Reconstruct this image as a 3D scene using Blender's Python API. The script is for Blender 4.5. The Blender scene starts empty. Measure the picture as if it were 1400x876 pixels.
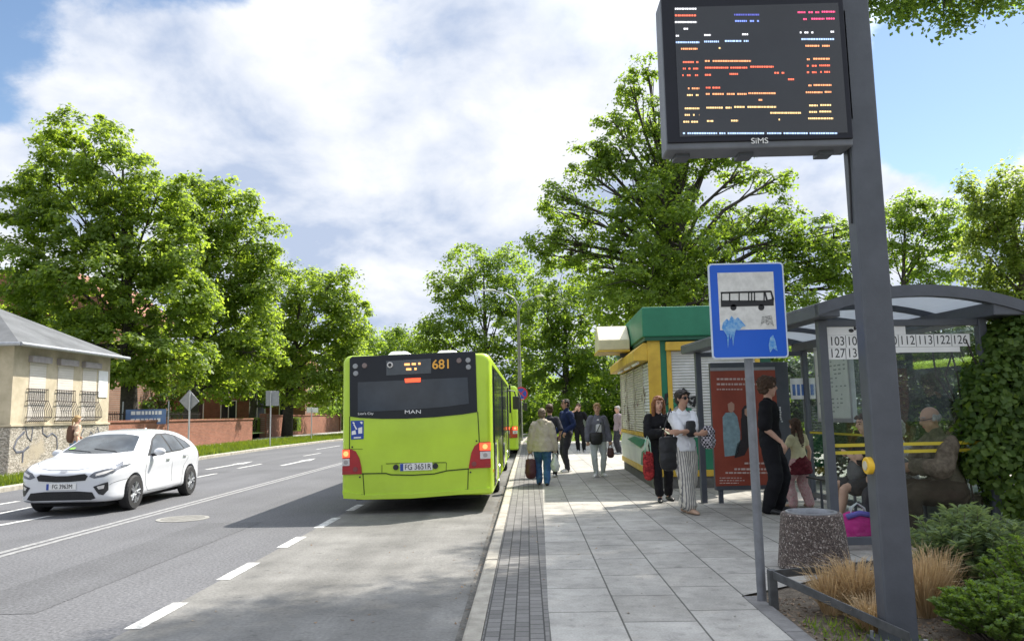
import bpy, bmesh, math, random
import numpy as np
from mathutils import Vector, Matrix, Euler
from mathutils.bvhtree import BVHTree

S = bpy.context.scene
COL = S.collection
R = math.radians
# ------------------------------------------------------------------ camera
CAM_H, FPX = 1.58, 1047.0
_p, _r, _y = R(6.94), R(1.07), R(1.0657)
_f = Vector((-math.sin(_y)*math.cos(_p), math.cos(_y)*math.cos(_p), math.sin(_p)))
_rt = Vector((math.cos(_y), math.sin(_y), 0)); _up = _rt.cross(_f)
AX_R = _rt*math.cos(_r) - _up*math.sin(_r)
AX_U = _rt*math.sin(_r) + _up*math.cos(_r)
cam_d = bpy.data.cameras.new('camera')
cam = bpy.data.objects.new('camera', cam_d); COL.objects.link(cam)
cam.matrix_world = Matrix(((AX_R.x, AX_U.x, -_f.x, 0), (AX_R.y, AX_U.y, -_f.y, 0), (AX_R.z, AX_U.z, -_f.z, CAM_H), (0, 0, 0, 1)))
cam_d.sensor_width = 36; cam_d.lens = FPX/1400*36
cam_d.clip_start = 0.05; cam_d.clip_end = 3000
S.camera = cam

def ray(u, v): return AX_R*((u-700)/FPX) + AX_U*((438-v)/FPX) + _f
def G(u, v, z=0.0):                     # point of the level z that the photograph shows at (u, v)
    r = ray(u, v); t = (z-CAM_H)/r.z; return Vector((r.x*t, r.y*t, z))
def P(u, v, d):                         # point at distance d along the road
    r = ray(u, v); t = d/r.y; return Vector((r.x*t, d, CAM_H+r.z*t))

# ------------------------------------------------------------------ sky and sun
SUN = Vector((1.48, 1.33, 2.55)).normalized()
EL = math.asin(SUN.z); AZ = math.atan2(SUN.x, SUN.y)
W = bpy.data.worlds.new('World'); S.world = W; W.use_nodes = True
def build_world():
    nt = W.node_tree; N = nt.nodes; L = nt.links; N.clear()
    out = N.new('ShaderNodeOutputWorld')
    sky = N.new('ShaderNodeTexSky'); sky.sky_type = 'NISHITA'; sky.sun_disc = False
    sky.sun_elevation = EL; sky.sun_rotation = AZ; sky.air_density = 1.1; sky.dust_density = 0.25; sky.ozone_density = 1.6
    b1 = N.new('ShaderNodeBackground'); b1.inputs[1].default_value = 0.085
    L.new(sky.outputs[0], b1.inputs[0])
    tc = N.new('ShaderNodeTexCoord')
    sep = N.new('ShaderNodeSeparateXYZ'); L.new(tc.outputs['Generated'], sep.inputs[0])
    def math_(op, a, b=None, clamp=False):
        m = N.new('ShaderNodeMath'); m.operation = op; m.use_clamp = clamp
        for i, q in enumerate((a, b)):
            if q is None: continue
            if isinstance(q, (int, float)): m.inputs[i].default_value = q
            else: L.new(q, m.inputs[i])
        return m.outputs[0]
    zz = math_('ADD', math_('MAXIMUM', sep.outputs[2], 0.0), 0.42)
    comb = N.new('ShaderNodeCombineXYZ')
    L.new(math_('DIVIDE', sep.outputs[0], zz), comb.inputs[0]); L.new(math_('DIVIDE', sep.outputs[1], zz), comb.inputs[1])
    def noise(scale, det, rough, off, dist=0.0):
        mp = N.new('ShaderNodeMapping'); L.new(comb.outputs[0], mp.inputs[0]); mp.inputs['Location'].default_value = off
        n = N.new('ShaderNodeTexNoise'); n.inputs['Scale'].default_value = scale; n.inputs['Detail'].default_value = det
        n.inputs['Roughness'].default_value = rough; n.inputs['Distortion'].default_value = dist
        L.new(mp.outputs[0], n.inputs['Vector']); return n.outputs[0]
    cover = noise(2.2, 10, 0.60, (3.1, 1.7, 0), 0.15)
    # openings in the cloud deck where the blue shows
    def opening(u, v, inner, outer, amt):
        d = ray(u, v).normalized()
        vm = N.new('ShaderNodeVectorMath'); vm.operation = 'DISTANCE'; L.new(tc.outputs['Generated'], vm.inputs[0]); vm.inputs[1].default_value = d
        mr = N.new('ShaderNodeMapRange'); mr.interpolation_type = 'SMOOTHSTEP'
        L.new(vm.outputs['Value'], mr.inputs[0]); mr.inputs[1].default_value = inner; mr.inputs[2].default_value = outer
        mr.inputs[3].default_value = amt; mr.inputs[4].default_value = 0.0
        return mr.outputs[0]
    hole = math_('ADD', opening(-60, -30, 0.04, 0.20, 0.40), opening(1300, 95, 0.05, 0.15, 0.40))
    hole = math_('ADD', hole, opening(0, 330, 0.02, 0.10, 0.12))
    hole = math_('ADD', hole, opening(250, -60, 0.02, 0.14, 0.25))
    cov = math_('SUBTRACT', math_('ADD', cover, 0.17), hole)
    mask = N.new('ShaderNodeMapRange'); mask.interpolation_type = 'SMOOTHSTEP'; L.new(cov, mask.inputs[0])
    mask.inputs[1].default_value = 0.43; mask.inputs[2].default_value = 0.55
    body = noise(3.4, 10, 0.56, (-4.2, 0.4, 2.0), 0.15)
    ramp = N.new('ShaderNodeValToRGB'); L.new(body, ramp.inputs[0])
    e = ramp.color_ramp.elements
    e[0].position = 0.40; e[0].color = (0.275, 0.325, 0.425, 1)
    e[1].position = 0.66; e[1].color = (0.57, 0.575, 0.585, 1)
    m1 = e.new(0.5); m1.color = (0.41, 0.44, 0.50, 1)
    b2 = N.new('ShaderNodeBackground'); L.new(ramp.outputs[0], b2.inputs[0])
    # extra cloud brightness towards the sun and overhead, added to lift ambient fill
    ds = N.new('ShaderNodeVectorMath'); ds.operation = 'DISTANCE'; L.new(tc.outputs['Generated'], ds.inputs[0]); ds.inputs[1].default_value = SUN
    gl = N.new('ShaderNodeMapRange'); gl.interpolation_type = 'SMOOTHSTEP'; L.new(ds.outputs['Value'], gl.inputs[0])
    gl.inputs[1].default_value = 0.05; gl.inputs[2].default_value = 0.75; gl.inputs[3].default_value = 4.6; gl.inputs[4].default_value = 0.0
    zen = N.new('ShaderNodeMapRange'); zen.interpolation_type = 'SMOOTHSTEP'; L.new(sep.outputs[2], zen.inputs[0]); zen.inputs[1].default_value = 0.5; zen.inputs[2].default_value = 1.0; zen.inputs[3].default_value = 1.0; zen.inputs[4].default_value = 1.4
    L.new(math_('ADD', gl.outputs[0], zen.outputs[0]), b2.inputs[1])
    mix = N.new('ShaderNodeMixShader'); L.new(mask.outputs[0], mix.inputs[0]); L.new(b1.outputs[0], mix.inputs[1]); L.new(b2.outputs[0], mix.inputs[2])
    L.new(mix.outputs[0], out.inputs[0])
build_world()
sl = bpy.data.lights.new('sun', 'SUN'); sl.energy = 4.6; sl.angle = R(0.53); sl.color = (1.0, 0.94, 0.84)
so = bpy.data.objects.new('sun', sl); COL.objects.link(so)
so.rotation_euler = SUN.to_track_quat('Z', 'Y').to_euler(); so.location = SUN*80
S.view_settings.view_transform = 'Standard'; S.view_settings.look = 'None'
S.view_settings.exposure = 0.98; S.view_settings.gamma = 1; S.view_settings.use_curve_mapping = False
S.cycles.max_bounces = 8; S.cycles.diffuse_bounces = 5; S.cycles.transparent_max_bounces = 12
S.cycles.use_denoising = True

# ------------------------------------------------------------------ helpers
rnd = random.Random(7)
def tag(o, label=None, cat=None, group=None, kind=None):
    if label: o['label'] = label
    if cat: o['category'] = cat
    if group: o['group'] = group
    if kind: o['kind'] = kind
    return o
def empty(name, loc=(0, 0, 0), rz=0.0):
    o = bpy.data.objects.new(name, None); COL.objects.link(o); o.location = loc; o.rotation_euler = (0, 0, rz)
    o.empty_display_size = 0.2
    return o
def copy_tree(o, parent=None):
    c = o.copy(); COL.objects.link(c); c.parent = parent
    for ch in o.children: copy_tree(ch, c)
    return c

MATS = {}
def M(name, col, rough=0.6, metal=0.0, var=0.12, scale=6.0, bump=0.0, bscale=40.0, col2=None, spec=0.5, emit=None, estr=0.0, coat=0.0, tw=None):
    """Principled surface whose colour wanders between two tones of the thing's own colour, with a fine bump."""
    if name in MATS: return MATS[name]
    m = bpy.data.materials.new(name); m.use_nodes = True; nt = m.node_tree; N = nt.nodes; L = nt.links
    b = N['Principled BSDF']
    b.inputs['Roughness'].default_value = rough; b.inputs['Metallic'].default_value = metal
    b.inputs['Specular IOR Level'].default_value = spec; b.inputs['Coat Weight'].default_value = coat; b.inputs['Coat Roughness'].default_value = 0.06
    tc = N.new('ShaderNodeTexCoord')
    if var or col2:
        n = N.new('ShaderNodeTexNoise'); n.inputs['Scale'].default_value = scale; n.inputs['Detail'].default_value = 7; n.inputs['Roughness'].default_value = 0.62
        L.new(tc.outputs['Object'], n.inputs['Vector'])
        r = N.new('ShaderNodeValToRGB'); L.new(n.outputs[0], r.inputs[0])
        c2 = col2 or tuple(min(1, c*(1+var)) for c in col)
        c1 = col if col2 else tuple(c*(1-var) for c in col)
        r.color_ramp.elements[0].position = 0.35; r.color_ramp.elements[0].color = (*c1, 1)
        r.color_ramp.elements[1].position = 0.65; r.color_ramp.elements[1].color = (*c2, 1)
        L.new(r.outputs[0], b.inputs['Base Color'])
    else:
        b.inputs['Base Color'].default_value = (*col, 1)
    if bump:
        n2 = N.new('ShaderNodeTexNoise'); n2.inputs['Scale'].default_value = bscale; n2.inputs['Detail'].default_value = 4
        L.new(tc.outputs['Object'], n2.inputs['Vector'])
        bp = N.new('ShaderNodeBump'); bp.inputs['Strength'].default_value = bump; bp.inputs['Distance'].default_value = 0.02
        L.new(n2.outputs[0], bp.inputs['Height']); L.new(bp.outputs[0], b.inputs['Normal'])
    if emit:
        b.inputs['Emission Color'].default_value = (*emit, 1); b.inputs['Emission Strength'].default_value = estr
    MATS[name] = m
    return m
def glass(name, tint=(0.86, 0.92, 0.9), refl=0.09, rough=0.02, body=None, bodymix=0.0):
    if name in MATS: return MATS[name]
    m = bpy.data.materials.new(name); m.use_nodes = True; nt = m.node_tree; N = nt.nodes; L = nt.links
    N.remove(N['Principled BSDF']); out = N['Material Output']
    t = N.new('ShaderNodeBsdfTransparent'); t.inputs[0].default_value = (*tint, 1)
    g = N.new('ShaderNodeBsdfGlossy'); g.inputs['Roughness'].default_value = rough
    lw = N.new('ShaderNodeLayerWeight'); lw.inputs[0].default_value = 0.25
    ad = N.new('ShaderNodeMath'); ad.operation = 'MULTIPLY_ADD'; L.new(lw.outputs['Fresnel'], ad.inputs[0]); ad.inputs[1].default_value = 0.35; ad.inputs[2].default_value = refl; ad.use_clamp = True
    mx = N.new('ShaderNodeMixShader'); L.new(ad.outputs[0], mx.inputs[0]); L.new(t.outputs[0], mx.inputs[1]); L.new(g.outputs[0], mx.inputs[2])
    last = mx
    if bodymix:
        d = N.new('ShaderNodeBsdfDiffuse'); d.inputs[0].default_value = (*body, 1)
        tr = N.new('ShaderNodeBsdfTranslucent'); tr.inputs[0].default_value = (*body, 1)
        ds = N.new('ShaderNodeMixShader'); ds.inputs[0].default_value = 0.6; L.new(d.outputs[0], ds.inputs[1]); L.new(tr.outputs[0], ds.inputs[2])
        m2 = N.new('ShaderNodeMixShader'); m2.inputs[0].default_value = bodymix; L.new(mx.outputs[0], m2.inputs[1]); L.new(ds.outputs[0], m2.inputs[2]); last = m2
    L.new(last.outputs[0], out.inputs[0]); MATS[name] = m
    return m
def leafmat(name, a, b, trans=0.45, tcol=None, rough=0.5):
    if name in MATS: return MATS[name]
    m = bpy.data.materials.new(name); m.use_nodes = True; nt = m.node_tree; N = nt.nodes; L = nt.links
    p = N['Principled BSDF']; out = N['Material Output']
    g = N.new('ShaderNodeNewGeometry')
    r = N.new('ShaderNodeValToRGB'); L.new(g.outputs['Random Per Island'], r.inputs[0])
    r.color_ramp.elements[0].color = (*a, 1); r.color_ramp.elements[1].color = (*b, 1)
    L.new(r.outputs[0], p.inputs['Base Color']); p.inputs['Roughness'].default_value = rough; p.inputs['Specular IOR Level'].default_value = 0.35
    t = N.new('ShaderNodeBsdfTranslucent')
    mu = N.new('ShaderNodeMix'); mu.data_type = 'RGBA'; mu.blend_type = 'MULTIPLY'; mu.inputs[0].default_value = 1
    L.new(r.outputs[0], mu.inputs[6]); mu.inputs[7].default_value = (*(tcol or (2.3, 1.9, 0.7)), 1)
    L.new(mu.outputs[2], t.inputs[0])
    mx = N.new('ShaderNodeMixShader'); mx.inputs[0].default_value = trans
    L.new(p.outputs[0], mx.inputs[1]); L.new(t.outputs[0], mx.inputs[2]); L.new(mx.outputs[0], out.inputs[0])
    MATS[name] = m
    return m

class MB:
    """Collects shapes; build() links them as one mesh object."""
    def __init__(s): s.v = []; s.f = []
    def add(s, vs, fs):
        o = len(s.v); s.v += [tuple(q) for q in vs]; s.f += [tuple(i+o for i in f) for f in fs]; return s
    def box(s, lo, hi, mat=None):
        x0, y0, z0 = lo; x1, y1, z1 = hi
        vs = [(x0,y0,z0),(x1,y0,z0),(x1,y1,z0),(x0,y1,z0),(x0,y0,z1),(x1,y0,z1),(x1,y1,z1),(x0,y1,z1)]
        if mat is not None: vs = [mat @ Vector(q) for q in vs]
        return s.add(vs, [(0,3,2,1),(4,5,6,7),(0,1,5,4),(1,2,6,5),(2,3,7,6),(3,0,4,7)])
    def tube(s, pts, rad, n=10, caps=True, ell=None, xdir=None):
        """tube through pts with radius per point; ell = second radius per point across xdir"""
        pts = [Vector(p) for p in pts]; k = len(pts)
        if isinstance(rad, (int, float)): rad = [rad]*k
        vs = []; prev = None
        for i, p in enumerate(pts):
            t = (pts[min(i+1, k-1)]-pts[max(i-1, 0)])
            if t.length < 1e-9: t = Vector((0, 0, 1))
            t.normalize()
            if xdir is not None: a = Vector(xdir)
            elif prev is not None: a = prev
            else: a = Vector((1, 0, 0)) if abs(t.x) < 0.9 else Vector((0, 1, 0))
            a = a - t*a.dot(t)
            if a.length < 1e-6: a = t.orthogonal()
            a.normalize(); b = t.cross(a); prev = a
            ra = rad[i]; rb = ell[i] if ell else ra
            for j in range(n):
                th = 2*math.pi*j/n
                vs.append(p + a*(ra*math.cos(th)) + b*(rb*math.sin(th)))
        fs = [(i*n+j, i*n+(j+1) % n, (i+1)*n+(j+1) % n, (i+1)*n+j) for i in range(k-1) for j in range(n)]
        if caps: fs += [tuple(range(n-1, -1, -1)), tuple((k-1)*n+j for j in range(n))]
        return s.add(vs, fs)
    def cyl(s, p0, p1, r0, r1=None, n=16): return s.tube([p0, p1], [r0, r0 if r1 is None else r1], n)
    def prism(s, poly, y0, y1, ax='xz'):
        """polygon in two axes extruded along the third"""
        k = len(poly)
        def mk(a, b, c): return {'xz': (a, c, b), 'xy': (a, b, c), 'yz': (c, a, b)}[ax]
        vs = [mk(a, b, y0) for a, b in poly] + [mk(a, b, y1) for a, b in poly]
        fs = [tuple(range(k)), tuple(range(2*k-1, k-1, -1))] + [(i, i+k, (i+1) % k+k, (i+1) % k) for i in range(k)]
        return s.add(vs, fs)
    def ball(s, c, r, n=12, m=8, rot=None):
        r = (r, r, r) if isinstance(r, (int, float)) else r; c = Vector(c)
        vs = []; 
        for i in range(1, m):
            ph = math.pi*i/m
            for j in range(n):
                th = 2*math.pi*j/n
                q = Vector((r[0]*math.sin(ph)*math.cos(th), r[1]*math.sin(ph)*math.sin(th), r[2]*math.cos(ph)))
                vs.append(c + (rot @ q if rot is not None else q))
        q = Vector((0, 0, r[2])); vs.append(c+(rot @ q if rot is not None else q)); vs.append(c-(rot @ q if rot is not None else q))
        fs = [(i*n+j, (i+1)*n+j, (i+1)*n+(j+1) % n, i*n+(j+1) % n) for i in range(m-2) for j in range(n)]
        T = len(vs)-2
        fs += [(T, j, (j+1) % n) for j in range(n)] + [(T+1, (m-2)*n+(j+1) % n, (m-2)*n+j) for j in range(n)]
        return s.add(vs, fs)
    def build(s, name, mat, parent=None, bevel=0.0, smooth=False, loc=None, rot=None, fix=True, seg=2):
        me = bpy.data.meshes.new(name); me.from_pydata(s.v, [], s.f); me.update()
        if fix:
            bm = bmesh.new(); bm.from_mesh(me); bmesh.ops.recalc_face_normals(bm, faces=bm.faces); bm.to_mesh(me); bm.free()
        o = bpy.data.objects.new(name, me); COL.objects.link(o)
        if mat: me.materials.append(mat)
        if parent: o.parent = parent
        if loc is not None: o.location = loc
        if rot is not None: o.rotation_euler = rot
        if smooth: me.polygons.foreach_set('use_smooth', [True]*len(me.polygons))
        if bevel:
            md = o.modifiers.new('bevel', 'BEVEL'); md.width = bevel; md.segments = seg; md.limit_method = 'ANGLE'; md.angle_limit = R(40)
            md.harden_normals = False
        return o
def box(name, mat, lo, hi, parent=None, bevel=0.004): return MB().box(lo, hi).build(name, mat, parent, bevel)
def fill_poly(pts):
    """triangulated outline (any polygon, points in 3D) -> MB"""
    bm = bmesh.new(); vs = [bm.verts.new(p) for p in pts]; f = bm.faces.new(vs)
    bmesh.ops.triangulate(bm, faces=[f]); bm.verts.index_update()
    m = MB(); m.add([v.co for v in bm.verts], [[v.index for v in q.verts] for q in bm.faces]); bm.free(); return m
def bake(o):
    dg = bpy.context.evaluated_depsgraph_get(); dg.update()
    me = bpy.data.meshes.new_from_object(o.evaluated_get(dg)); old = o.data
    o.modifiers.clear(); o.data = me; me.name = o.name
    if old.users == 0 and isinstance(old, bpy.types.Mesh): bpy.data.meshes.remove(old)
    return o
def text(s, size, mat, parent=None, loc=(0, 0, 0), rot=(R(90), 0, 0), name='lettering', ext=0.002, align='CENTER', sx=1.0, bold=0.0):
    c = bpy.data.curves.new(name, 'FONT'); c.body = s; c.size = size; c.extrude = ext; c.align_x = align; c.align_y = 'CENTER'; c.offset = bold
    o = bpy.data.objects.new(name, c); COL.objects.link(o)
    dg = bpy.context.evaluated_depsgraph_get()
    me = bpy.data.meshes.new_from_object(o.evaluated_get(dg)); bpy.data.objects.remove(o)
    for v in me.vertices: v.co.x *= sx
    o = bpy.data.objects.new(name, me); COL.objects.link(o); me.materials.clear(); me.materials.append(mat)
    if parent: o.parent = parent
    o.location = loc; o.rotation_euler = rot
    return o
def np_mesh(name, V, F, mat, parent=None, smooth=False):
    me = bpy.data.meshes.new(name); nv = len(V); nf, k = F.shape
    me.vertices.add(nv); me.vertices.foreach_set('co', V.astype(np.float32).ravel())
    me.loops.add(nf*k); me.loops.foreach_set('vertex_index', F.astype(np.int32).ravel())
    me.polygons.add(nf); me.polygons.foreach_set('loop_start', np.arange(0, nf*k, k, dtype=np.int32)); me.polygons.foreach_set('loop_total', np.full(nf, k, dtype=np.int32))
    if smooth: me.polygons.foreach_set('use_smooth', np.ones(nf, dtype=bool))
    me.update(calc_edges=True); me.materials.append(mat)
    o = bpy.data.objects.new(name, me); COL.objects.link(o)
    if parent: o.parent = parent
    return o
def unit(a): return a/np.maximum(np.linalg.norm(a, axis=-1, keepdims=True), 1e-9)
def leaves_at(C, Nrm, size, rg, asp=0.62, jitter=0.55, fold=0.12):
    """one folded leaf blade per centre C with rough normal Nrm"""
    n = len(C); nr = unit(Nrm + rg.normal(0, jitter, (n, 3)))
    a = unit(np.cross(nr, rg.normal(0, 1, (n, 3)))); b = np.cross(nr, a)
    sz = size*rg.uniform(0.65, 1.3, (n, 1)) if np.isscalar(size) else (size*rg.uniform(0.65, 1.3, n))[:, None]
    L = a*sz*0.5; B = b*sz*0.5*asp; D = nr*sz*fold
    V = np.stack([C-L, C+B-D-L*0.15, C+L-D*0.4, C-B-D-L*0.15], 1).reshape(-1, 3)
    return V, np.arange(n*4).reshape(-1, 4)
# ------------------------------------------------------------------ ground materials
def brickmat(name, c1, c2, mortar, bw, rh, ms, axes='yx', offset=0.5, off=(0, 0, 0), rough=0.85, stain=0.25, sscale=1.2, bump=0.5, freq=2, fine=0.10, spots=0):
    m = bpy.data.materials.new(name); m.use_nodes = True; nt = m.node_tree; N = nt.nodes; L = nt.links
    b = N['Principled BSDF']; b.inputs['Roughness'].default_value = rough; b.inputs['Specular IOR Level'].default_value = 0.3
    tc = N.new('ShaderNodeTexCoord'); sp = N.new('ShaderNodeSeparateXYZ'); L.new(tc.outputs['Object'], sp.inputs[0])
    cb = N.new('ShaderNodeCombineXYZ'); ix = {'x': 0, 'y': 1, 'z': 2}
    L.new(sp.outputs[ix[axes[0]]], cb.inputs[0]); L.new(sp.outputs[ix[axes[1]]], cb.inputs[1])
    mp = N.new('ShaderNodeMapping'); L.new(cb.outputs[0], mp.inputs[0]); mp.inputs['Location'].default_value = off
    br = N.new('ShaderNodeTexBrick'); L.new(mp.outputs[0], br.inputs['Vector'])
    br.offset = offset; br.offset_frequency = freq; br.squash = 1
    br.inputs['Scale'].default_value = 1; br.inputs['Brick Width'].default_value = bw; br.inputs['Row Height'].default_value = rh
    br.inputs['Mortar Size'].default_value = ms; br.inputs['Mortar Smooth'].default_value = 0.3; br.inputs['Bias'].default_value = 0
    br.inputs['Color1'].default_value = (*c1, 1); br.inputs['Color2'].default_value = (*c2, 1); br.inputs['Mortar'].default_value = (*mortar, 1)
    def nz(sc, det, lo, hi, a, c):
        n = N.new('ShaderNodeTexNoise'); n.inputs['Scale'].default_value = sc; n.inputs['Detail'].default_value = det; n.inputs['Roughness'].default_value = 0.65
        L.new(tc.outputs['Object'], n.inputs['Vector'])
        r = N.new('ShaderNodeMapRange'); L.new(n.outputs[0], r.inputs[0]); r.inputs[1].default_value = lo; r.inputs[2].default_value = hi; r.inputs[3].default_value = a; r.inputs[4].default_value = c
        return r.outputs[0], n.outputs[0]
    s1, _ = nz(sscale, 8, 0.3, 0.7, 1-stain, 1+stain*0.6); s2, f2 = nz(60, 5, 0.3, 0.7, 1-fine, 1+fine)
    mm = N.new('ShaderNodeMath'); mm.operation = 'MULTIPLY'; L.new(s1, mm.inputs[0]); L.new(s2, mm.inputs[1])
    fac = mm.outputs[0]
    if spots:                                             # trodden gum and drip spots, blotchy wear
        for sc, lim, amt in ((2.3, .045, .62), (5.5, .05, .72), (1.1, .06, .7)):
            v = N.new('ShaderNodeTexVoronoi'); v.inputs['Scale'].default_value = sc; L.new(tc.outputs['Object'], v.inputs['Vector'])
            q = N.new('ShaderNodeMapRange'); L.new(v.outputs['Distance'], q.inputs[0]); q.inputs[1].default_value = lim*.7; q.inputs[2].default_value = lim*1.2; q.inputs[3].default_value = amt; q.inputs[4].default_value = 1
            p = N.new('ShaderNodeMath'); p.operation = 'MULTIPLY'; L.new(fac, p.inputs[0]); L.new(q.outputs[0], p.inputs[1]); fac = p.outputs[0]
        s5, _ = nz(9, 7, .28, .46, .72, 1.0); p = N.new('ShaderNodeMath'); p.operation = 'MULTIPLY'; L.new(fac, p.inputs[0]); L.new(s5, p.inputs[1]); fac = p.outputs[0]
    vm = N.new('ShaderNodeVectorMath'); vm.operation = 'SCALE'; L.new(br.outputs[0], vm.inputs[0]); L.new(fac, vm.inputs['Scale'])
    L.new(vm.outputs[0], b.inputs['Base Color'])
    ad = N.new('ShaderNodeMath'); ad.operation = 'MULTIPLY_ADD'; L.new(br.outputs['Fac'], ad.inputs[0]); ad.inputs[1].default_value = -1; L.new(f2, ad.inputs[2])
    bp = N.new('ShaderNodeBump'); bp.inputs['Strength'].default_value = bump; bp.inputs['Distance'].default_value = 0.01
    L.new(ad.outputs[0], bp.inputs['Height']); L.new(bp.outputs[0], b.inputs['Normal'])
    MATS[name] = m; return m
def roadmat(name, col, speck=0.25, stain=0.2, streak=0.12, rough=0.85, crack=0.0, big=0.35):
    """road surface: aggregate speckle, broad stains, wheel streaks along the lane, optional pitting"""
    m = bpy.data.materials.new(name); m.use_nodes = True; nt = m.node_tree; N = nt.nodes; L = nt.links
    b = N['Principled BSDF']; b.inputs['Roughness'].default_value = rough; b.inputs['Specular IOR Level'].default_value = 0.3
    tc = N.new('ShaderNodeTexCoord')
    def nz(sc, det, lo, hi, a, c, stretch=None):
        n = N.new('ShaderNodeTexNoise'); n.inputs['Scale'].default_value = sc; n.inputs['Detail'].default_value = det; n.inputs['Roughness'].default_value = 0.6
        src = tc.outputs['Object']
        if stretch:
            mp = N.new('ShaderNodeMapping'); mp.inputs['Scale'].default_value = stretch; L.new(src, mp.inputs[0]); src = mp.outputs[0]
        L.new(src, n.inputs['Vector'])
        r = N.new('ShaderNodeMapRange'); L.new(n.outputs[0], r.inputs[0]); r.inputs[1].default_value = lo; r.inputs[2].default_value = hi; r.inputs[3].default_value = a; r.inputs[4].default_value = c
        return r.outputs[0], n.outputs[0]
    s1, h = nz(34, 8, 0.32, 0.68, 1-speck, 1+speck)
    s2, _ = nz(big, 7, 0.3, 0.7, 1-stain, 1+stain)
    s3, _ = nz(1.4, 5, 0.3, 0.7, 1-streak, 1+streak, (1, 0.06, 1))
    def mul(a, c):
        q = N.new('ShaderNodeMath'); q.operation = 'MULTIPLY'; L.new(a, q.inputs[0]); L.new(c, q.inputs[1]); return q.outputs[0]
    f = mul(mul(s1, s2), s3)
    if crack:
        s4, _ = nz(7, 6, 0.24, 0.40, 1-crack, 1.0, (1, 2.2, 1)); f = mul(f, s4)
    vm = N.new('ShaderNodeVectorMath'); vm.operation = 'SCALE'; vm.inputs[0].default_value = col; L.new(f, vm.inputs['Scale'])
    L.new(vm.outputs[0], b.inputs['Base Color'])
    bp = N.new('ShaderNodeBump'); bp.inputs['Strength'].default_value = 0.5; bp.inputs['Distance'].default_value = 0.012
    L.new(h, bp.inputs['Height']); L.new(bp.outputs[0], b.inputs['Normal'])
    MATS[name] = m; return m
asphalt = roadmat('asphalt', (0.105, 0.106, 0.112), speck=0.42, stain=0.16, streak=0.10)
concrete = roadmat('bay_concrete', (0.15, 0.147, 0.138), speck=0.18, stain=0.30, streak=0.24, crack=0.65, big=1.1)
m_slab = brickmat('paving_slabs', (0.305, 0.292, 0.264), (0.38, 0.366, 0.334), (0.105, 0.10, 0.09), 0.78, 0.52, 0.008, 'yx', 0.37, (0.35, 0.405, 0), stain=0.30, sscale=2.6, bump=0.35, fine=.16, spots=1)
m_paver = brickmat('small_pavers', (0.145, 0.14, 0.133), (0.20, 0.194, 0.184), (0.06, 0.058, 0.054), 0.115, 0.1, 0.006, 'yx', 0.5, (0, 0.02, 0), stain=0.25, sscale=2.0, bump=0.6)
m_kerb = M('kerb_stone', (0.33, 0.305, 0.255), 0.85, var=0.25, scale=5, bump=0.5, bscale=60)
m_paint = M('road_paint', (0.46, 0.46, 0.44), 0.7, scale=9, bump=0.3, bscale=60, col2=(0.72, 0.72, 0.70))
m_paint_dirty = M('dirty_road_paint', (0.26, 0.26, 0.25), 0.75, scale=11, bump=0.4, bscale=50, col2=(0.66, 0.66, 0.64))
m_paint_old = M('worn_road_paint', (0.15, 0.15, 0.152), 0.75, scale=14, bump=0.3, bscale=60, col2=(0.30, 0.30, 0.295))
m_soil = M('soil', (0.07, 0.055, 0.04), 0.95, scale=18, bump=1.0, bscale=50, col2=(0.16, 0.13, 0.095))
m_turf = M('turf', (0.055, 0.095, 0.018), 0.95, scale=2.5, bump=1.0, bscale=40, col2=(0.10, 0.16, 0.03))
m_path = roadmat('path_surface', (0.30, 0.29, 0.275), speck=0.12, stain=0.15, streak=0.05)
m_dark = M('dark_grey_paint', (0.075, 0.083, 0.10), 0.42, var=0.12, scale=5, bump=0.05, bscale=90)
m_black = M('black_plastic', (0.018, 0.018, 0.02), 0.45, var=0.2)
m_white = M('white_enamel', (0.80, 0.80, 0.79), 0.4, var=0.04)
m_steel = M('galvanised_steel', (0.36, 0.37, 0.39), 0.45, 0.7, var=0.15, scale=12)
m_rubber = M('tyre_rubber', (0.022, 0.022, 0.023), 0.8, var=0.2, scale=20, bump=0.3)

# ------------------------------------------------------------------ ground sheets
def sheet(name, pts, mat, z=None, kind='structure'):
    o = fill_poly([(p[0], p[1], p[2] if z is None else z) for p in pts]).build(name, mat); tag(o, kind=kind)
    if o.data.polygons[0].normal.z < 0: o.data.flip_normals()
    return o
KL = [(-11.3, -12), (-11.7, 8), (-12.15, 17.5), (-12.7, 25), (-13.15, 33), (-13.3, 40), (-12.9, 49), (-11.8, 60), (-9.6, 78), (-6.0, 100), (0, 130), (12, 170)]
KR = [(-0.47, -12), (-0.47, 12), (-0.48, 20), (-0.42, 40), (0.3, 62), (2.2, 82), (6.5, 104), (14, 134), (28, 172)]
DIV = -3.08                                            # seam between carriageway and bus bay
sheet('ground', [(-400, -60), (400, -60), (400, 700), (-400, 700)], m_turf, -0.03)
ROAD = [(-11.3, -12)] + KL[1:] + [KR[-1]] + [k for k in KR[::-1] if k[1] > 45] + [(-1.2, 52), (DIV, 44), (DIV, -12)]
sheet('road', ROAD, asphalt, 0.0)
sheet('bus_bay', [(DIV, -12), (DIV, 44), (-1.2, 52), (0.05, 55), (-0.42, 40), (-0.48, 20), (-0.47, 12), (-0.47, -12)], concrete, 0.0)
sheet('gutter_dirt', [(-0.58, -12), (-0.55, 6), (-0.58, 13), (-0.55, 21), (-0.52, 40), (-0.42, 40), (-0.48, 20), (-0.47, 12), (-0.47, -12)], roadmat('gutter_grit', (.105, .10, .09), speck=.4, stain=.4, streak=.3, crack=.5, big=2.5), 0.004)
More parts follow.
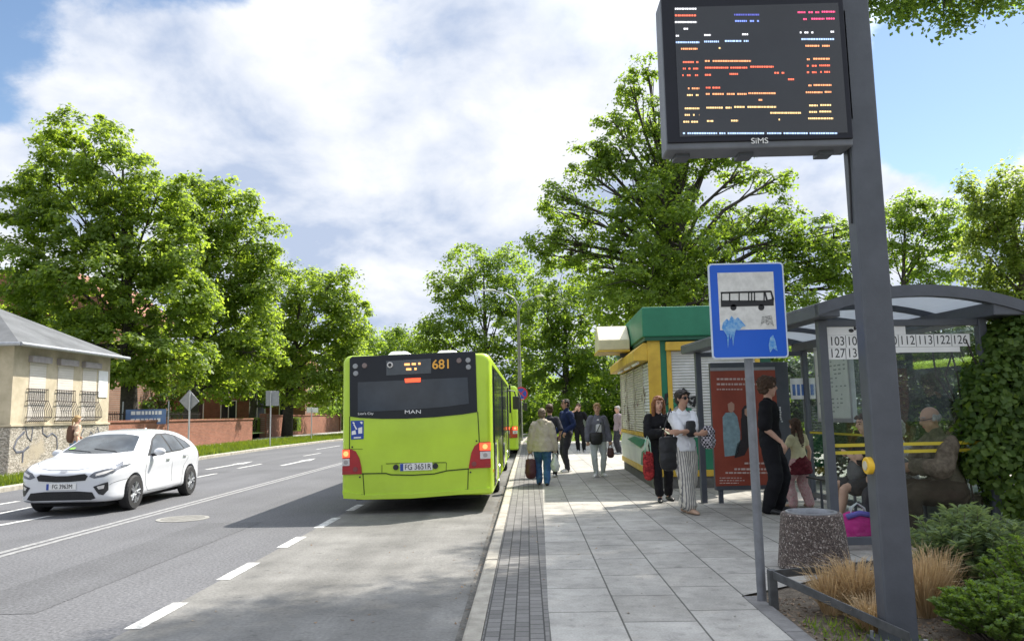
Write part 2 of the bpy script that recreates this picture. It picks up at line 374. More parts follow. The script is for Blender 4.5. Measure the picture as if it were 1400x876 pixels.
for (x_, y_, w_, l_) in ((-4.6, 6.5, .9, 5.5), (-9.6, 17.5, 1.1, 6.0)):      # old trench repairs
    sheet('asphalt_patch', [(x_-w_/2, y_), (x_+w_/2, y_+.05), (x_+w_/2+.03, y_+l_), (x_-w_/2, y_+l_-.06)], roadmat('patch_asphalt', (.088, .089, .094), speck=.4, stain=.2, streak=.1) if 'patch_asphalt' not in MATS else MATS['patch_asphalt'], 0.003)
# kerbs: stone by stone along each side
def kerb(name, line, w, side, z=0.12, step=1.0):
    m = MB(); pts = []
    for (a, b) in zip(line[:-1], line[1:]):
        a, b = Vector(a), Vector(b); n = max(1, int(round((b-a).length/step)))
        pts += [a.lerp(b, i/n) for i in range(n)]
    pts.append(Vector(line[-1]))
    for i in range(len(pts)-1):
        a, b = pts[i], pts[i+1]; t = (b-a).normalized(); nrm = Vector((t.y, -t.x))*side
        a = a + t*0.004; b = b - t*0.004; dz = rnd.uniform(-0.004, 0.004); q = 0.025
        prof = [(0, -0.05), (0, z-q), (q*0.35, z-q*0.3), (q, z), (w, z), (w, -0.05)]
        vs = [(*(a+nrm*o), h+dz) for o, h in prof] + [(*(b+nrm*o), h+dz) for o, h in prof]
        k = len(prof)
        m.add(vs, [tuple(range(k)), tuple(range(2*k-1, k-1, -1))] + [(j, (j+1) % k, (j+1) % k+k, j+k) for j in range(k)])
    return tag(m.build(name, m_kerb), kind='structure')
kerb('right_kerb', [k for k in KR if k[1] <= 62], 0.13, 1)
kerb('left_kerb', [k for k in KL if k[1] <= 100], 0.16, -1)
# pavement on the right
sheet('paver_strip', [(-0.335, -12), (-0.335, 12), (-0.345, 20), (-0.285, 40), (0.55, 40), (0.30, 18.4), (0.20, 11.6), (0.11, 5.2), (-0.1, -12)], m_paver, 0.118)
BED = [(1.66, 6.32), (1.66, -4)]
sheet('pavement', [(-0.1, -12), (0.11, 5.2), (0.20, 11.6), (0.30, 18.4), (0.55, 40), (26, 40), (26, 7.3), (3.0, 7.25), (1.66, 6.32), (1.66, -12)], m_slab, 0.118)
sheet('lawn', [(-0.28, 40), (0.7, 58), (60, 90), (60, 40)], m_turf, 0.09)
sheet('planting_bed', [(1.70, -12), (1.70, 6.5), (2.9, 7.45), (26, 7.45), (26, -12)], m_soil, 0.10)
m = MB()
for i in range(12):
    y1 = 6.28-i; m.box((1.66, y1-0.99, 0.0), (1.79, y1, 0.127))
tag(m.build('bed_edging', M('edging_stone', (0.17, 0.165, 0.16), 0.9, var=0.2, scale=8, bump=0.5), bevel=0.008), kind='structure')
# verge, path and terrace on the left
VL = [(-13.0, -12), (-13.3, 12), (-13.7, 20), (-14.5, 25), (-16.2, 31), (-17.5, 38), (-17.8, 50), (-16.8, 62), (-14.0, 80), (-10, 102)]
kl_in = [(x-0.16, y) for x, y in KL if y <= 100]
sheet('verge', kl_in + VL[::-1], m_turf, 0.115)
sheet('footpath', VL + [(-14, 104), (-19, 82), (-21, 62), (-23, 30), (-26, 8), (-26, -12)], m_path, 0.105)
sheet('terrace_lawn', [(-19.2, 33.2), (-19.2, 56), (-22, 62), (-24, 110), (-90, 110), (-90, 33.2)], m_turf, 0.55)
# ------------------------------------------------------------------ road markings
def mark(name, x0, y0, x1, y1, w, mat=m_paint, z=0.004):
    a, b = Vector((x0, y0)), Vector((x1, y1)); t = (b-a).normalized(); n = Vector((t.y, -t.x))*w/2
    nn = max(1, int((b-a).length/6)); m = MB()
    for i in range(nn):
        p, q = a.lerp(b, i/nn), a.lerp(b, (i+1)/nn)
        m.add([(*(p-n), z), (*(p+n), z), (*(q+n), z), (*(q-n), z)], [(0, 1, 2, 3)])
    return tag(m.build(name, mat, fix=False), kind='structure')
for y0, y1 in ((6.03, 6.86), (7.78, 8.66), (9.62, 10.45), (11.25, 12.35), (13.2, 14.1), (15.0, 15.9), (16.8, 17.7), (18.6, 19.5), (20.4, 21.3), (22.2, 23.1)):
    mark('bay_edge_dash', -3.06, y0, -3.06, y1, 0.14, m_paint_dirty)
for dx in (-0.085, 0.085): mark('centre_line', -6.43+dx, -12, -6.43+dx, 52, 0.10, m_paint_old)
for (x0, y0, x1, y1) in ((-9.39, 24.9, -9.39, 27.1), (-9.2, 21.0, -9.2, 22.7), (-9.39, 32.2, -9.3, 34.5), (-10.6, 38.5, -10.5, 42.9), (-9.3, 12.6, -9.4, 14.6), (-10.44, 14.6, -10.41, 15.7), (-8.45, 10.9, -8.16, 13.2), (-9.3, 41.5, -9.25, 43.5)):
    mark('lane_dash', x0, y0, x1, y1, 0.12, m_paint_dirty)
def arrow(x, y, L, mat=m_paint_dirty):
    m = MB(); z = 0.0042
    m.add([(x-0.08, y, z), (x+0.08, y, z), (x+0.08, y+L*0.62, z), (x-0.08, y+L*0.62, z)], [(0, 1, 2, 3)])
    m.add([(x-0.22, y+L*0.62, z), (x+0.22, y+L*0.62, z), (x, y+L, z)], [(0, 1, 2)])
    return tag(m.build('lane_arrow', mat, fix=False), kind='structure')
arrow(-10.28, 24.6, 4.2); arrow(-8.3, 25.9, 4.2)
# manhole cover
mh = empty('manhole_cover', (*G(250, 709).xy, 0)); tag(mh, 'round worn manhole cover set flush in the asphalt lane', 'manhole')
MB().cyl((0, 0, -0.01), (0, 0, 0.006), 0.33, n=40).build('lid', M('manhole_iron', (0.17, 0.165, 0.15), 0.7, 0.2, var=0.25, scale=9, bump=0.6), mh)
q = MB()
for i in range(40):
    a, b = 2*math.pi*i/40, 2*math.pi*(i+1)/40
    vs = [(r_*math.cos(t), r_*math.sin(t), z_) for t in (a, b) for r_, z_ in ((0.335, -0.01), (0.335, 0.008), (0.40, 0.008), (0.40, -0.01))]
    q.add(vs, [(0, 1, 5, 4), (1, 2, 6, 5), (2, 3, 7, 6)])
q.build('ring', M('manhole_concrete', (0.24, 0.235, 0.215), 0.85, var=0.15, bump=0.4), mh)
# ------------------------------------------------------------------ beige house
m_stucco = M('beige_stucco', (0.40, 0.345, 0.24), 0.9, var=0.13, scale=1.9, bump=0.4, bscale=70, col2=(0.55, 0.48, 0.35))
m_roof = M('grey_felt_roof', (0.095, 0.10, 0.105), 0.85, var=0.25, scale=1.2, bump=0.4, bscale=50)
m_shut = M('shutter_beige', (0.60, 0.56, 0.50), 0.6, var=0.06, scale=3)
def ruststone():
    m = bpy.data.materials.new('rubble_stone'); m.use_nodes = True; nt = m.node_tree; N = nt.nodes; L = nt.links
    b = N['Principled BSDF']; b.inputs['Roughness'].default_value = 0.9
    tc = N.new('ShaderNodeTexCoord'); mp = N.new('ShaderNodeMapping'); mp.inputs['Scale'].default_value = (4.2, 4.2, 6.5); L.new(tc.outputs['Object'], mp.inputs[0])
    v = N.new('ShaderNodeTexVoronoi'); v.feature = 'F1'; L.new(mp.outputs[0], v.inputs['Vector'])
    e = N.new('ShaderNodeTexVoronoi'); e.feature = 'DISTANCE_TO_EDGE'; L.new(mp.outputs[0], e.inputs['Vector'])
    r = N.new('ShaderNodeValToRGB'); L.new(v.outputs['Color'], r.inputs[0]); el = r.color_ramp.elements
    el[0].color = (0.22, 0.20, 0.165, 1); el[0].position = 0.2; el[1].color = (0.56, 0.52, 0.45, 1); el[1].position = 0.8
    k = el.new(0.5); k.color = (0.38, 0.34, 0.275, 1)
    n = N.new('ShaderNodeTexNoise'); n.inputs['Scale'].default_value = 1.1; n.inputs['Detail'].default_value = 6; L.new(tc.outputs['Object'], n.inputs['Vector'])
    r2 = N.new('ShaderNodeMapRange'); L.new(n.outputs[0], r2.inputs[0]); r2.inputs[1].default_value = .54; r2.inputs[2].default_value = .66
    mx = N.new('ShaderNodeMix'); mx.data_type = 'RGBA'; L.new(r2.outputs[0], mx.inputs[0]); L.new(r.outputs[0], mx.inputs[6]); mx.inputs[7].default_value = (0.46, 0.40, 0.30, 1)
    r3 = N.new('ShaderNodeMapRange'); L.new(e.outputs[0], r3.inputs[0]); r3.inputs[1].default_value = 0.0; r3.inputs[2].default_value = 0.07; r3.inputs[3].default_value = 0.42; r3.inputs[4].default_value = 1
    vm = N.new('ShaderNodeVectorMath'); vm.operation = 'SCALE'; L.new(mx.outputs[2], vm.inputs[0]); L.new(r3.outputs[0], vm.inputs['Scale']); L.new(vm.outputs[0], b.inputs['Base Color'])
    bp = N.new('ShaderNodeBump'); bp.inputs['Distance'].default_value = 0.03; bp.inputs['Strength'].default_value = 0.8; L.new(r3.outputs[0], bp.inputs['Height']); L.new(bp.outputs[0], b.inputs['Normal'])
    return m
m_rubble = ruststone()
m_brick = brickmat('red_brick', (0.21, 0.078, 0.046), (0.28, 0.112, 0.066), (0.20, 0.16, 0.13), 0.25, 0.077, 0.008, 'yz', stain=0.2, bump=0.5)
m_brickx = brickmat('red_brick_cross', (0.21, 0.078, 0.046), (0.28, 0.112, 0.066), (0.20, 0.16, 0.13), 0.25, 0.077, 0.008, 'xz', stain=0.2, bump=0.5)
m_iron = M('dark_iron', (0.05, 0.04, 0.035), 0.6, 0.3, var=0.2)
m_tag = M('graffiti_paint', (0.06, 0.065, 0.085), 0.7, var=0.3, scale=5, col2=(0.16, 0.165, 0.19))
HX = -15.1; HA = P(13, 600, 1).x; 
# facade plane x = HX: find distances of the two corners seen in the photograph
def on_x(u, v, x): r = ray(u, v); t = x/r.x; return Vector((x, r.y*t, CAM_H+r.z*t))
ya, yb = on_x(13, 590, HX).y, on_x(147, 590, HX).y
zs, ze = on_x(147, 578, HX).z, on_x(150, 488, HX).z
house = empty('beige_house', (HX, ya, 0.1)); tag(house, 'low beige house with grey hipped roof, three shuttered windows and stone base', 'house')
LH = yb-ya; zs -= 0.1; ze -= 0.1; DW = 6.2
box('stone_base', m_rubble, (-DW, -0.02, -0.15), (0.03, LH+0.02, zs-0.05), house, 0.02)
box('wall', m_stucco, (-DW+0.03, 0, zs-0.05), (0, LH, ze), house, 0.01)
box('base_ledge', m_stucco, (-DW, -0.05, zs-0.049), (0.06, LH+0.05, zs+0.02), house, 0.01)
ov = 0.42; zr = ze+1.55; hy = LH/2
rf = MB(); a = [(-DW-ov, -ov, ze), (ov, -ov, ze), (ov, LH+ov, ze), (-DW-ov, LH+ov, ze)]
rt = [(-hy*0.98, hy, zr), (-DW+hy*0.98, hy, zr)]
rf.add(a+rt, [(1, 2, 4), (0, 1, 4, 5), (2, 3, 5, 4), (3, 0, 5), (0, 3, 2, 1)])
rfo = rf.build('roof', m_roof, house)
g_ = MB()
for p, q_ in (((ov, -ov), (ov, LH+ov)), ((-DW-ov, -ov), (ov, -ov))): g_.tube([(p[0]+0.04, p[1], ze-0.03), (q_[0]+0.04, q_[1], ze-0.03)], 0.06, 10)
g_.build('gutter', m_steel, rfo)
for (u0, u1) in ((38.5, 61), (77.5, 98.5), (111.5, 130.5)):
    y0, y1 = on_x(u0, 540, HX).y-ya, on_x(u1, 540, HX).y-ya
    z0, z1 = 1.62-0.1+0.0, ze-0.48
    w = box('window', m_stucco, (-0.12, y0-0.04, z0-0.06), (0.012, y1+0.04, z0), house, 0.004)
    sh = MB(); n_ = 22
    for i in range(n_):
        zz = z0+(z1-z0)*i/n_; sh.box((-0.06, y0, zz+0.002), (0.014, y1, zz+(z1-z0)/n_-0.004))
    sh.build('shutter', m_shut, w)
    box('shutter_box', M('shutter_box_grey', (0.33, 0.30, 0.30), 0.6), (-0.05, y0-0.08, z1), (0.15, y1+0.08, z1+0.2), w, 0.01)
    gr = MB()
    nb = 11
    for i in range(nb):
        yy = y0-0.06+(y1-y0+0.12)*i/(nb-1)
        gr.tube([(0.06, yy, z0+1.0), (0.08, yy, z0+0.65), (0.22, yy, z0+0.32), (0.22, yy, z0+0.12), (0.06, yy, z0-0.02)], 0.011, 5)
    for h, off in ((0.98, 0.06), (0.62, 0.09), (0.12, 0.22), (0.0, 0.06)): gr.tube([(0.0, y0-0.08, z0+h), (off, y0-0.08, z0+h), (off, y1+0.08, z0+h), (0.0, y1+0.08, z0+h)], 0.015, 5)
    gr.build('window_grille', m_iron, w)
y0, y1 = on_x(133.5, 530, HX).y-ya, on_x(147, 530, HX).y-ya
box('notice_panel', m_white, (0.0, y0, on_x(140, 543, HX).z-0.1), (0.03, y1-0.05, on_x(140, 507, HX).z-0.1), house, 0.004)
gf = MB()
def scrib(pts, r_=0.05):
    r_ *= .6
    gf.tube([(0.034, on_x(u, v, HX).y-ya, on_x(u, v, HX).z-0.1) for u, v in pts], [0.012]*len(pts), 6, ell=[r_]*len(pts), xdir=(1, 0, 0))
scrib([(33, 580), (36, 597), (41, 603), (43, 588), (42, 580)], .04)
scrib([(32, 590), (22, 600), (17, 612), (21, 618), (30, 617), (38, 610)], .07); scrib([(30, 618), (29, 632)], .06)
scrib([(57, 580), (57, 592), (63, 597), (70, 592), (76, 597), (77, 610), (74, 622)], .05)
scrib([(118, 604), (123, 590), (128, 596), (132, 584), (137, 602)], .05); scrib([(104, 584), (108, 600), (113, 586)], .05)
gf.build('graffiti', m_tag, house)
# ------------------------------------------------------------------ brick garden walls along the path
def brick_wall(y0, y1, x, h, label, xthick=0.35, pier=()):
    w = empty('brick_wall', (x, y0, 0.1)); tag(w, label, 'wall', 'low red brick walls along the footpath')
    box('wall_body', m_brick, (-xthick, 0, -0.15), (0, y1-y0, h-0.1), w, 0.006)
    box('coping', m_brick, (-xthick-0.05, -0.04, h-0.099), (0.06, y1-y0+0.04, h), w, 0.012)
    for yy in pier: box('pier', m_brickx, (-xthick-0.08, yy-0.28, -0.15), (0.12, yy+0.28, h+0.12), w, 0.01)
    return w
wx = -18.75
yA, yB = on_x(118, 590, wx).y, on_x(345, 590, wx).y
brick_wall(yA, yB, wx, on_x(250, 573, wx).z-0.1, 'long low red brick wall starting at the beige house and ending by the leafy verge')
wy = G(400, 592, 0.1)
brick_wall(60, 84, -20.6, 1.75, 'further low brick wall with square piers beyond the gap in the long wall', pier=(0.3, 24))
for i, (u, v) in enumerate(((412, 590), (424, 589))):
    pp = P(u, v, 88+i*6); b_ = empty('brick_pier', (pp.x, pp.y, 0.1))
    tag(b_, ['square brick gate pier with stone cap nearest the white direction sign', 'square brick gate pier farther back along the footpath'][i], 'pier', 'brick gate piers')
    box('shaft', m_brickx, (-.5, -.5, -.1), (.5, .5, 1.75), b_, 0.01); box('cap', m_kerb, (-.58, -.58, 1.751), (.58, .58, 1.9), b_, 0.02)
# brick building behind the trees
def brick_building(x0, x1, y, z1, label, wins, nm='brick_building', z0=0.5):
    b_ = empty(nm, ((x0+x1)/2, y, z0)); tag(b_, label, 'building'); c = (x0+x1)/2
    box('wall', m_brickx, (x0-c, 0, -0.3), (x1-c, 10, z1), b_, 0.02)
    rr = MB(); rr.prism([(x0-c-0.5, z1), (x1-c+0.5, z1), (x1-c-3.5, z1+3.2), (x0-c+3.5, z1+3.2)], -0.5, 10.5); rr.build('roof', M('clay_roof', (0.24, 0.10, 0.065), 0.85, var=0.2, scale=3), b_, 0.02)
    for (a, z, w, h) in wins:
        f = MB()
        for q in ((a-w/2-0.09, z-0.09, a+w/2+0.09, z), (a-w/2-0.09, z+h, a+w/2+0.09, z+h+0.09), (a-w/2-0.09, z, a-w/2, z+h), (a+w/2, z, a+w/2+0.09, z+h), (a-0.04, z, a+0.04, z+h)):
            f.box((q[0], -0.06, q[1]), (q[2], 0.05, q[3]))
        fo = f.build('window', m_white, b_); box('pane', M('window_dark', (0.03, 0.036, 0.045), 0.1, var=0), (a-w/2, -0.02, z), (a+w/2, 0.03, z+h), fo, 0)
    return b_
brick_building(-38, -21.5, 74, 5.2, 'red brick building glimpsed under the crowns behind the low wall', [(-6, .9, 2.2, 1.6), (-2.4, .9, 1.4, 1.9), (.8, .9, 1.4, 1.9), (3.6, 1.0, 1.4, 1.9), (6.4, 1.0, 1.2, 1.9), (-6, 3.3, 1.4, 1.5), (-2.4, 3.3, 1.4, 1.5), (.8, 3.3, 1.4, 1.5), (3.6, 3.3, 1.4, 1.5)])
brick_building(-62, -32, 58, 9.6, 'tall red brick block with white windows rising behind the beige house', [(i*3.2-9, z, 1.5, 1.7) for i in range(8) for z in (1.4, 4.4, 7.3)], nm='brick_block')
# iron fence and blue banner on the terrace
fy0, fy1 = on_x(150, 550, -19.4).y, on_x(232, 550, -19.4).y
fe = empty('iron_fence', (-20.2, fy0, 0.55)); tag(fe, 'dark iron bar fence on the terrace between the beige house and the blue banner', 'fence')
fb = MB(); n_ = int((fy1+6-fy0)/0.16)
for i in range(n_): fb.box((-0.012, i*0.16, 0), (0.012, i*0.16+0.022, 1.5))
fb.build('bar_panel', m_iron, fe)
for z in (0.15, 1.35): box('rail', m_iron, (-0.03, -0.02, z), (-0.013, n_*0.16, z+0.05), fe, 0)
bn = empty('blue_banner', (P(200, 555, 38.5).x, 38.5, 0.55), R(12)); tag(bn, 'blue printed banner with pale lettering hung on the terrace fence', 'banner')
box('cloth', M('banner_blue', (0.07, 0.13, 0.30), 0.5, scale=0.9, col2=(0.15, 0.25, 0.44)), (-.95, 0, 0.85), (.95, 0.02, 1.6), bn, 0)
for k, z in enumerate((1.42, 1.05)):
    mm_ = MB(); x = -0.7
    while x < 0.6: w = rnd.uniform(0.08, 0.2); mm_.box((x, -0.012, z-0.09), (x+w, -0.003, z+0.09)); x += w+0.05
    mm_.build('lettering', m_white, bn)
for x in (-1.1, 1.05): MB().cyl((x, 0.04, 0), (x, 0.04, 2.0), 0.035).build('post', m_steel, bn)
# ------------------------------------------------------------------ vehicles
m_lime = M('lime_bus_paint', (0.46, 0.66, 0.032), 0.32, var=0.09, scale=1.1, coat=0.35)
m_busblk = M('bus_black_gloss', (0.016, 0.018, 0.023), 0.18, var=0.1, scale=2, spec=0.3)
m_busglass = M('bus_tinted_glass', (0.028, 0.036, 0.045), 0.07, var=0.35, scale=1.1, spec=0.5)
m_red = M('lamp_red', (0.36, 0.012, 0.018), 0.2, var=0.1, spec=0.6)
m_redlit = M('lamp_red_lit', (0.8, 0.06, 0.03), 0.3, var=0, emit=(1, 0.09, 0.03), estr=0.9)
m_clear = M('lamp_clear', (0.62, 0.60, 0.58), 0.2, var=0.1, scale=20)
m_orange = M('lamp_amber', (0.75, 0.20, 0.02), 0.25, var=0)
m_ledo = M('led_amber', (0.3, 0.1, 0.02), 0.5, var=0, emit=(1, 0.42, 0.14), estr=1.2)
m_num = M('fleet_number_yellow', (0.85, 0.42, 0.06), 0.5, var=0)
m_plate = M('plate_white', (0.74, 0.74, 0.72), 0.4, var=0.05)
m_pblue = M('plate_blue', (0.02, 0.06, 0.32), 0.4, var=0)
m_alu = M('alloy_rim', (0.50, 0.51, 0.53), 0.3, 0.75, var=0.1)
m_under = M('underbody_black', (0.012, 0.012, 0.013), 0.9, var=0)
def wheel(name, x, y, r, w, parent, rim='spokes', out=1):
    t = MB(); n = 28; prof = [(r*0.62, -w/2), (r*0.93, -w/2), (r, -w/2+0.03), (r, w/2-0.03), (r*0.93, w/2), (r*0.62, w/2)]
    for i in range(n):
        a, b = 2*math.pi*i/n, 2*math.pi*(i+1)/n
        vs = [(o_, q*math.cos(th), q*math.sin(th)) for th in (a, b) for q, o_ in prof]; k = len(prof)
        t.add(vs, [(j, j+1, j+1+k, j+k) for j in range(k-1)] + [(k-1, 0, k, 2*k-1)])
    wo = empty(name, (x, y, r)); wo.parent = parent
    t.build('tyre', m_rubber, wo, smooth=False)
    q = MB(); s_ = out
    q.cyl((s_*(w/2-0.10), 0, 0), (s_*(w/2-0.07), 0, 0), r*0.60, n=24)
    q.build('rim_barrel', m_black if rim == 'spokes' else m_steel, wo)
    q = MB()
    if rim == 'spokes':
        for k in range(5):
            for dth in (-0.13, 0.13):
                th = 2*math.pi*k/5+dth*1.0
                p0 = Vector((s_*(w/2-0.025), 0.05*math.cos(th), 0.05*math.sin(th))); p1 = Vector((s_*(w/2-0.012), r*0.60*math.cos(th+dth*.6), r*0.60*math.sin(th+dth*.6)))
                q.tube([p0, p1], [0.026, 0.020], 6)
        q.cyl((s_*(w/2-0.05), 0, 0), (s_*(w/2-0.008), 0, 0), 0.055, n=16)
    else:
        q.cyl((s_*(w/2-0.07), 0, 0), (s_*(w/2+0.02), 0, 0), r*0.3, r*0.22, n=18)
    n = 28
    for i in range(n):
        a, b = 2*math.pi*i/n, 2*math.pi*(i+1)/n
        q.add([(s_*o_, rr*math.cos(th), rr*math.sin(th)) for th in (a, b) for rr, o_ in ((r*.56, w/2-.06), (r*.60, w/2-.008), (r*.645, w/2-.004), (r*.645, w/2-.05))], [(0, 1, 5, 4), (1, 2, 6, 5), (2, 3, 7, 6)])
    q.build('rim', m_alu, wo)
    return wo
BD = 12.75
bp_ = P(569.5, 640, BD); BX = bp_.x
bus = empty('city_bus', (BX, BD, 0)); tag(bus, 'lime green city bus at the kerb with yellow number 681 on its black rear', 'bus', 'lime green city buses')
def bz(zx, zy):                         # rear-face coordinates
    p = P(440+zx/3.65, 460+zy/3.65, BD); return (p.x-BX, p.z)
BL = 12.0; W2 = 1.25; ZB, ZT = 0.27, 2.60
def ring(inset, y, zb, zt, rc=0.13, rb=0.05, n=5):
    x = W2-inset; pts = []
    for cx, cz, a0, rr in ((x-rc, zt-rc, 0, rc), (-x+rc, zt-rc, 90, rc), (-x+rb, zb+rb, 180, rb), (x-rb, zb+rb, 270, rb)):
        for i in range(n+1):
            th = R(a0+90*i/n); pts.append((cx+rr*math.cos(th), y, cz+rr*math.sin(th)))
    return pts
sh = MB(); rings = [ring(0.10, 0.0, ZB+0.03, ZT-0.06), ring(0.05, 0.018, ZB+0.015, ZT-0.02), ring(0.015, 0.07, ZB+0.003, ZT-0.004), ring(0, 0.16, ZB, ZT), ring(0, BL-0.5, ZB, ZT), ring(0.05, BL-0.1, ZB, ZT-0.06), ring(0.16, BL, ZB+.05, ZT-0.2)]
k = len(rings[0]); vs = [p for r_ in rings for p in r_]
sh.add(vs, [(i*k+j, i*k+(j+1) % k, (i+1)*k+(j+1) % k, (i+1)*k+j) for i in range(len(rings)-1) for j in range(k)] + [tuple(range(k)), tuple((len(rings)-1)*k+j for j in range(k))])
body = sh.build('body', m_lime, bus, smooth=False)
body.data.polygons.foreach_set('use_smooth', [True]*(len(body.data.polygons)-2)+[False, False])
# wheel arches cut out of the shell
for sx in (-1, 1):
    for yw in (3.35, 9.25):
        c = MB().cyl((sx*0.85, yw, 0.46), (sx*1.4, yw, 0.46), 0.56, n=32).build('cutter', None)
        md = body.modifiers.new('arch', 'BOOLEAN'); md.operation = 'DIFFERENCE'; md.object = c; md.solver = 'EXACT'; c.parent = bus
bpy.context.view_layer.update(); bake(body)
for o in [o for o in bpy.data.objects if o.name.startswith('cutter')]: bpy.data.objects.remove(o)
for sx in (-1, 1):
    for yw in (3.35, 9.25):
        wheel('wheel', sx*(W2-0.17), yw, 0.46, 0.30, bus, 'disc', sx)
box('underbody', m_under, (-1.05, 0.25, 0.20), (1.05, BL-0.3, 0.36), bus, 0)
def rear(name, pts, mat, y=-0.006, parent=None, thick=0.012, raw=False):
    q = [p if raw else bz(*p) for p in pts]
    return MB().prism(q, y, y+thick).build(name, mat, parent or bus, 0.003)
# black rear panel wraps to the roof edge
pan = rear('rear_panel', [(139, 112), (150, 100), (762, 74), (767, 82), (776, 376), (700, 388), (560, 402), (420, 409), (300, 410), (190, 405), (140, 398)], m_busblk, -0.012, thick=0.02)
rear('rear_window', [(180, 228), (728, 203), (735, 335), (600, 352), (450, 364), (300, 372), (180, 374)], m_busglass, -0.018, pan)
rear('line_display', [(322, 122), (545, 110), (546, 183), (323, 194)], M('display_dark', (0.07, 0.08, 0.09), 0.25, var=0.1), -0.018, pan)
q = MB()
for (x0, x1, y_) in ((413, 440, 139), (450, 470, 137), (482, 493, 135), (422, 447, 163), (463, 474, 161)):
    a, b = bz(x0, y_-5), bz(x1, y_+5); q.box((a[0], -0.026, b[1]), (b[0], -0.02, a[1]))
q.build('led_row', m_ledo, pan)
rear('brake_light', [(415, 210), (494, 206), (494, 226), (418, 230)], m_redlit, -0.045, pan, 0.04)
for x, y_, mt in ((168, 148, m_clear), (170, 184, m_clear), (214, 145, m_red), (685, 120, m_orange), (730, 118, m_clear), (732, 152, m_clear)):
    c = bz(x, y_); lamp = MB().cyl((c[0], -0.032, c[1]), (c[0], 0, c[1]), 0.040, 0.048, n=20).build('round_lamp', M('lamp_smoked', (0.30, 0.31, 0.32), 0.25, var=0.1) if mt is m_clear else M('lamp_smoked_warm', (0.20, 0.15, 0.14), 0.25, var=0.1), pan, 0.004)
c = bz(598, 140); text('681', 0.215, m_num, pan, (c[0], -0.02, c[1]), (R(90), R(-0.9), 0), 'fleet_number', bold=0.003)
c = bz(455, 376); text('MAN', 0.085, m_white, pan, (c[0], -0.02, c[1]), (R(90), 0, 0), 'maker_lettering', sx=1.5)
c = bz(220, 384); text("Lion's City", 0.055, m_white, pan, (c[0], -0.02, c[1]), (R(90), 0, 0), 'model_lettering', sx=1.1)
c = bz(342, 142); cm = MB().cyl((c[0], -0.05, c[1]), (c[0], 0, c[1]), 0.05, n=20).build('camera_ring', m_clear, pan, 0.004); MB().cyl((c[0], -0.056, c[1]), (c[0], -0.03, c[1]), 0.028, n=16).build('lens', m_black, cm)
# engine lid, seams, bumper
seam = M('seam_dark', (0.03, 0.05, 0.008), 0.8, var=0)
q = MB()
def line(pts, w=0.007, y=-0.004):
    pp = [Vector((bz(*p)[0], y, bz(*p)[1])) for p in pts]; q.tube(pp, [w]*len(pp), 6)
line([(200, 683), (320, 681), (345, 688), (450, 690), (560, 684), (625, 668), (735, 658)], 0.010)
line([(139, 398), (138, 560)]); line([(778, 376), (786, 525)]); line([(205, 684), (213, 800)]); line([(731, 658), (728, 770)]); line([(320, 633), (620, 627)], 0.006)
line([(300, 684), (300, 640)], .004); line([(620, 668), (622, 628)], .004); line([(139, 560), (205, 560)], .003)
q.build('panel_seam', seam, bus)
for x_, y_ in ((152, 550), (772, 520), (190, 700), (742, 676), (200, 790), (720, 765)):
    c = bz(x_, y_); MB().cyl((c[0], -.012, c[1]), (c[0], 0, c[1]), .014, n=12).build('latch', m_black, bus, .002)
rear('bumper_lip', [(104, 768), (110, 806), (212, 812), (450, 806), (700, 786), (838, 776), (838, 752), (700, 764), (450, 783), (212, 790)], m_lime, -0.03, thick=0.05)
st = rear('info_sticker', [(145, 420), (209, 417), (209, 510), (146, 513)], m_pblue, -0.008)
q = MB()
for poly in ([(152, 428), (160, 425), (166, 434), (160, 436)], [(158, 438), (163, 436), (178, 462), (170, 463)], [(190, 425), (203, 423), (203, 434), (198, 436)], [(182, 456), (202, 450), (202, 482), (183, 484)], [(150, 472), (168, 466), (172, 486), (150, 490)], [(160, 501), (196, 499), (196, 505), (160, 507)]):
    q.prism([bz(*p) for p in poly], -0.011, -0.0082)
q.build('pictogram', m_white, st)
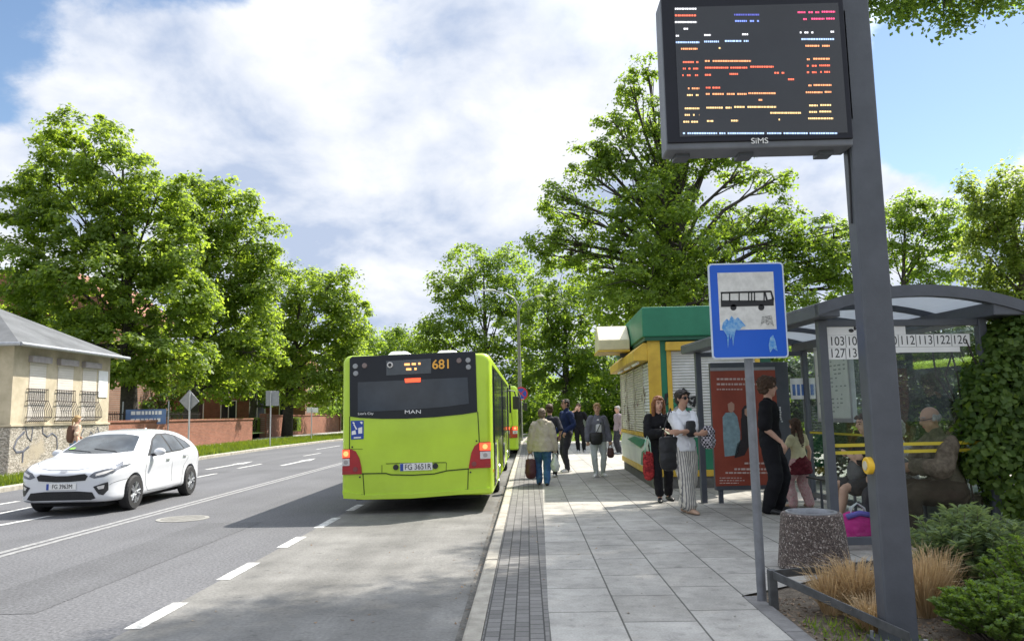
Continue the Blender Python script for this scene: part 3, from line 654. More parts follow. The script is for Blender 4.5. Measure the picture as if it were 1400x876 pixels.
for side in (0, 1):
    if side == 0: red = [(95, 562), (145, 560), (170, 572), (188, 605), (198, 650), (201, 685), (97, 688)]; lit = [(97, 566), (140, 564), (140, 602), (97, 604)]; clr = [(97, 610), (140, 608), (140, 643), (97, 645)]; rf_ = (169, 661)
    else: red = [(846, 524), (786, 526), (762, 545), (746, 580), (735, 640), (734, 658), (848, 652)]; lit = [(844, 528), (788, 530), (789, 567), (845, 565)]; clr = [(845, 571), (790, 573), (791, 610), (846, 607)]; rf_ = (760, 634)
    sx = 0.018
    def cl(p): x, z = bz(*p); return (max(-1.222, min(1.222, x)), z)
    def lamp_part(nm, pts, mat, y, par):
        # follows the rounded corner: outer points sit further forward
        pts = [cl(p) for p in pts]; k_ = len(pts); f = lambda x: 0.0
        vs = [(x, y+f(x), z) for x, z in pts] + [(x, y+0.05+f(x), z) for x, z in pts]
        return MB().add(vs, [tuple(range(k_)), tuple(range(2*k_-1, k_-1, -1))] + [(i, i+k_, (i+1) % k_+k_, (i+1) % k_) for i in range(k_)]).build(nm, mat, par, 0.004)
    tl = lamp_part('tail_light', red, m_red, -0.022, bus); lamp_part('brake_lamp', lit, m_redlit, -0.03, tl); lamp_part('reverse_lamp', clr, m_clear, -0.03, tl)
    cx_ = sum(cl(p)[0] for p in lit)/4; cz_ = sum(cl(p)[1] for p in lit)/4; ck_ = sum(cl(p)[0] for p in clr)/4; cq_ = sum(cl(p)[1] for p in clr)/4
    MB().cyl((cx_, -.036, cz_), (cx_, -.02, cz_), .042, n=20).build('lens_disc', M('lamp_red_core', (.9, .2, .08), .3, var=0, emit=(1, .22, .07), estr=1.5), tl, .002); MB().cyl((ck_, -.035, cq_), (ck_, -.02, cq_), .036, n=20).build('lens_disc', M('lamp_grey_core', (.36, .33, .32), .25, var=0), tl, .002)
    for f_ in (.30, .62): box('lens_divider', M('lamp_dim', (.22, .05, .05), .3, var=0), (min(cl(red[0])[0], cx_)-.0, -.0235, cq_-.13-f_*.08), (cx_+.08, -.0215, cq_-.125-f_*.08), tl, 0)
    c = bz(*rf_); MB().cyl((c[0], -0.03, c[1]), (c[0], 0, c[1]), 0.04, n=18).build('reflector', M('lamp_dim', (0.22, 0.05, 0.05), 0.3, var=0), tl, 0.003)
pl = rear('number_plate', [(390, 633), (552, 627), (553, 664), (391, 670)], m_plate, -0.02, thick=0.02)
rear('plate_band', [(391, 634), (408, 633), (408, 669), (392, 669.5)], m_pblue, -0.0215, pl, 0.01)
c = bz(480, 649); text('FG 3651R', 0.125, m_black, pl, (c[0], -0.023, c[1]), (R(90), R(-1.0), 0), 'lettering', sx=0.86)
for x, y_ in ((370, 651), (567, 645)):
    c = bz(x, y_); MB().cyl((c[0], -0.03, c[1]), (c[0], 0, c[1]), 0.045, n=16).build('plate_bolt', m_black, bus, 0.003)
# sides
for sx in (-1, 1):
    X = sx*(W2+0.004)
    lo, hi = sorted((X, X-sx*0.02))
    band = box('side_glazing', m_busglass, (lo, 0.35, 1.10), (hi, BL-0.4, 2.42), bus, 0.004)
    for yy in (1.9, 3.4, 4.75, 6.25, 7.6, 9.1, 10.5):
        lo2, hi2 = sorted((X+sx*0.003, X-sx*0.01)); box('window_bar', m_black, (lo2, yy-0.035, 1.10), (hi2, yy+0.035, 2.42), band, 0)
    if sx == 1:
        for yy in (0.62, 5.0, 9.95):
            w = 1.2 if yy > 1 else 0.75
            d_ = box('door', m_busblk, (X-0.02, yy, 0.36), (X+0.014, yy+w, 2.36), bus, 0.006)
            for k_ in range(2):
                a = yy+0.05+k_*(w/2); box('pane', m_busglass, (X+0.0145, a, 0.46), (X+0.02, a+w/2-0.1, 2.28), d_, 0)
        for yy in (2.5, 6.4, 8.3):
            box('skirt_panel', m_busblk, (X-0.01, yy, 0.32), (X+0.003, yy+0.02, 1.08), bus, 0)
    lo3, hi3 = sorted((X+sx*0.004, X-sx*0.01))
    box('side_marker', m_orange, (lo3, 0.22, 0.62), (hi3, 0.30, 0.67), bus, 0)
for x in (-0.42, 0.44):
    MB().add([(x-.24, .7, ZT), (x+.24, .7, ZT), (x+.24, 1.9, ZT), (x-.24, 1.9, ZT), (x-.15, .78, ZT+.12), (x+.15, .78, ZT+.12), (x+.15, 1.8, ZT+.12), (x-.15, 1.8, ZT+.12)], [(0, 1, 5, 4), (1, 2, 6, 5), (2, 3, 7, 6), (3, 0, 4, 7), (4, 5, 6, 7), (3, 2, 1, 0)]).build('roof_vent', m_white, bus, 0.05, seg=3)
for sx in (-1, 1):
    mi = MB(); mi.tube([(sx*1.15, BL-0.05, 2.35), (sx*1.42, BL+0.15, 2.30), (sx*1.47, BL+0.15, 2.12)], 0.022, 8)
    mo = mi.build('mirror_arm', m_black, bus); box('mirror', m_black, (sx*1.47-0.11, BL+0.09, 1.72), (sx*1.47+0.11, BL+0.2, 2.14), mo, 0.03)
box('windscreen', m_busglass, (-1.08, BL-0.02, 0.95), (1.08, BL+0.012, 2.3), bus, 0.02)
bus2 = copy_tree(bus); bus2.location = (-1.62, 28.2, 0)
bus2['label'] = 'second lime green city bus, mostly hidden in front of the bus numbered 681'
# the fleet number belongs to the first bus only
for o in list(bus2.children_recursive):
    if o.name.startswith(('fleet_number',)): bpy.data.objects.remove(o)

# ---------------- white hatchback
m_carw = M('white_car_paint', (0.62, 0.635, 0.665), 0.2, var=0.01, scale=2, coat=0.7)
m_carglass = M('car_glass', (0.05, 0.06, 0.068), 0.04, var=0.5, scale=2.2, spec=1.0)
CL = 4.30
cf, cr_ = G(184, 696), G(261, 675)
car = empty('white_hatchback', (-8.0, 13.0, 0)); tag(car, 'white five door hatchback driving towards the camera in the oncoming lane', 'car')
def interp(tab, y):
    for (a, va), (b, vb) in zip(tab[:-1], tab[1:]):
        if y <= b: 
            t = (y-a)/(b-a); t = max(0, min(1, t)); return va+(vb-va)*t
    return tab[-1][1]
def sm(tab, y, w=0.06): return (interp(tab, y-w)+2*interp(tab, y)+interp(tab, y+w))/4
# centre-line profile (y from nose, z) and belt line, half width
TOPZ = [(0, .66), (.03, .765), (.10, .83), (.3, .89), (.65, .95), (.98, .99), (1.08, 1.01), (1.78, 1.37), (2.1, 1.445), (2.6, 1.47), (3.0, 1.455), (3.4, 1.42), (3.7, 1.335), (3.95, 1.19), (4.13, 1.0), (4.26, .80), (4.3, .6)]
BELT = [(0, .62), (.04, .71), (.12, .765), (.35, .83), (.7, .89), (1.05, .935), (1.3, .95), (2.2, .965), (3.0, .99), (3.6, 1.01), (4.0, 1.0), (4.15, .92), (4.26, .78), (4.3, .58)]
HALF = [(0, .60), (.05, .70), (.15, .80), (.35, .865), (.8, .895), (1.6, .90), (3.4, .90), (3.9, .875), (4.15, .82), (4.25, .74), (4.3, .66)]
BOT = [(0, .26), (.1, .22), (.5, .20), (3.8, .22), (4.2, .28), (4.3, .34)]
ROOFW = [(.9, .78), (1.2, .71), (1.8, .60), (2.4, .575), (3.4, .555), (3.9, .56), (4.1, .66), (4.3, .60)]
ys = [0, .02, .05, .09, .15, .22, .32, .45, .6, .75, .9, 1.02, 1.1, 1.18, 1.26, 1.4, 1.55, 1.7, 1.85, 1.95, 2.05, 2.2, 2.4, 2.6, 2.8, 3.0, 3.2, 3.4, 3.6, 3.75, 3.86, 3.94, 4.02, 4.1, 4.16, 4.21, 4.25, 4.28, 4.3]
cb = MB(); secs = []
for y in ys:
    tz, bz_, hw, bo = sm(TOPZ, y), sm(BELT, y), sm(HALF, y), interp(BOT, y)
    green = max(0.0, tz-bz_-0.06) / 0.42; green = min(1, green)
    rw = min(hw*0.93, hw*0.86*(1-green)+sm(ROOFW, y)*green)
    dz = tz-bz_
    sec = [(0, bo), (hw*.80, bo), (hw*.955, bo+.02), (hw*.985, bo+.10), (hw*.965, bo+(bz_-bo)*.45), (hw*.975, bo+(bz_-bo)*.62), (hw*1.0, bo+(bz_-bo)*.80), (hw*.975, bo+(bz_-bo)*.93), (hw*.945, bz_)]
    p8 = Vector((hw*.945, bz_)); pr = Vector((rw, bz_+dz*(0.80-0.0*green)))
    for t in (0.25, 0.5, 0.75, 0.94): sec.append(tuple(p8.lerp(pr, t)+Vector((0.018*math.sin(math.pi*t)*green, 0))))
    sec += [(rw*.93, bz_+dz*.905), (rw*.72, bz_+dz*.965), (rw*.4, bz_+dz*.993), (0, tz)]
    secs.append(sec)
k = len(secs[0]); half = k
for y, sec in zip(ys, secs):
    cb.v += [(x, y, z) for x, z in sec] + [(-x, y, z) for x, z in sec[1:-1][::-1]]
kk = 2*k-2
cb.f += [(i*kk+j, i*kk+(j+1) % kk, (i+1)*kk+(j+1) % kk, (i+1)*kk+j) for i in range(len(ys)-1) for j in range(kk)] + [tuple(range(kk)), tuple((len(ys)-1)*kk+j for j in range(kk))]
cbody = cb.build('body', m_carw, car, smooth=True)
md = cbody.modifiers.new('sub', 'SUBSURF'); md.levels = 1; md.render_levels = 1
FY, RY, WR = 0.88, 3.50, 0.315
for sx in (-1, 1):
    for yw in (FY, RY):
        c = MB().cyl((sx*0.60, yw, WR), (sx*1.2, yw, WR+0.0), 0.365, n=40).build('cutter', None); c.parent = car
        md = cbody.modifiers.new('arch', 'BOOLEAN'); md.operation = 'DIFFERENCE'; md.object = c; md.solver = 'EXACT'
bpy.context.view_layer.update(); bake(cbody)
for o in [o for o in bpy.data.objects if o.name.startswith('cutter')]: bpy.data.objects.remove(o)
cbody.data.polygons.foreach_set('use_smooth', [True]*len(cbody.data.polygons))
if hasattr(cbody.data, 'set_sharp_from_angle'): cbody.data.set_sharp_from_angle(angle=R(35))
while len(cbody.data.materials) > 1: cbody.data.materials.pop()
for sx in (-1, 1):
    for yw in (FY, RY): wheel('wheel', sx*0.80, yw, WR, 0.20, car, 'spokes', sx)
box('underbody', m_under, (-0.62, 0.3, 0.14), (0.62, 4.0, 0.5), car, 0)
dgv = bpy.context.evaluated_depsgraph_get()
bvh = BVHTree.FromPolygons([v.co.copy() for v in cbody.data.vertices], [tuple(p.vertices) for p in cbody.data.polygons])
def patch(name, pts, axis, mat, parent=car, off=0.005, cuts=4, thick=0.0):
    """polygon in two axes laid onto the car body along the third: axis 'x+','x-' (pts y,z), 'y-' (pts x,z, from the nose), 'z' (pts x,y from above)"""
    bm = bmesh.new()
    def lift(a, b):
        if axis[0] == 'x': s_ = 1 if axis[1] == '+' else -1; return Vector((s_*3, a, b)), Vector((-s_, 0, 0))
        if axis[0] == 'y': return Vector((a, -3, b)), Vector((0, 1, 0))
        if axis[0] == 'b': return Vector((a, 8, b)), Vector((0, -1, 0))
        return Vector((a, b, 4)), Vector((0, 0, -1))
    f = bm.faces.new([bm.verts.new((p[0], p[1], 0)) for p in pts])
    bmesh.ops.triangulate(bm, faces=[f]); bmesh.ops.subdivide_edges(bm, edges=bm.edges, cuts=cuts, use_grid_fill=True)
    for v in bm.verts:
        o, d = lift(v.co.x, v.co.y); h, n_, i_, ds = bvh.ray_cast(o, d)
        if h is None:
            h, n_, i_, ds = bvh.find_nearest(o + d*2.1)
        if n_.dot(d) > 0: n_ = -n_
        v.co = h + n_*off*0.6 - d*off*0.6
    m_ = MB(); bm.verts.index_update(); m_.add([v.co.copy() for v in bm.verts], [[v.index for v in q.verts] for q in bm.faces]); bm.free()
    o = m_.build(name, mat, parent, smooth=True)
    if thick: md = o.modifiers.new('s', 'SOLIDIFY'); md.thickness = thick; md.offset = 1
    return o
for sx in ('+', '-'):
    fr = patch('window_surround', [(1.42, .955), (1.6, 1.06), (2.0, 1.265), (2.35, 1.36), (2.85, 1.365), (3.2, 1.305), (3.5, 1.18), (3.64, 1.05), (3.0, .985), (2.0, .962)], 'x'+sx, m_black, off=0.004)
    patch('front_side_window', [(1.56, .985), (2.0, 1.23), (2.33, 1.325), (2.47, 1.33), (2.50, .995)], 'x'+sx, m_carglass, fr, 0.008)
    patch('rear_side_window', [(2.57, .997), (2.56, 1.328), (2.85, 1.33), (3.06, 1.295), (3.16, 1.01)], 'x'+sx, m_carglass, fr, 0.008)
    patch('quarter_window', [(3.21, 1.015), (3.12, 1.28), (3.25, 1.245), (3.46, 1.14), (3.56, 1.055)], 'x'+sx, m_carglass, fr, 0.008)
    s_ = 1 if sx == '+' else -1
    q = MB()
    for pts in ([(1.33, .93), (1.30, .70), (1.33, .40), (1.42, .30), (2.45, .27)], [(2.50, .97), (2.52, .27)], [(3.32, 1.0), (3.30, .80), (3.12, .66), (3.0, .29), (2.52, .27)]):
        pp = []
        for (a0, a1), (b0, b1) in zip(pts[:-1], pts[1:]):
            for t in range(6):
                y_, z_ = a0+(b0-a0)*t/6, a1+(b1-a1)*t/6
                h = bvh.ray_cast(Vector((s_*3, y_, z_)), Vector((-s_, 0, 0)))[0]
                if h: pp.append(h)
        q.tube(pp, 0.004, 5)
    q.build('door_gap', M('gap_dark', (0.06, 0.065, 0.07), 0.8, var=0), car)
    for yy, zz in ((2.28, .86), (3.12, .885)):
        h = bvh.ray_cast(Vector((s_*3, yy, zz)), Vector((-s_, 0, 0)))[0]
        MB().tube([h+Vector((-.02*s_, -.09, 0)), h+Vector((s_*.03, -.07, 0)), h+Vector((s_*.03, .07, 0)), h+Vector((-.02*s_, .09, 0))], 0.014, 8).build('door_handle', m_carw, car, smooth=True)
    mr = MB(); mr.ball((s_*1.0, 1.62, 1.02), (.115, .075, .075), 16, 10)
    mo = mr.build('wing_mirror', m_carw, car, smooth=True); MB().tube([(s_*.82, 1.62, .955), (s_*.95, 1.62, .975)], [.035, .03], 8).build('mirror_stalk', m_black, mo)
    hl = patch('headlight', [(s_*.47, .675), (s_*.56, .64), (s_*.70, .66), (s_*.80, .725), (s_*.86, .81), (s_*.865, .85), (s_*.72, .80), (s_*.54, .745)], 'y-', M('headlight_grey', (0.09, 0.095, 0.11), 0.1, var=0.3, scale=30, spec=0.8), off=0.006)
    patch('headlight_lens', [(s_*.58, .675), (s_*.72, .715), (s_*.80, .775), (s_*.70, .755), (s_*.58, .715)], 'y-', m_clear, hl, 0.010)
    patch('headlight_side', [(.12, .745), (.33, .85), (.58, .91), (.50, .85), (.30, .77), (.18, .71)], 'x'+sx, M('headlight_grey', (0, 0, 0)), hl, 0.006)
    ft = patch('fog_recess', [(s_*.55, .50), (s_*.75, .57), (s_*.755, .43), (s_*.70, .345), (s_*.64, .37)], 'y-', m_black, off=0.006)
    patch('fog_lamp', [(s_*.61, .50), (s_*.71, .525), (s_*.70, .46), (s_*.64, .45)], 'y-', m_clear, ft, 0.010)
    patch('arch_lip', [(FY-.42, .60), (FY, .72), (FY+.42, .60), (FY+.40, .58), (FY, .69), (FY-.40, .58)], 'x'+sx, m_carw, off=0.006) if False else None
patch('upper_grille', [(-.45, .685), (-.41, .61), (-.12, .59), (.12, .59), (.41, .61), (.45, .685), (.39, .72), (.1, .692), (-.1, .692), (-.39, .72)], 'y-', M('grille_black', (0.012, 0.012, 0.013), 0.5, var=0.4, scale=80, bump=1.0, bscale=120), off=0.008)
patch('lower_grille', [(-.60, .30), (-.54, .405), (-.3, .425), (.3, .425), (.54, .405), (.60, .30), (.52, .275), (-.52, .275)], 'y-', MATS['grille_black'], off=0.008)
for pts in ([(-.455, .69), (-.40, .735), (-.1, .706), (.1, .706), (.40, .735), (.455, .69), (.40, .722), (.1, .694), (-.1, .694), (-.40, .722)],):
    patch('grille_trim', pts, 'y-', m_alu, off=0.012)
q = MB()
def seamline(pts, ax):
    pp = []
    for (a0, a1), (b0, b1) in zip(pts[:-1], pts[1:]):
        for t in range(8):
            x_, z_ = a0+(b0-a0)*t/8, a1+(b1-a1)*t/8
            h = bvh.ray_cast(Vector((x_, -3, z_)), Vector((0, 1, 0)))[0] if ax == 'y' else bvh.ray_cast(Vector((x_, z_, 4)), Vector((0, 0, -1)))[0]
            if h: pp.append(h)
    if len(pp) > 1: q.tube(pp, 0.004, 5)
for s_ in (-1, 1):
    seamline([(s_*.50, .16), (s_*.68, .42), (s_*.76, .85), (s_*.74, 1.15)], 'z')
    seamline([(s_*.88, .60), (s_*.80, .55), (s_*.76, .52)], 'y')
seamline([(-.50, .13), (-.25, .075), (.25, .075), (.50, .13)], 'z')
q.build('panel_gap', M('gap_dark', (0, 0, 0)), car)
e_ = patch('bonnet_badge', [(-.065, .765), (-.05, .75), (.05, .75), (.065, .765), (.05, .78), (-.05, .78)], 'y-', m_alu, off=0.008)
h = bvh.ray_cast(Vector((0, -3, .52)), Vector((0, 1, 0)))[0]
pl = box('number_plate', m_plate, (-.26, h.y-.022, .455), (.26, h.y-.004, .565), car, 0.004); box('plate_band', m_pblue, (-.258, h.y-.0235, .457), (-.215, h.y-.01, .563), pl, 0)
text('FG 3963M', .108, m_black, pl, (.02, h.y-.025, .51), (R(90), 0, 0), 'lettering', sx=.78)
ws = patch('windscreen', [(-.68, 1.20), (-.535, 1.75), (-.2, 1.82), (.2, 1.82), (.535, 1.75), (.68, 1.20), (.3, 1.11), (-.3, 1.11)], 'z', m_carglass, off=0.006, cuts=6)
q = MB()
for sx in (-.15, .35): q.tube([bvh.ray_cast(Vector((a_, b_, 4)), Vector((0, 0, -1)))[0]+Vector((0, 0, .012)) for a_, b_ in ((sx-.45, 1.26), (sx-.2, 1.20), (sx, 1.16), (sx+.05, 1.12))], 0.007, 5)
q.build('wiper', m_black, ws)
patch('windscreen_sticker', [(-.60, 1.27), (-.50, 1.27), (-.49, 1.33), (-.58, 1.33)], 'z', M('sticker_green', (0.25, 0.62, 0.08), 0.5, var=0), ws, 0.010, 1)
MB().add([(-.02, 3.0, 1.40), (.02, 3.0, 1.40), (.02, 3.22, 1.36), (-.02, 3.22, 1.36), (0, 3.17, 1.475), (0, 3.22, 1.475)], [(0, 1, 4), (1, 2, 5, 4), (2, 3, 5), (3, 0, 4, 5), (0, 3, 2, 1)]).build('roof_fin', m_carw, car)
for sx in (-1, 1): patch('tail_light', [(4.02, .95), (4.24, .86), (4.24, .76), (4.05, .80)], 'x'+('+' if sx > 0 else '-'), m_red, off=0.006)
# place: near-side wheels on the photographed contact points
dx, dy = cr_.x-cf.x, cr_.y-cf.y
car.rotation_euler = (0, 0, R(2.0))
th = car.rotation_euler.z; loc = Vector((0.89*.96, FY*.95, 0)); rot_ = Matrix.Rotation(th, 3, 'Z') @ loc
car.location = (cf.x-rot_.x, cf.y-rot_.y, 0)
car.scale = (.96, .95, .97)
# ------------------------------------------------------------------ passenger information display on its pole
PD = 5.02
pb = P(1214, 860, PD); PX0 = 2.21; PX1 = 2.405
disp = empty('information_display', (2.31, PD+0.07, 0.1)); tag(disp, 'large departure display with glowing coloured rows bolted to a tall dark grey pole', 'display')
def dl(u, v, d=PD-0.03): p = P(u, v, d); return (p.x-2.31, p.z-0.1)
box('pole', m_dark, (PX0-2.31, -0.07, -0.1), (PX1-2.31, 0.07, 6.2), disp, 0.012)
bs = MB().box((PX0-2.36, -0.13, 0.0), (PX1-2.26, 0.13, 0.022)).build('base_plate', m_dark, disp, 0.004)
for x in (-.12, .115):
    for y in (-.105, .105): MB().cyl((x, y, .02), (x, y, .05), 0.014, n=8).build('bolt', m_steel, bs)
x0, zb = dl(911, 207); x1, zt = dl(1160, -8); zt = max(zt, dl(905, 3)[1]); x1 = PX0-2.31-0.004
Y0 = -0.12
box('housing', M('display_housing', (0.13, 0.14, 0.16), 0.5, var=0.1, scale=6), (x0, Y0, zb), (x1, Y0+0.20, zt), disp, 0.012)
box('front_frame', M('display_black', (0.012, 0.013, 0.02), 0.35, var=0.1, spec=0.3), (x0+.004, Y0-0.012, zb+.045), (x1-.004, Y0+0.004, zt-.006), disp, 0.006)
sx0, sz0 = dl(928, 190); sx1, sz1 = dl(1143, 8)
scr = box('screen', M('screen_grey', (0.045, 0.047, 0.052), 0.16, var=0.08, scale=2), (sx0, Y0-0.016, sz0), (sx1, Y0-0.004, sz1), disp, 0)
for x in (x0+.12, x0+.55, x1-.15): box('mounting_lug', m_dark, (x-.05, Y0+.08, zb-.025), (x+.05, Y0+.2, zb+.002), disp, 0.004)
box('bracket', m_dark, (x1-.002, Y0+.05, zb+.2), (PX0-2.31+.03, Y0+.13, zt-.1), disp, 0.004)
LED = {'w': (0.95, 0.95, 1.0), 'r': (1.0, 0.18, 0.10), 'p': (1.0, 0.10, 0.26), 'b': (0.22, 0.32, 1.0), 'o': (1.0, 0.40, 0.18), 'y': (1.0, 0.66, 0.30), 'c': (0.45, 0.62, 1.0), 'd': (0.10, 0.11, 0.45)}
for k_, c in LED.items(): M('led_'+k_, tuple(q*0.3 for q in c), 0.5, var=0, emit=c, estr=0.85)
# (zoom x from, x to, zoom y, colour, fill) read off the screen, zoom factor 3.98 from (890, 0)
ROWS = [(125, 240, 65, 'w', .9), (125, 240, 101, 'r', .95), (125, 243, 137, 'w', .9), (172, 195, 173, 'w', .8), (130, 146, 211, 'w', .9), (283, 318, 207, 'w', .7), (488, 522, 203, 'w', .7), (130, 256, 246, 'c', .9), (283, 384, 242, 'c', .7), (395, 522, 239, 'c', .8),
        (445, 580, 97, 'd', .8), (450, 580, 131, 'b', .7), (788, 905, 84, 'p', .8), (918, 990, 81, 'p', .9), (818, 838, 121, 'p', .9), (862, 932, 119, 'p', .9), (942, 990, 118, 'p', .9), (800, 872, 193, 'w', .5), (966, 984, 189, 'w', .9), (808, 984, 229, 'c', .85),
        (158, 246, 281, 'o', .8), (352, 372, 277, 'y', .7), (830, 960, 265, 'o', .85), (168, 252, 353, 'r', .8), (287, 535, 347, 'o', .75), (838, 853, 338, 'o', .9), (872, 960, 335, 'o', .95), (168, 250, 388, 'r', .7), (287, 515, 383, 'r', .8), (532, 658, 378, 'r', .85), (838, 890, 373, 'r', .6), (905, 962, 371, 'r', .9), (165, 250, 424, 'r', .7), (287, 322, 422, 'r', .9), (420, 465, 417, 'r', .7), (662, 716, 411, 'r', .6), (838, 890, 408, 'r', .8), (910, 962, 406, 'r', .8), (736, 768, 446, 'r', .8),
        (172, 256, 495, 'o', .8), (292, 380, 491, 'r', .8), (846, 862, 479, 'o', .9), (874, 970, 477, 'o', .95), (162, 252, 531, 'y', .7), (292, 512, 525, 'o', .75), (522, 668, 521, 'o', .85), (832, 922, 516, 'o', .9), (934, 970, 514, 'o', .8), (577, 598, 557, 'o', .8),
        (178, 256, 603, 'y', .9), (295, 430, 599, 'y', .85), (445, 672, 595, 'y', .8), (850, 896, 587, 'y', .7), (910, 970, 585, 'y', .85), (178, 256, 638, 'y', .7), (640, 806, 627, 'y', .95), (850, 900, 622, 'y', .7), (905, 970, 620, 'y', .85), (170, 250, 675, 'y', .8), (298, 334, 671, 'y', .7), (428, 466, 669, 'y', .7), (672, 692, 663, 'y', .8), (845, 980, 657, 'y', .9),
        (156, 1002, 737, 'c', .8)]
rr = random.Random(3)
def zrow(zx, zy): return dl(890+zx/3.98, zy/3.98)
for (a, b, zy, c, fl) in ROWS:
    m = MB(); x = a
    while x < b:
        w = rr.uniform(5, 12); 
        if rr.random() < fl+0.12:
            p0, p1 = zrow(x, zy-4.2), zrow(min(x+w, b), zy+4.2)
            m.box((p0[0], Y0-0.0185, p1[1]), (p1[0], Y0-0.0162, p0[1]))
        x += w+rr.uniform(2, 4)
    if m.v: m.build('led_row', MATS['led_'+c], scr)
c = zrow(583, 778); text('SiMS', 0.055, m_white, disp, (c[0], Y0-0.0145, c[1]), (R(90), 0, 0), 'lettering', sx=1.1)
bt = MB(); c = (0.0, 0)
c = dl(1196, 637, PD); yb_ = MB().cyl((PX0-2.345, -.01, c[1]), (PX0-2.30, -.01, c[1]), .055, n=28).build('call_button', M('button_yellow', (0.80, 0.50, 0.03), 0.45, var=.05), disp, .008)
MB().cyl((PX0-2.352, -.01, c[1]), (PX0-2.34, -.01, c[1]), .03, n=20).build('button_face', M('button_face', (0.55, 0.52, 0.40), 0.5, var=.1), yb_, .003)
MB().tube([(PX0-2.31-.003, -.02, zb+.4), (PX0-2.31-.003, -.03, zb-.1), (PX0-2.31-.003, .0, zb-.5)], .008, 6).build('cable', m_black, disp)

# ------------------------------------------------------------------ bus stop sign
SD = 6.12; sp_ = G(1042, 823, 0.11)
sign = empty('bus_stop_sign', (sp_.x, sp_.y, 0.1)); tag(sign, 'blue bus stop sign with a worn black bus pictogram on a grey steel post', 'sign')
MB().tube([(0, 0, -.1), (0, 0, 2.60)], .035, 16).build('post', M('post_grey', (0.20, 0.21, 0.23), .5, .4, var=.15, scale=9), sign, smooth=False)
def sl_(u, v): p = P(u, v, sp_.y-0.05); return (p.x-sp_.x, p.z-0.1)
def rrect(x0, z0, x1, z1, r, n=5):
    out = []
    for cx, cz, a in ((x1-r, z1-r, 0), (x0+r, z1-r, 90), (x0+r, z0+r, 180), (x1-r, z0+r, 270)):
        out += [(cx+r*math.cos(R(a+90*i/n)), cz+r*math.sin(R(a+90*i/n))) for i in range(n+1)]
    return out
a, b = sl_(967, 361), sl_(1078, 489)
pl = MB().prism(rrect(a[0], b[1], b[0], a[1], .03), -.062, -.046).build('sign_plate', M('sign_white_rim', (0.62, 0.70, 0.80), .4, var=.05), sign, .002)
MB().prism(rrect(a[0]+.012, b[1]+.012, b[0]-.012, a[1]-.012, .022), -.064, -.055).build('blue_field', M('sign_blue', (0.006, 0.105, 0.60), .35, var=.06, scale=2), pl, .001)
w0, w1 = sl_(980, 373.5), sl_(1061, 450)
MB().prism([(w0[0], w1[1]), (w1[0], w1[1]), (w1[0], w0[1]), (w0[0], w0[1])], -.0655, -.06).build('white_field', M('sign_white_worn', (0.60, 0.60, 0.58), .5, scale=14, col2=(0.78, 0.78, 0.76)), pl, 0)
q = MB(); Yp = (-.0675, -.064)
def sq(*pts): q.prism([sl_(*p) for p in pts], *Yp)
sq((984.5, 399.5), (1053, 397.5), (1053.5, 400), (985, 402)); sq((985, 411), (1046, 411), (1057, 408), (1057, 418), (985, 420))
for u in (985, 996, 1009, 1022, 1026, 1030, 1043): sq((u, 400), (u+1.6, 400), (u+1.6, 413), (u, 413))
sq((1052, 398), (1054, 398), (1057.5, 409), (1055, 411))
sq((1044, 400), (1046, 400), (1049, 411), (1046.5, 411))
for u, r_ in ((1002, 4.2), (1040, 4.2)): sq(*[(u+r_*math.cos(t), 420.5+r_*math.sin(t)) for t in [i*math.pi/7 for i in range(14)]])
q.build('bus_pictogram', m_black, pl)
q = MB(); sq((1041, 433), (1054, 431), (1057, 446), (1052, 442), (1049, 445), (1044, 441), (1039, 446)); q.build('sticker_residue', M('sticker_grey', (.14, .14, .13), .7, scale=60, col2=(.62, .62, .60)), pl)
q = MB()
def blot(pts, y=-.0682): q.prism([sl_(*p) for p in pts], y, y+.002)
blot([(986, 449), (988, 441), (993, 436), (996, 439), (999, 432), (1004, 437), (1008, 434), (1013, 439), (1019, 446), (1014, 447), (1010, 452), (1005, 451), (1003, 461), (1001.5, 473), (1000, 458), (998, 464), (996.5, 455), (994.5, 476), (993, 459), (990, 454)])
q.build('paint_stain', M('stain_light_blue', (0.05, 0.26, 0.66), .5, scale=32, col2=(0.30, 0.52, 0.74)), pl); q = MB()
blot([(1052, 462), (1056, 458), (1059, 466), (1062, 480), (1056, 476), (1052, 482), (1050, 472)])
q.build('paint_stain', M('stain_light_blue', (0.05, 0.26, 0.66), .5, scale=32, col2=(0.30, 0.52, 0.74)), pl)
for z in (2.15, 2.62): MB().tube([(-.05, -.045, z), (-.045, .03, z), (0, .045, z), (.045, .03, z), (.05, -.045, z)], .012, 6).build('clamp', m_steel, sign)

# ------------------------------------------------------------------ exposed aggregate litter bin
def aggregate():
    m = bpy.data.materials.new('exposed_aggregate'); m.use_nodes = True; nt = m.node_tree; N = nt.nodes; L = nt.links
    b = N['Principled BSDF']; b.inputs['Roughness'].default_value = .85
    tc = N.new('ShaderNodeTexCoord'); v = N.new('ShaderNodeTexVoronoi'); v.inputs['Scale'].default_value = 88; L.new(tc.outputs['Object'], v.inputs['Vector'])
    r = N.new('ShaderNodeValToRGB'); L.new(v.outputs['Color'], r.inputs[0]); e = r.color_ramp.elements
    e[0].color = (.06, .047, .04, 1); e[0].position = .15; e[1].color = (.55, .50, .45, 1); e[1].position = .95
    k = e.new(.5); k.color = (.11, .085, .075, 1); k = e.new(.74); k.color = (.20, .16, .14, 1)
    L.new(r.outputs[0], b.inputs['Base Color'])
    bp = N.new('ShaderNodeBump'); bp.inputs['Strength'].default_value = .9; bp.inputs['Distance'].default_value = .012; bp.invert = True
    L.new(v.outputs['Distance'], bp.inputs['Height']); L.new(bp.outputs[0], b.inputs['Normal']); return m
bc = G(1113, 786, .118); bd = bc.y+.32; bc = P(1114, 780, bd)
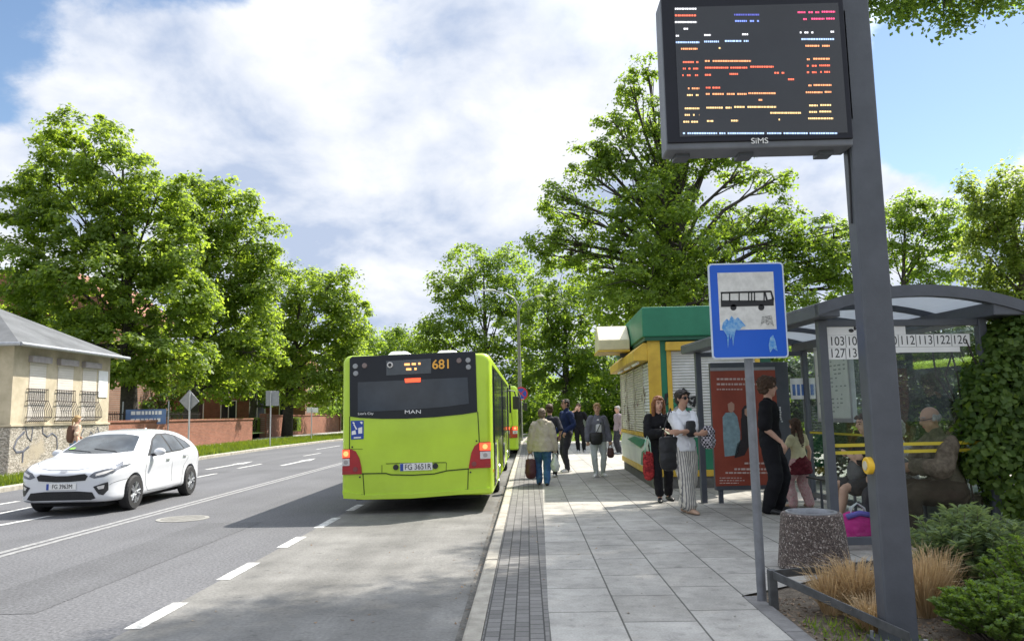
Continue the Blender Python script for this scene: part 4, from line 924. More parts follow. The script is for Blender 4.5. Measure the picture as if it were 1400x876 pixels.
rb_ = (G(1163, 783, .118).x-G(1065, 783, .118).x)/2*bd/7.1
lb = empty('litter_bin', (bc.x, bd, .118)); tag(lb, 'tapered litter bin of exposed pebble concrete with a steel rim beside the planting bed', 'bin')
ht = P(1108, 700, bd).z-.118; rt_ = rb_*.85
q = MB(); n = 48
for i in range(n):
    a, b = 2*math.pi*i/n, 2*math.pi*(i+1)/n
    prof = [(rb_-.02, 0), (rb_, .02), (rt_, ht-.015), (rt_-.012, ht), (rt_-.06, ht), (rt_-.07, .1)]
    vs = [(r_*math.cos(t), r_*math.sin(t), z) for t in (a, b) for r_, z in prof]; q.add(vs, [(j, j+1, j+7, j+6) for j in range(5)])
q.build('concrete_shell', aggregate(), lb, fix=True)
q = MB()
for i in range(n):
    a, b = 2*math.pi*i/n, 2*math.pi*(i+1)/n
    prof = [(rt_-.045, ht+.001), (rt_-.045, ht+.012), (rt_-.065, ht+.012), (rt_-.07, ht-.03), (rt_-.075, ht-.3)]
    vs = [(r_*math.cos(t), r_*math.sin(t), z) for t in (a, b) for r_, z in prof]; q.add(vs, [(j, j+1, j+6, j+5) for j in range(4)])
MB().cyl((0, 0, ht-.10), (0, 0, ht-.09), rt_-.078, n=32).build('bin_inside', M('bin_dark_blue', (.03, .035, .05), .8, var=.1), lb)
q.build('steel_liner', m_steel, lb)

# ------------------------------------------------------------------ low rail round the bed
r0 = G(1058, 828, .12); rl = empty('low_rail', (r0.x, r0.y, .1)); tag(rl, 'low dark steel rail with a square corner post bordering the dry grass', 'rail')
m_rail = M('rail_grey', (.085, .088, .09), .6, .3, var=.25, scale=12)
box('post', m_rail, (-.03, -.03, -.05), (.03, .03, .285), rl, .004)
e1 = Vector((2.27-r0.x, 4.86-r0.y, .10)); 
q = MB(); a = Vector((0, -.03, .25))
def flat(p, q_, w=.06, t=.012):
    p, q_ = Vector(p), Vector(q_); d = (q_-p).normalized(); s_ = Vector((d.y, -d.x, 0)).normalized()*t/2; u_ = Vector((0, 0, w/2))
    return MB().add([p-s_-u_, p+s_-u_, p+s_+u_, p-s_+u_, q_-s_-u_, q_+s_-u_, q_+s_+u_, q_-s_+u_], [(0, 1, 2, 3), (7, 6, 5, 4), (0, 4, 5, 1), (1, 5, 6, 2), (2, 6, 7, 3), (3, 7, 4, 0)])
flat(a, e1).build('rail_bar', m_rail, rl, .003)
flat((.03, .01, .25), (1.55, .55, .25)).build('rail_bar', m_rail, rl, .003)
box('post', m_rail, (1.54, .52, -.05), (1.6, .58, .285), rl, .004)

# ------------------------------------------------------------------ bus shelter
f0 = G(1143, 752, .118); f1 = G(963, 687, .118)
ang = math.atan2(f1.y-f0.y, f1.x-f0.x)-math.pi/2; SL = (f1-f0).length
shl = empty('bus_shelter', (f0.x, f0.y, .118), ang); tag(shl, 'glazed bus shelter with dark frame, arched translucent roof and ivy', 'shelter')
inv = (Matrix.Translation(Vector((f0.x, f0.y, .118))) @ Matrix.Rotation(ang, 4, 'Z')).inverted()
def slc(u, v, ly=0.0):                  # photograph point on the shelter's cross plane at local y = ly
    n_ = Vector((-math.sin(ang), math.cos(ang), 0)); o_ = Vector((f0.x, f0.y, .118))+n_*ly; r = ray(u, v); c_ = Vector((0, 0, CAM_H))
    t = (o_-c_).dot(n_)/r.dot(n_); return inv @ (c_+r*t)
def sly(u, v, lx):                      # ... on its long plane at local x = lx
    n_ = Vector((math.cos(ang), math.sin(ang), 0)); o_ = Vector((f0.x, f0.y, .118))+n_*lx; r = ray(u, v); c_ = Vector((0, 0, CAM_H))
    t = (o_-c_).dot(n_)/r.dot(n_); return inv @ (c_+r*t)
DP = 1.78; EH = 2.34
m_gl = glass('shelter_glass', (.90, .935, .92), .01, .012)
for x in (0, DP):
    for y in (0, SL): box('post', m_dark, (x-.045, y-.045, 0), (x+.045, y+.045, EH+.05), shl, .006)
    box('eave_beam', m_dark, (x-.17 if x == 0 else x-.06, -.32, EH+.052), (x+.06 if x == 0 else x+.30, SL+.32, EH+.20), shl, .012)
box('post', m_dark, (DP-.045, SL*.5-.045, 0), (DP+.045, SL*.5+.045, EH+.05), shl, .006)
xa, xb = -.17, DP+.30; rise = .19
def archz(x): t = (x-(xa+xb)/2)/((xb-xa)/2); return EH+.17+rise*(1-t*t)
nx = 20
def archrib(y0, y1, h, lo=0.0):
    m = MB()
    for i in range(nx):
        X0, X1 = xa+(xb-xa)*i/nx, xa+(xb-xa)*(i+1)/nx
        m.add([(X0, y0, archz(X0)-h), (X1, y0, archz(X1)-h), (X1, y0, archz(X1)+lo), (X0, y0, archz(X0)+lo), (X0, y1, archz(X0)-h), (X1, y1, archz(X1)-h), (X1, y1, archz(X1)+lo), (X0, y1, archz(X0)+lo)], [(0, 1, 2, 3), (7, 6, 5, 4), (0, 4, 5, 1), (2, 6, 7, 3), (1, 5, 6, 2), (3, 7, 4, 0)])
    return m
archrib(-.34, -.24, .10, .02).build('roof_arch', m_dark, shl); archrib(SL+.24, SL+.34, .10, .02).build('roof_arch', m_dark, shl)
for k_ in range(1, 4): yy = -.28+(SL+.56)*k_/4; archrib(yy-.025, yy+.025, .07).build('roof_rib', m_dark, shl)
sk = archrib(-.30, SL+.30, -.002, .012).build('roof_sheet', glass('polycarbonate', (.80, .83, .85), .05, .25, (.78, .80, .82), .74), shl)
for y in (0, SL): box('cross_beam', m_dark, (.046, y-.03, EH-.02), (DP-.046, y+.03, EH+.05), shl, .005)
# near end pane
gp = box('glass_pane', m_gl, (.06, -.006, .13), (DP-.06, .006, EH-.03), shl, 0)
box('bottom_rail', m_dark, (.046, -.025, .05), (DP-.046, .025, .13), shl, .004)
for v in (607.5, 617.5):
    z = slc(1200, v).z; box('yellow_stripe', M('tape_yellow', (.58, .46, .03), .5, var=.05), (.05, -.0095, z-.017), (DP-.08, -.0065, z+.017), gp, 0)
# route number sheet
a, b = slc(1130, 458), slc(1325, 474); c_ = slc(1132, 491)
zt_, zm_, zl_ = slc(1180, 458).z, slc(1180, 475).z, slc(1160, 491).z
xr = slc(1325, 465).x
sht = box('route_sheet', m_white, (.055, -.012, zm_), (xr, -.0075, zt_), gp, 0)
box('route_sheet_lower', m_white, (.055, -.012, zl_), (slc(1190, 480).x, -.0076, zm_-.002), gp, 0)
box('white_board', m_white, (.055, -.011, zt_+.002), (slc(1237, 450).x, -.0076, slc(1180, 441).z), gp, 0)
box('white_board', m_white, (.62, -.010, zm_-.06), (xr-.12, -.0077, zm_-.003), gp, 0)
for s_, u in (('103', 1143.5), ('104', 1167.5), ('110', 1215), ('112', 1239.5), ('113', 1264), ('122', 1288), ('126', 1311.5)):
    p = slc(u, 466); text(s_, .135, m_black, sht, (p.x, -.0125, (zt_+zm_)/2), (R(90), 0, 0), 'route_number', sx=.86, ext=.001)
for s_, u in (('127', 1144), ('135', 1168)):
    p = slc(u, 483); text(s_, .135, m_black, sht, (p.x, -.0125, (zl_+zm_)/2), (R(90), 0, 0), 'route_number', sx=.86, ext=.001)
q = MB()
for u in (1155.5, 1179.5, 1227.5, 1251.5, 1276, 1300): x = slc(u, 466).x; q.box((x-.003, -.0135, zm_+.004), (x+.003, -.0122, zt_-.004))
x = slc(1155.5, 483).x; q.box((x-.003, -.0135, zl_+.004), (x+.003, -.0122, zm_-.004))
q.build('cell_line', m_black, sht)
q = MB().ball((slc(1163, 452).x, -.012, slc(1163, 452).z), (.03, .003, .02), 10, 6); q.ball((slc(1168, 449).x, -.012, slc(1168, 449).z), (.015, .003, .022), 8, 5); q.build('bus_emblem', m_black, sht)
# rear glazing, timetable case, bench
for (y0, y1) in ((.06, SL*.5-.06), (SL*.5+.06, SL-.06)):
    box('glass_pane', m_gl, (DP-.006, y0, .13), (DP+.006, y1, EH-.03), shl, 0)
    box('bottom_rail', m_dark, (DP-.025, y0-.014, .05), (DP+.025, y1+.014, .13), shl, .004)
    if y0 > 1: box('yellow_stripe', MATS['tape_yellow'], (DP-.0095, y0, 1.06), (DP-.0065, y1, 1.09), shl, 0)
ta, tb = sly(1112, 472, DP-.08), sly(1168, 580, DP-.08); tz0 = sly(1140, 577, DP-.08).z; tz1 = sly(1140, 470, DP-.08).z
tcse = box('timetable_case', M('case_grey', (.42, .43, .44), .4, .5, var=.1), (DP-.09, tb.y, tz0), (DP-.02, ta.y, tz1), shl, .01)
pp = box('timetable_sheet', M('paper_tint', (.62, .64, .58), .6, var=.05), (DP-.096, tb.y+.05, tz0+.06), (DP-.0905, ta.y-.05, tz1-.06), tcse, 0)
q = MB(); rr = random.Random(5); yy = tb.y+.12
while yy < ta.y-.15:
    for k_ in range(14):
        if rr.random() < .6: z = tz0+.15+k_*(tz1-tz0-.3)/14; q.box((DP-.098, yy, z), (DP-.0962, yy+rr.uniform(.03, .09), z+.02))
    yy += .13
q.build('timetable_print', M('print_grey', (.25, .28, .25), .6, var=.1), pp)
sl2 = MB()
for k_ in range(5): sl2.box((DP-.50+k_*.088, .35, .43), (DP-.50+k_*.088+.07, SL-.9, .455))
bno = sl2.build('bench_seat', M('bench_dark', (.05, .05, .048), .6, var=.2), shl, .004)
for y in (.6, SL*.5, SL-1.2): MB().tube([(DP-.42, y, 0), (DP-.42, y, .43), (DP-.06, y, .43)], .022, 8).build('bench_bracket', m_dark, bno)
pb_ = P(1320, 700, 9.0); pbx = empty('planter_box', (pb_.x, 9.0, .118), ang); tag(pbx, 'low grey green concrete box at the end of the bench under the ivy', 'planter')
box('concrete_body', M('box_grey_green', (.12, .15, .125), .85, var=.15, bump=.3), (-.34, -.25, 0), (.5, .3, .46), pbx, .015); box('concrete_rim', M('box_rim', (.16, .185, .16), .85, var=.15), (-.37, -.28, .461), (.53, .33, .51), pbx, .012)
# advertising panel at the far end
pa, pb2 = slc(963, 500, SL), slc(1078, 685, SL)
adv = empty('poster_panel', tuple((inv.inverted() @ Vector((pa.x, SL-.06, 0)))), ang); tag(adv, 'dark framed advertising panel with a red poster closing the far end of the shelter', 'poster panel')
PW = slc(1078, 600, SL).x-pa.x; Z0 = slc(1015, 668, SL).z; Z1 = slc(1015, 496, SL).z; O = pa.x
box('frame', m_dark, (.05, -.09, Z0), (PW, .02, Z1), adv, .012)
for x in (.1, PW-.16): box('leg', m_dark, (x, -.06, -.0), (x+.07, -.01, Z0), adv, .004)
def pz(u, v): p = slc(u, v, SL-.16); return (p.x-O, p.z)
a, b = pz(971, 507), pz(1069, 662)
m_poster = M('poster_red', (.30, .062, .036), .45, var=.16, scale=2.5)
po = box('poster', m_poster, (a[0], -.096, b[1]), (b[0], -.0905, a[1]), adv, 0)
q = MB()
def pfig(nm, pts, mat, y=-.099): return MB().prism([pz(*p) for p in pts], y, y+.0025).build(nm, mat, po)
pfig('printed_jacket', [(988, 570), (992, 564), (1003, 563), (1008, 569), (1012, 590), (1012, 612), (1006, 622), (991, 624), (989, 600)], M('poster_teal', (.24, .36, .40), .5, var=.2, scale=12))
pfig('printed_head', [(995, 552), (1000, 549), (1004, 552), (1004, 560), (1000, 565), (996, 561)], M('poster_skin', (.50, .30, .22), .5, var=.1))
pfig('printed_dress', [(1013, 572), (1018, 566), (1025, 566), (1030, 574), (1031, 596), (1026, 606), (1018, 622), (1004, 626), (1008, 606), (1014, 600)], M('poster_black', (.03, .025, .03), .5, var=.2))
pfig('printed_hair', [(1014, 560), (1018, 554), (1024, 554), (1028, 562), (1028, 574), (1014, 574)], MATS['poster_black'], -.1005)
pfig('printed_face', [(1018, 559), (1022, 557), (1025, 560), (1024, 567), (1021, 569), (1018, 566)], MATS['poster_skin'], -.102)
m_pt = M('poster_print', (.62, .50, .46), .6, var=.1)
q = MB(); rr = random.Random(11)
for (u0, u1, v, h) in ((980, 1022, 518, 2.4), (980, 1040, 525, 2.4), (980, 1015, 532, 1.6), (1018, 1045, 633, 2.2), (1004, 1060, 641, 2.4), (992, 1050, 646, 2.0), (984, 1014, 653, 1.0), (984, 1018, 656.5, 1.0), (984, 1010, 660, 1.0)):
    u = u0
    while u < u1:
        w = rr.uniform(2, 6); p0, p1 = pz(u, v-h/2), pz(min(u+w, u1), v+h/2); q.box((p0[0], -.0985, p1[1]), (p1[0], -.0962, p0[1])); u += w+1.2
q.build('printed_text', m_pt, po)
box('header_bar', M('header_grey', (.30, .31, .32), .5), (a[0], -.0985, a[1]+.002), (b[0], -.0905, a[1]+.05), adv, 0)
# notice strip on the far end glass
box('glass_pane', m_gl, (PW+O+.08, SL-.006, .13), (DP-.06, SL+.006, EH-.03), shl, 0)
a, b = slc(1080, 517, SL-.02), slc(1114, 545, SL-.02)
nt_ = box('notice_sheet', m_white, (a.x, SL-.02, b.z), (b.x+.02, SL-.012, a.z), shl, 0)
q = MB()
for k_ in range(5): x = a.x+.03+k_*(b.x-a.x)/5.2; q.box((x, SL-.0225, b.z+.06), (x+.05, SL-.0202, a.z-.10))
q.build('notice_print', M('print_blue', (.10, .20, .50), .6, var=.2), nt_)

# ------------------------------------------------------------------ kiosk
K0 = G(893, 668, .118); KW, KD = 2.42, 5.3
ks = empty('green_kiosk', (K0.x, K0.y, .118), R(-1.0)); tag(ks, 'closed green and yellow kiosk with white roller shutters and cream light box', 'kiosk')
m_kg = M('kiosk_green', (.012, .15, .08), .5, scale=1.7, col2=(.02, .19, .105)); m_kgd = M('kiosk_dark_green', (.008, .085, .045), .5, var=.1)
m_ky = M('kiosk_yellow', (.50, .32, .035), .55, scale=3.2, col2=(.66, .44, .05)); m_kw = M('shutter_white', (.54, .55, .53), .5, scale=3, col2=(.68, .69, .68)); m_kc = M('kiosk_cream', (.52, .50, .40), .55, var=.12, scale=3)
def kf(u, v): p = P(u, v, K0.y-.0); return (p.x-K0.x, p.z-.118)
def kl(u, v): p = on_x(u, v, K0.x); return (p.y-K0.y, p.z-.118)
ZF0 = kf(885, 461)[1]; ZF1 = kf(880, 421)[1]; ZP = .22
box('plinth', M('plinth_concrete', (.12, .118, .11), .9, var=.2, bump=.4), (.02, .02, -.1), (KW, KD, ZP), ks, .01)
box('wall', m_kgd, (0.06, 0.06, ZP), (KW-.06, KD-.06, ZF0), ks, 0)
box('roof_fascia', m_kg, (-.10, -.12, ZF0), (KW+.1, KD+.1, ZF1), ks, .02)
box('soffit', m_kgd, (-.06, -.08, ZF0-.07), (KW+.06, KD+.06, ZF0-.001), ks, 0)
box('corner_post', m_ky, (.0, .0, ZP), (.24, .0601, ZF0-.071), ks, .006)
box('corner_trim', m_kg, (.241, .02, ZP), (.36, .0601, ZF0-.071), ks, .004)
x0_ = .36
fr = MB(); ztop = kf(930, 479)[1]
fr.box((x0_, .0, .95), (x0_+.09, .061, ztop)); fr.box((2.05, .0, .95), (2.14, .061, ztop)); fro = fr.build('shutter_frame', m_ky, ks, .005)
box('shutter_box', m_ky, (x0_-.02, -.10, ztop), (2.18, .061, kf(930, 467.5)[1]), ks, .01)
text('GAZ P12', .09, M('faded_print', (.36, .22, .03), .6, var=.1), ks, (1.0, -.101, (ztop+kf(930, 467.5)[1])/2), (R(90), 0, 0), 'lettering') if False else None
def slats(mk, n_, z0, z1):
    m = MB(); h = (z1-z0)/n_
    for i in range(n_): mk(m, z0+i*h, h)
    return m
slats(lambda m, z, h: m.add([(x0_+.09, .035, z), (2.05, .035, z), (2.05, .012, z+h*.45), (x0_+.09, .012, z+h*.45), (2.05, .035, z+h*.92), (x0_+.09, .035, z+h*.92)], [(0, 1, 2, 3), (3, 2, 4, 5)]), 30, .95, ztop).build('roller_shutter', m_kw, ks)
box('lower_panel', m_kg, (x0_, .03, ZP+.12), (KW-.1, .0605, .949), ks, .004)
box('bottom_band', m_ky, (.0, -.01, ZP), (KW, .0602, ZP+.119), ks, .006)
box('shutter_lamp', m_steel, (.95, -.09, ztop-.06), (1.75, -.04, ztop-.005), ks, .01)
g2 = MB()
def ksc(pts, r_=.022): g2.tube([(kf(*p)[0], .006, kf(*p)[1]) for p in pts], [.004]*len(pts), 6, ell=[r_]*len(pts), xdir=(0, 1, 0))
for pts in ([(911, 538), (920, 548), (909, 554), (911, 538)], [(926, 542), (928, 556), (936, 546), (938, 558)], [(930, 535), (935, 541)], [(933, 531), (938, 536)], [(942, 536), (938, 545), (946, 552)], [(944, 545), (952, 541), (948, 556)]): ksc(pts, .035)
g2.build('graffiti', m_black, ks)
g2 = MB(); ksc([(920, 545), (924, 552), (915, 560)], .05); ksc([(935, 560), (945, 562)], .06); g2.build('graffiti_green', m_kg, ks)
# left side
lw = [(.0, .95), (.95, 2.5), (2.5, 4.0), (4.0, KD)]
zsh = kl(880, 478)[1]
zs0, zs1 = 1.02, 2.42
for i, (y0, y1) in enumerate(lw):
    m_ = slats(lambda m, z, h: m.add([(.03, y0+.05, z), (.03, y1-.03, z), (.008, y1-.03, z+h*.45), (.008, y0+.05, z+h*.45), (.03, y1-.03, z+h*.92), (.03, y0+.05, z+h*.92)], [(0, 1, 2, 3), (3, 2, 4, 5)]), 26, zs0-.3 if i == 0 else zs0, zs1)
    so_ = m_.build('side_shutter', m_kc if i else m_kw, ks)
    box('mullion', m_kc, (-.005, y1-.03, ZP+.12), (.0601, y1+.03, zs1), ks, .004)
    if i: box('sill_bar', m_ky, (-.03, y0+.03, zs0-.07), (.06, y1-.03, zs0-.001), ks, .004)
MB().prism([(-.27, zs1+.02), (.06, zs1+.02), (.06, zs1+.36), (-.08, zs1+.36), (-.27, zs1+.2)], .02, KD-.1, 'xz').build('roller_box', m_ky, ks, .01)
for y in (.3, 1.7, 3.2): MB().cyl((-.16, y, zs1-.005), (-.16, y+.9, zs1-.005), .03, n=10).build('tube_lamp', m_white, ks)
MB().add([(.0, .06, zs0-.08), (.0, KD-.1, zs0-.08), (-.05, KD-.1, ZP+.45), (-.05, .9, ZP+.45), (.0, .06, ZP+.12), (-.02, KD-.1, ZP+.12)], [(0, 1, 2, 3), (0, 3, 4), (3, 2, 5, 4)]).build('counter_panel', M('counter_white', (.50, .55, .50), .5, scale=2.2, col2=(.62, .66, .60)), ks)
g2 = MB()
g2.add([(-.03, .5, zs0-.12), (-.03, 2.4, zs0-.1), (-.06, 3.6, ZP+.60), (-.06, 1.2, ZP+.50)], [(0, 1, 2, 3)])
g2.add([(-.03, .2, ZP+.16), (-.055, 1.3, ZP+.16), (-.065, 1.0, ZP+.42), (-.06, .5, ZP+.5)], [(0, 1, 2, 3)])
g2.build('green_motif', m_kg, ks)
box('side_band', m_ky, (-.03, .0602, ZP), (.05, KD, ZP+.12), ks, .006)
g2 = MB(); rr = random.Random(21)
for k_ in range(16):
    y = rr.uniform(.3, 4.6); z = rr.uniform(1.05, 2.0); pts = [(.004, y, z)]
    for j in range(4): y += rr.uniform(-.2, .25); z += rr.uniform(-.22, .2); pts.append((.004, y, z))
    g2.tube(pts, [.004]*5, 5, ell=[.014]*5, xdir=(1, 0, 0))
g2.build('graffiti_red', M('graffiti_rust', (.22, .07, .05), .7, scale=4, col2=(.05, .10, .06)), ks)
lbx = MB(); lx0, lx1 = P(815, 460, K0.y+2.0).x-K0.x, -.1
z1_, z0_ = P(835, 444, K0.y+2.0).z-.118, P(835, 479, K0.y+2.0).z-.118
lbx.prism([(1.85, z0_), (3.0, z0_), (3.0, z0_+.12), (2.62, z1_), (2.3, z1_), (1.85, z0_+.22)], lx0, lx1-.02, 'yz')
lbo = lbx.build('light_box', M('light_box_cream', (.62, .56, .38), .5, var=.12, scale=3), ks, .02)
box('light_box_edge', m_ky, (lx0-.02, 1.83, z0_-.04), (lx1-.02, 3.02, z0_-.001), lbo, .006)
box('light_box_arm', m_dark, (-.3, 2.3, z0_-.14), (-.1, 2.36, z0_-.041), lbo, .003)

# ------------------------------------------------------------------ street lamp, road signs
lp = G(712, 602, .118); ld = lp.y
lamp = empty('street_lamp', (lp.x, ld, .118)); tag(lamp, 'tall concrete street lamp with a curved steel arm on the pavement ahead of the buses', 'street lamp')
zt_ = P(707, 425, ld).z-.118
MB().tube([(0, 0, 0), (0, 0, zt_)], [.125, .07], 16).build('pole', M('lamp_concrete', (.20, .195, .18), .85, var=.12, scale=4, bump=.3), lamp)
pl_ = lambda u, v: (P(u, v, ld).x-lp.x, 0, P(u, v, ld).z-.118)
ar = MB(); ar.tube([(0, 0, zt_-.2), (0.0, 0, zt_+.3), pl_(703, 408), pl_(692, 401), pl_(676, 398)], [.05, .05, .045, .04, .035], 10); aro = ar.build('arm', m_steel, lamp)
ar = MB(); ar.tube([(0, 0, zt_-.1), pl_(714, 414), pl_(726, 408), pl_(732, 406)], [.04, .035, .03, .025], 10); ar2 = ar.build('arm', m_steel, lamp)
for a_, (u, v) in ((aro, (668, 397)), (ar2, (738, 405))):
    c = pl_(u, v); MB().ball(c, (.42 if a_ is aro else .26, .14, .07), 14, 8).build('lamp_head', M('lamp_head_grey', (.55, .56, .56), .4, var=.05), a_, smooth=True)
ns = empty('no_stopping_sign', (P(712.5, 538, ld).x, ld-.16, P(712.5, 538, ld).z)); tag(ns, 'round blue no stopping sign with red rim and cross strapped to the street lamp', 'sign')
MB().cyl((0, 0, 0), (0, .02, 0), .37, n=36).build('red_rim', M('sign_red', (.55, .03, .05), .4, var=.05), ns); MB().cyl((0, -.006, 0), (0, .004, 0), .29, n=36).build('blue_disc', M('sign_blue2', (.03, .07, .42), .4, var=.05), ns)
q = MB()
for s_ in (1, -1): q.add([(-.20*s_-.035, -.009, .20), (-.20*s_+.035, -.009, .20), (.20*s_+.035, -.009, -.20), (.20*s_-.035, -.009, -.20)], [(0, 1, 2, 3)]); 
for v_ in range(4, 8): q.v[v_] = (q.v[v_][0], -.0095, q.v[v_][2])
q.build('red_cross', MATS['sign_red'], ns)
m_back = M('sign_back_grey', (.30, .31, .33), .5, .3, var=.1)
def back_sign(nm, ub, vb, vt, label, shape, mat, d=None):
    b = G(ub, vb, .115) if d is None else P(ub, vb, d); d = b.y; e = empty(nm, (b.x, d, .115)); tag(e, label, 'sign')
    zt = P(ub, vt, d).z-.115; MB().tube([(0, 0, -.1), (0, 0, zt)], .035, 10).build('post', M('sign_post_pale', (.50, .51, .52), .45, .4, var=.1), e)
    f = lambda u, v: (P(u, v, d).x-b.x, P(u, v, d).z-.115)
    MB().prism([f(*p) for p in shape], .04, .055).build('sign_plate', mat, e, .004); return e
back_sign('diamond_sign', 257, 622, 536, 'grey back of a diamond priority sign on a pale post behind the car', [(258.5, 533), (272, 548.5), (257.5, 562), (244.5, 548)], m_back)
back_sign('square_sign', 369, 610, 534, 'grey back of a square sign on a pale post under the roadside trees', [(363, 534), (381, 534), (381, 554.5), (363, 554.5)], m_back)
back_sign('direction_sign', 425.5, 601, 556, 'small white direction sign on a thin post near the brick piers', [(419, 557), (434.5, 557), (434.5, 563.5), (419, 563.5)], m_white)
# ------------------------------------------------------------------ trees and plants
m_bark = M('bark', (.075, .06, .045), .95, scale=9, bump=1.0, bscale=22, col2=(.15, .125, .10))
m_bark2 = M('dark_bark', (.035, .03, .026), .95, scale=9, bump=1.0, bscale=22, col2=(.075, .065, .055))
LF_Y = leafmat('leaf_yellow_green', (.085, .135, .026), (.12, .178, .042), .56, (4.0, 3.5, 1.4))
LF_M = leafmat('leaf_mid_green', (.072, .122, .024), (.112, .168, .040), .56, (3.9, 3.5, 1.3))
LF_D = leafmat('leaf_dark_green', (.060, .108, .026), (.096, .150, .040), .58, (3.4, 3.1, 1.2))
LF_W = leafmat('leaf_willow', (.09, .145, .035), (.13, .19, .06), .6, (3.9, 3.2, 1.5))
def tree(name, label, d, lobes, trunk, lm, leaf_px=6.2, clump=60, per=32, seed=1, group=None, bark=None, base_z=.1, trunk_r=.28, dense=1.0, flat=.55, cl_px=15, hollow=.5, limb_k=.30, anchor=None):
    leaf_px *= .86; per = int(per*2.3)
    """lobes: (u, v, ru, rv[, depth offset in m]) crown masses as seen at distance d, turned into world ellipsoids of that size; trunk: u of the trunk foot"""
    rg = np.random.default_rng(seed); s = d/FPX; bark = bark or m_bark
    base = P(trunk, 590, d); base = Vector((base.x, d, base_z)); e = empty(name, base); tag(e, label, 'tree', group)
    Cs, Ns = [], []; L3 = []; CL = []
    for lb_ in lobes:
        if lb_[0] == 'w':
            c = np.array(lb_[1:4])-np.array(base); r = np.array(lb_[4:7]); L3.append((c, r)); n = int(r[0]*r[2]/s/s/clump*dense); ru = r[0]/s
            dr = unit(rg.normal(0, 1, (n, 3))); fr = (.2+.85*rg.uniform(0, 1, n)**.6)[:, None]; cc = c+dr*r*fr; CL.append(cc)
            off = rg.normal(0, .55, (n, per, 3)); off[:, :, 2] *= flat
            Cs.append((cc[:, None, :]+off*(cl_px*s*rg.uniform(.65, 1.4, (n, 1)))[:, None, :]).reshape(-1, 3)); Ns.append((off*.7+np.array((0, 0, .9))).reshape(-1, 3)); continue
        u, v, ru, rv = lb_[:4]; dd = lb_[4] if len(lb_) > 4 else rg.uniform(-.5, .5)*ru*s
        c = P(u, v, d+dd); c = np.array((c.x, c.y, c.z))-np.array(base); r = np.array((ru*s, (ru+rv)/2*s, rv*s)); L3.append((c, r))
        n = max(4, int(ru*rv/clump*dense)); dr = unit(rg.normal(0, 1, (n, 3))); fr = (hollow+(1.05-hollow)*rg.uniform(0, 1, n)**.6)[:, None]
        cc = c + dr*r*fr; CL.append(cc)
        cr_ = cl_px*s*rg.uniform(.65, 1.4, (n, 1))
        off = unit(rg.normal(0, 1, (n, per, 3)))*rg.uniform(.15, 1.15, (n, per, 1)); off[:, :, 2] *= flat
        # clumps droop at the rim, like sprays of foliage
        rad = np.linalg.norm(off[:, :, :2], axis=2); off[:, :, 2] -= .35*rad**2
        pts = cc[:, None, :] + off*cr_[:, None, :]
        nr = off*.7 + dr[:, None, :]*.5 + np.array((0, 0, .9))
        Cs.append(pts.reshape(-1, 3)); Ns.append(nr.reshape(-1, 3))
    C = np.concatenate(Cs); Nn = np.concatenate(Ns)
    V, F = leaves_at(C, Nn, leaf_px*s, rg)
    # ---- trunk and limbs
    tb = MB(); cen = np.mean([c for c, r in L3], 0); low = min(c[2]-r[2]*.6 for c, r in L3); top = max(c[2]+r[2]*.4 for c, r in L3)
    fork = max(1.8, min(low+.8, .45*top)); tx = Vector((cen[0]*.55, cen[1]*.4, top*.88))
    path = [Vector((0, 0, -.2)), Vector((rg.normal(0, .06), 0, fork*.5)), Vector((cen[0]*.12, 0, fork)), Vector((cen[0]*.35, cen[1]*.2, (fork+tx.z)*.5)), tx]
    rr_ = [trunk_r*1.25, trunk_r, trunk_r*.85, trunk_r*.5, trunk_r*.12]
    tb.tube(path, rr_, 10)
    tips = np.concatenate(CL)
    for i, (c, r) in enumerate(L3):
        t = rg.uniform(.25, .75); z0 = fork + (c[2]-fork)*.45 if c[2] > fork+.5 else fork*.8
        z0 = max(fork*.7, min(z0, tx.z*.9)); f_ = (z0-fork)/(max(.1, tx.z-fork)); f_ = max(0, min(1, f_))
        a = Vector((cen[0]*.12, 0, fork)).lerp(tx, f_); a.z = z0; cv = Vector(c)
        if anchor and lobes[i][0] != 'w': a = Vector(anchor)-base
        mid = a.lerp(cv, .5)+Vector((rg.normal(0, .12), rg.normal(0, .12), .12))*((cv-a).length*.35)
        rb = trunk_r*limb_k*(1-.62*f_); tb.tube([a, a.lerp(mid, .5)+Vector((0, 0, -.04*(cv-a).length)), mid, cv], [rb, rb*.8, rb*.62, rb*.34], 7)
        for j in rg.choice(len(CL[i]), min(len(CL[i]), 9), replace=False):
            q = Vector(CL[i][j]); st = mid.lerp(cv, rg.uniform(.2, 1)); mm_ = st.lerp(q, .5)+Vector(rg.normal(0, .08, 3))*((q-st).length)
            tb.tube([st, mm_, q], [rb*.30, rb*.2, rb*.07], 5, caps=False)
    tb.build('trunk', bark, e, smooth=True, fix=False)
    np_mesh('crown', V, F, lm, e)
    return e
TG = 'leafy trees along the left side of the street'
tree('chestnut_tree', 'tallest broad chestnut tree, its yellow green crown rising over the beige house', 40,
     [(112, 195, 62, 44), (72, 245, 58, 40), (165, 245, 64, 44), (40, 285, 46, 36), (215, 270, 50, 42), (105, 300, 76, 52), (190, 330, 70, 56), (30, 370, 64, 54), (245, 345, 42, 48), (120, 385, 84, 58), (215, 405, 64, 54), (20, 450, 60, 44), (90, 465, 70, 50), (165, 475, 80, 52), (255, 420, 44, 40), (230, 490, 56, 42), (110, 500, 60, 26)],
     178, LF_Y, 7.2, 48, 34, 11, TG, m_bark2, .55, .42)
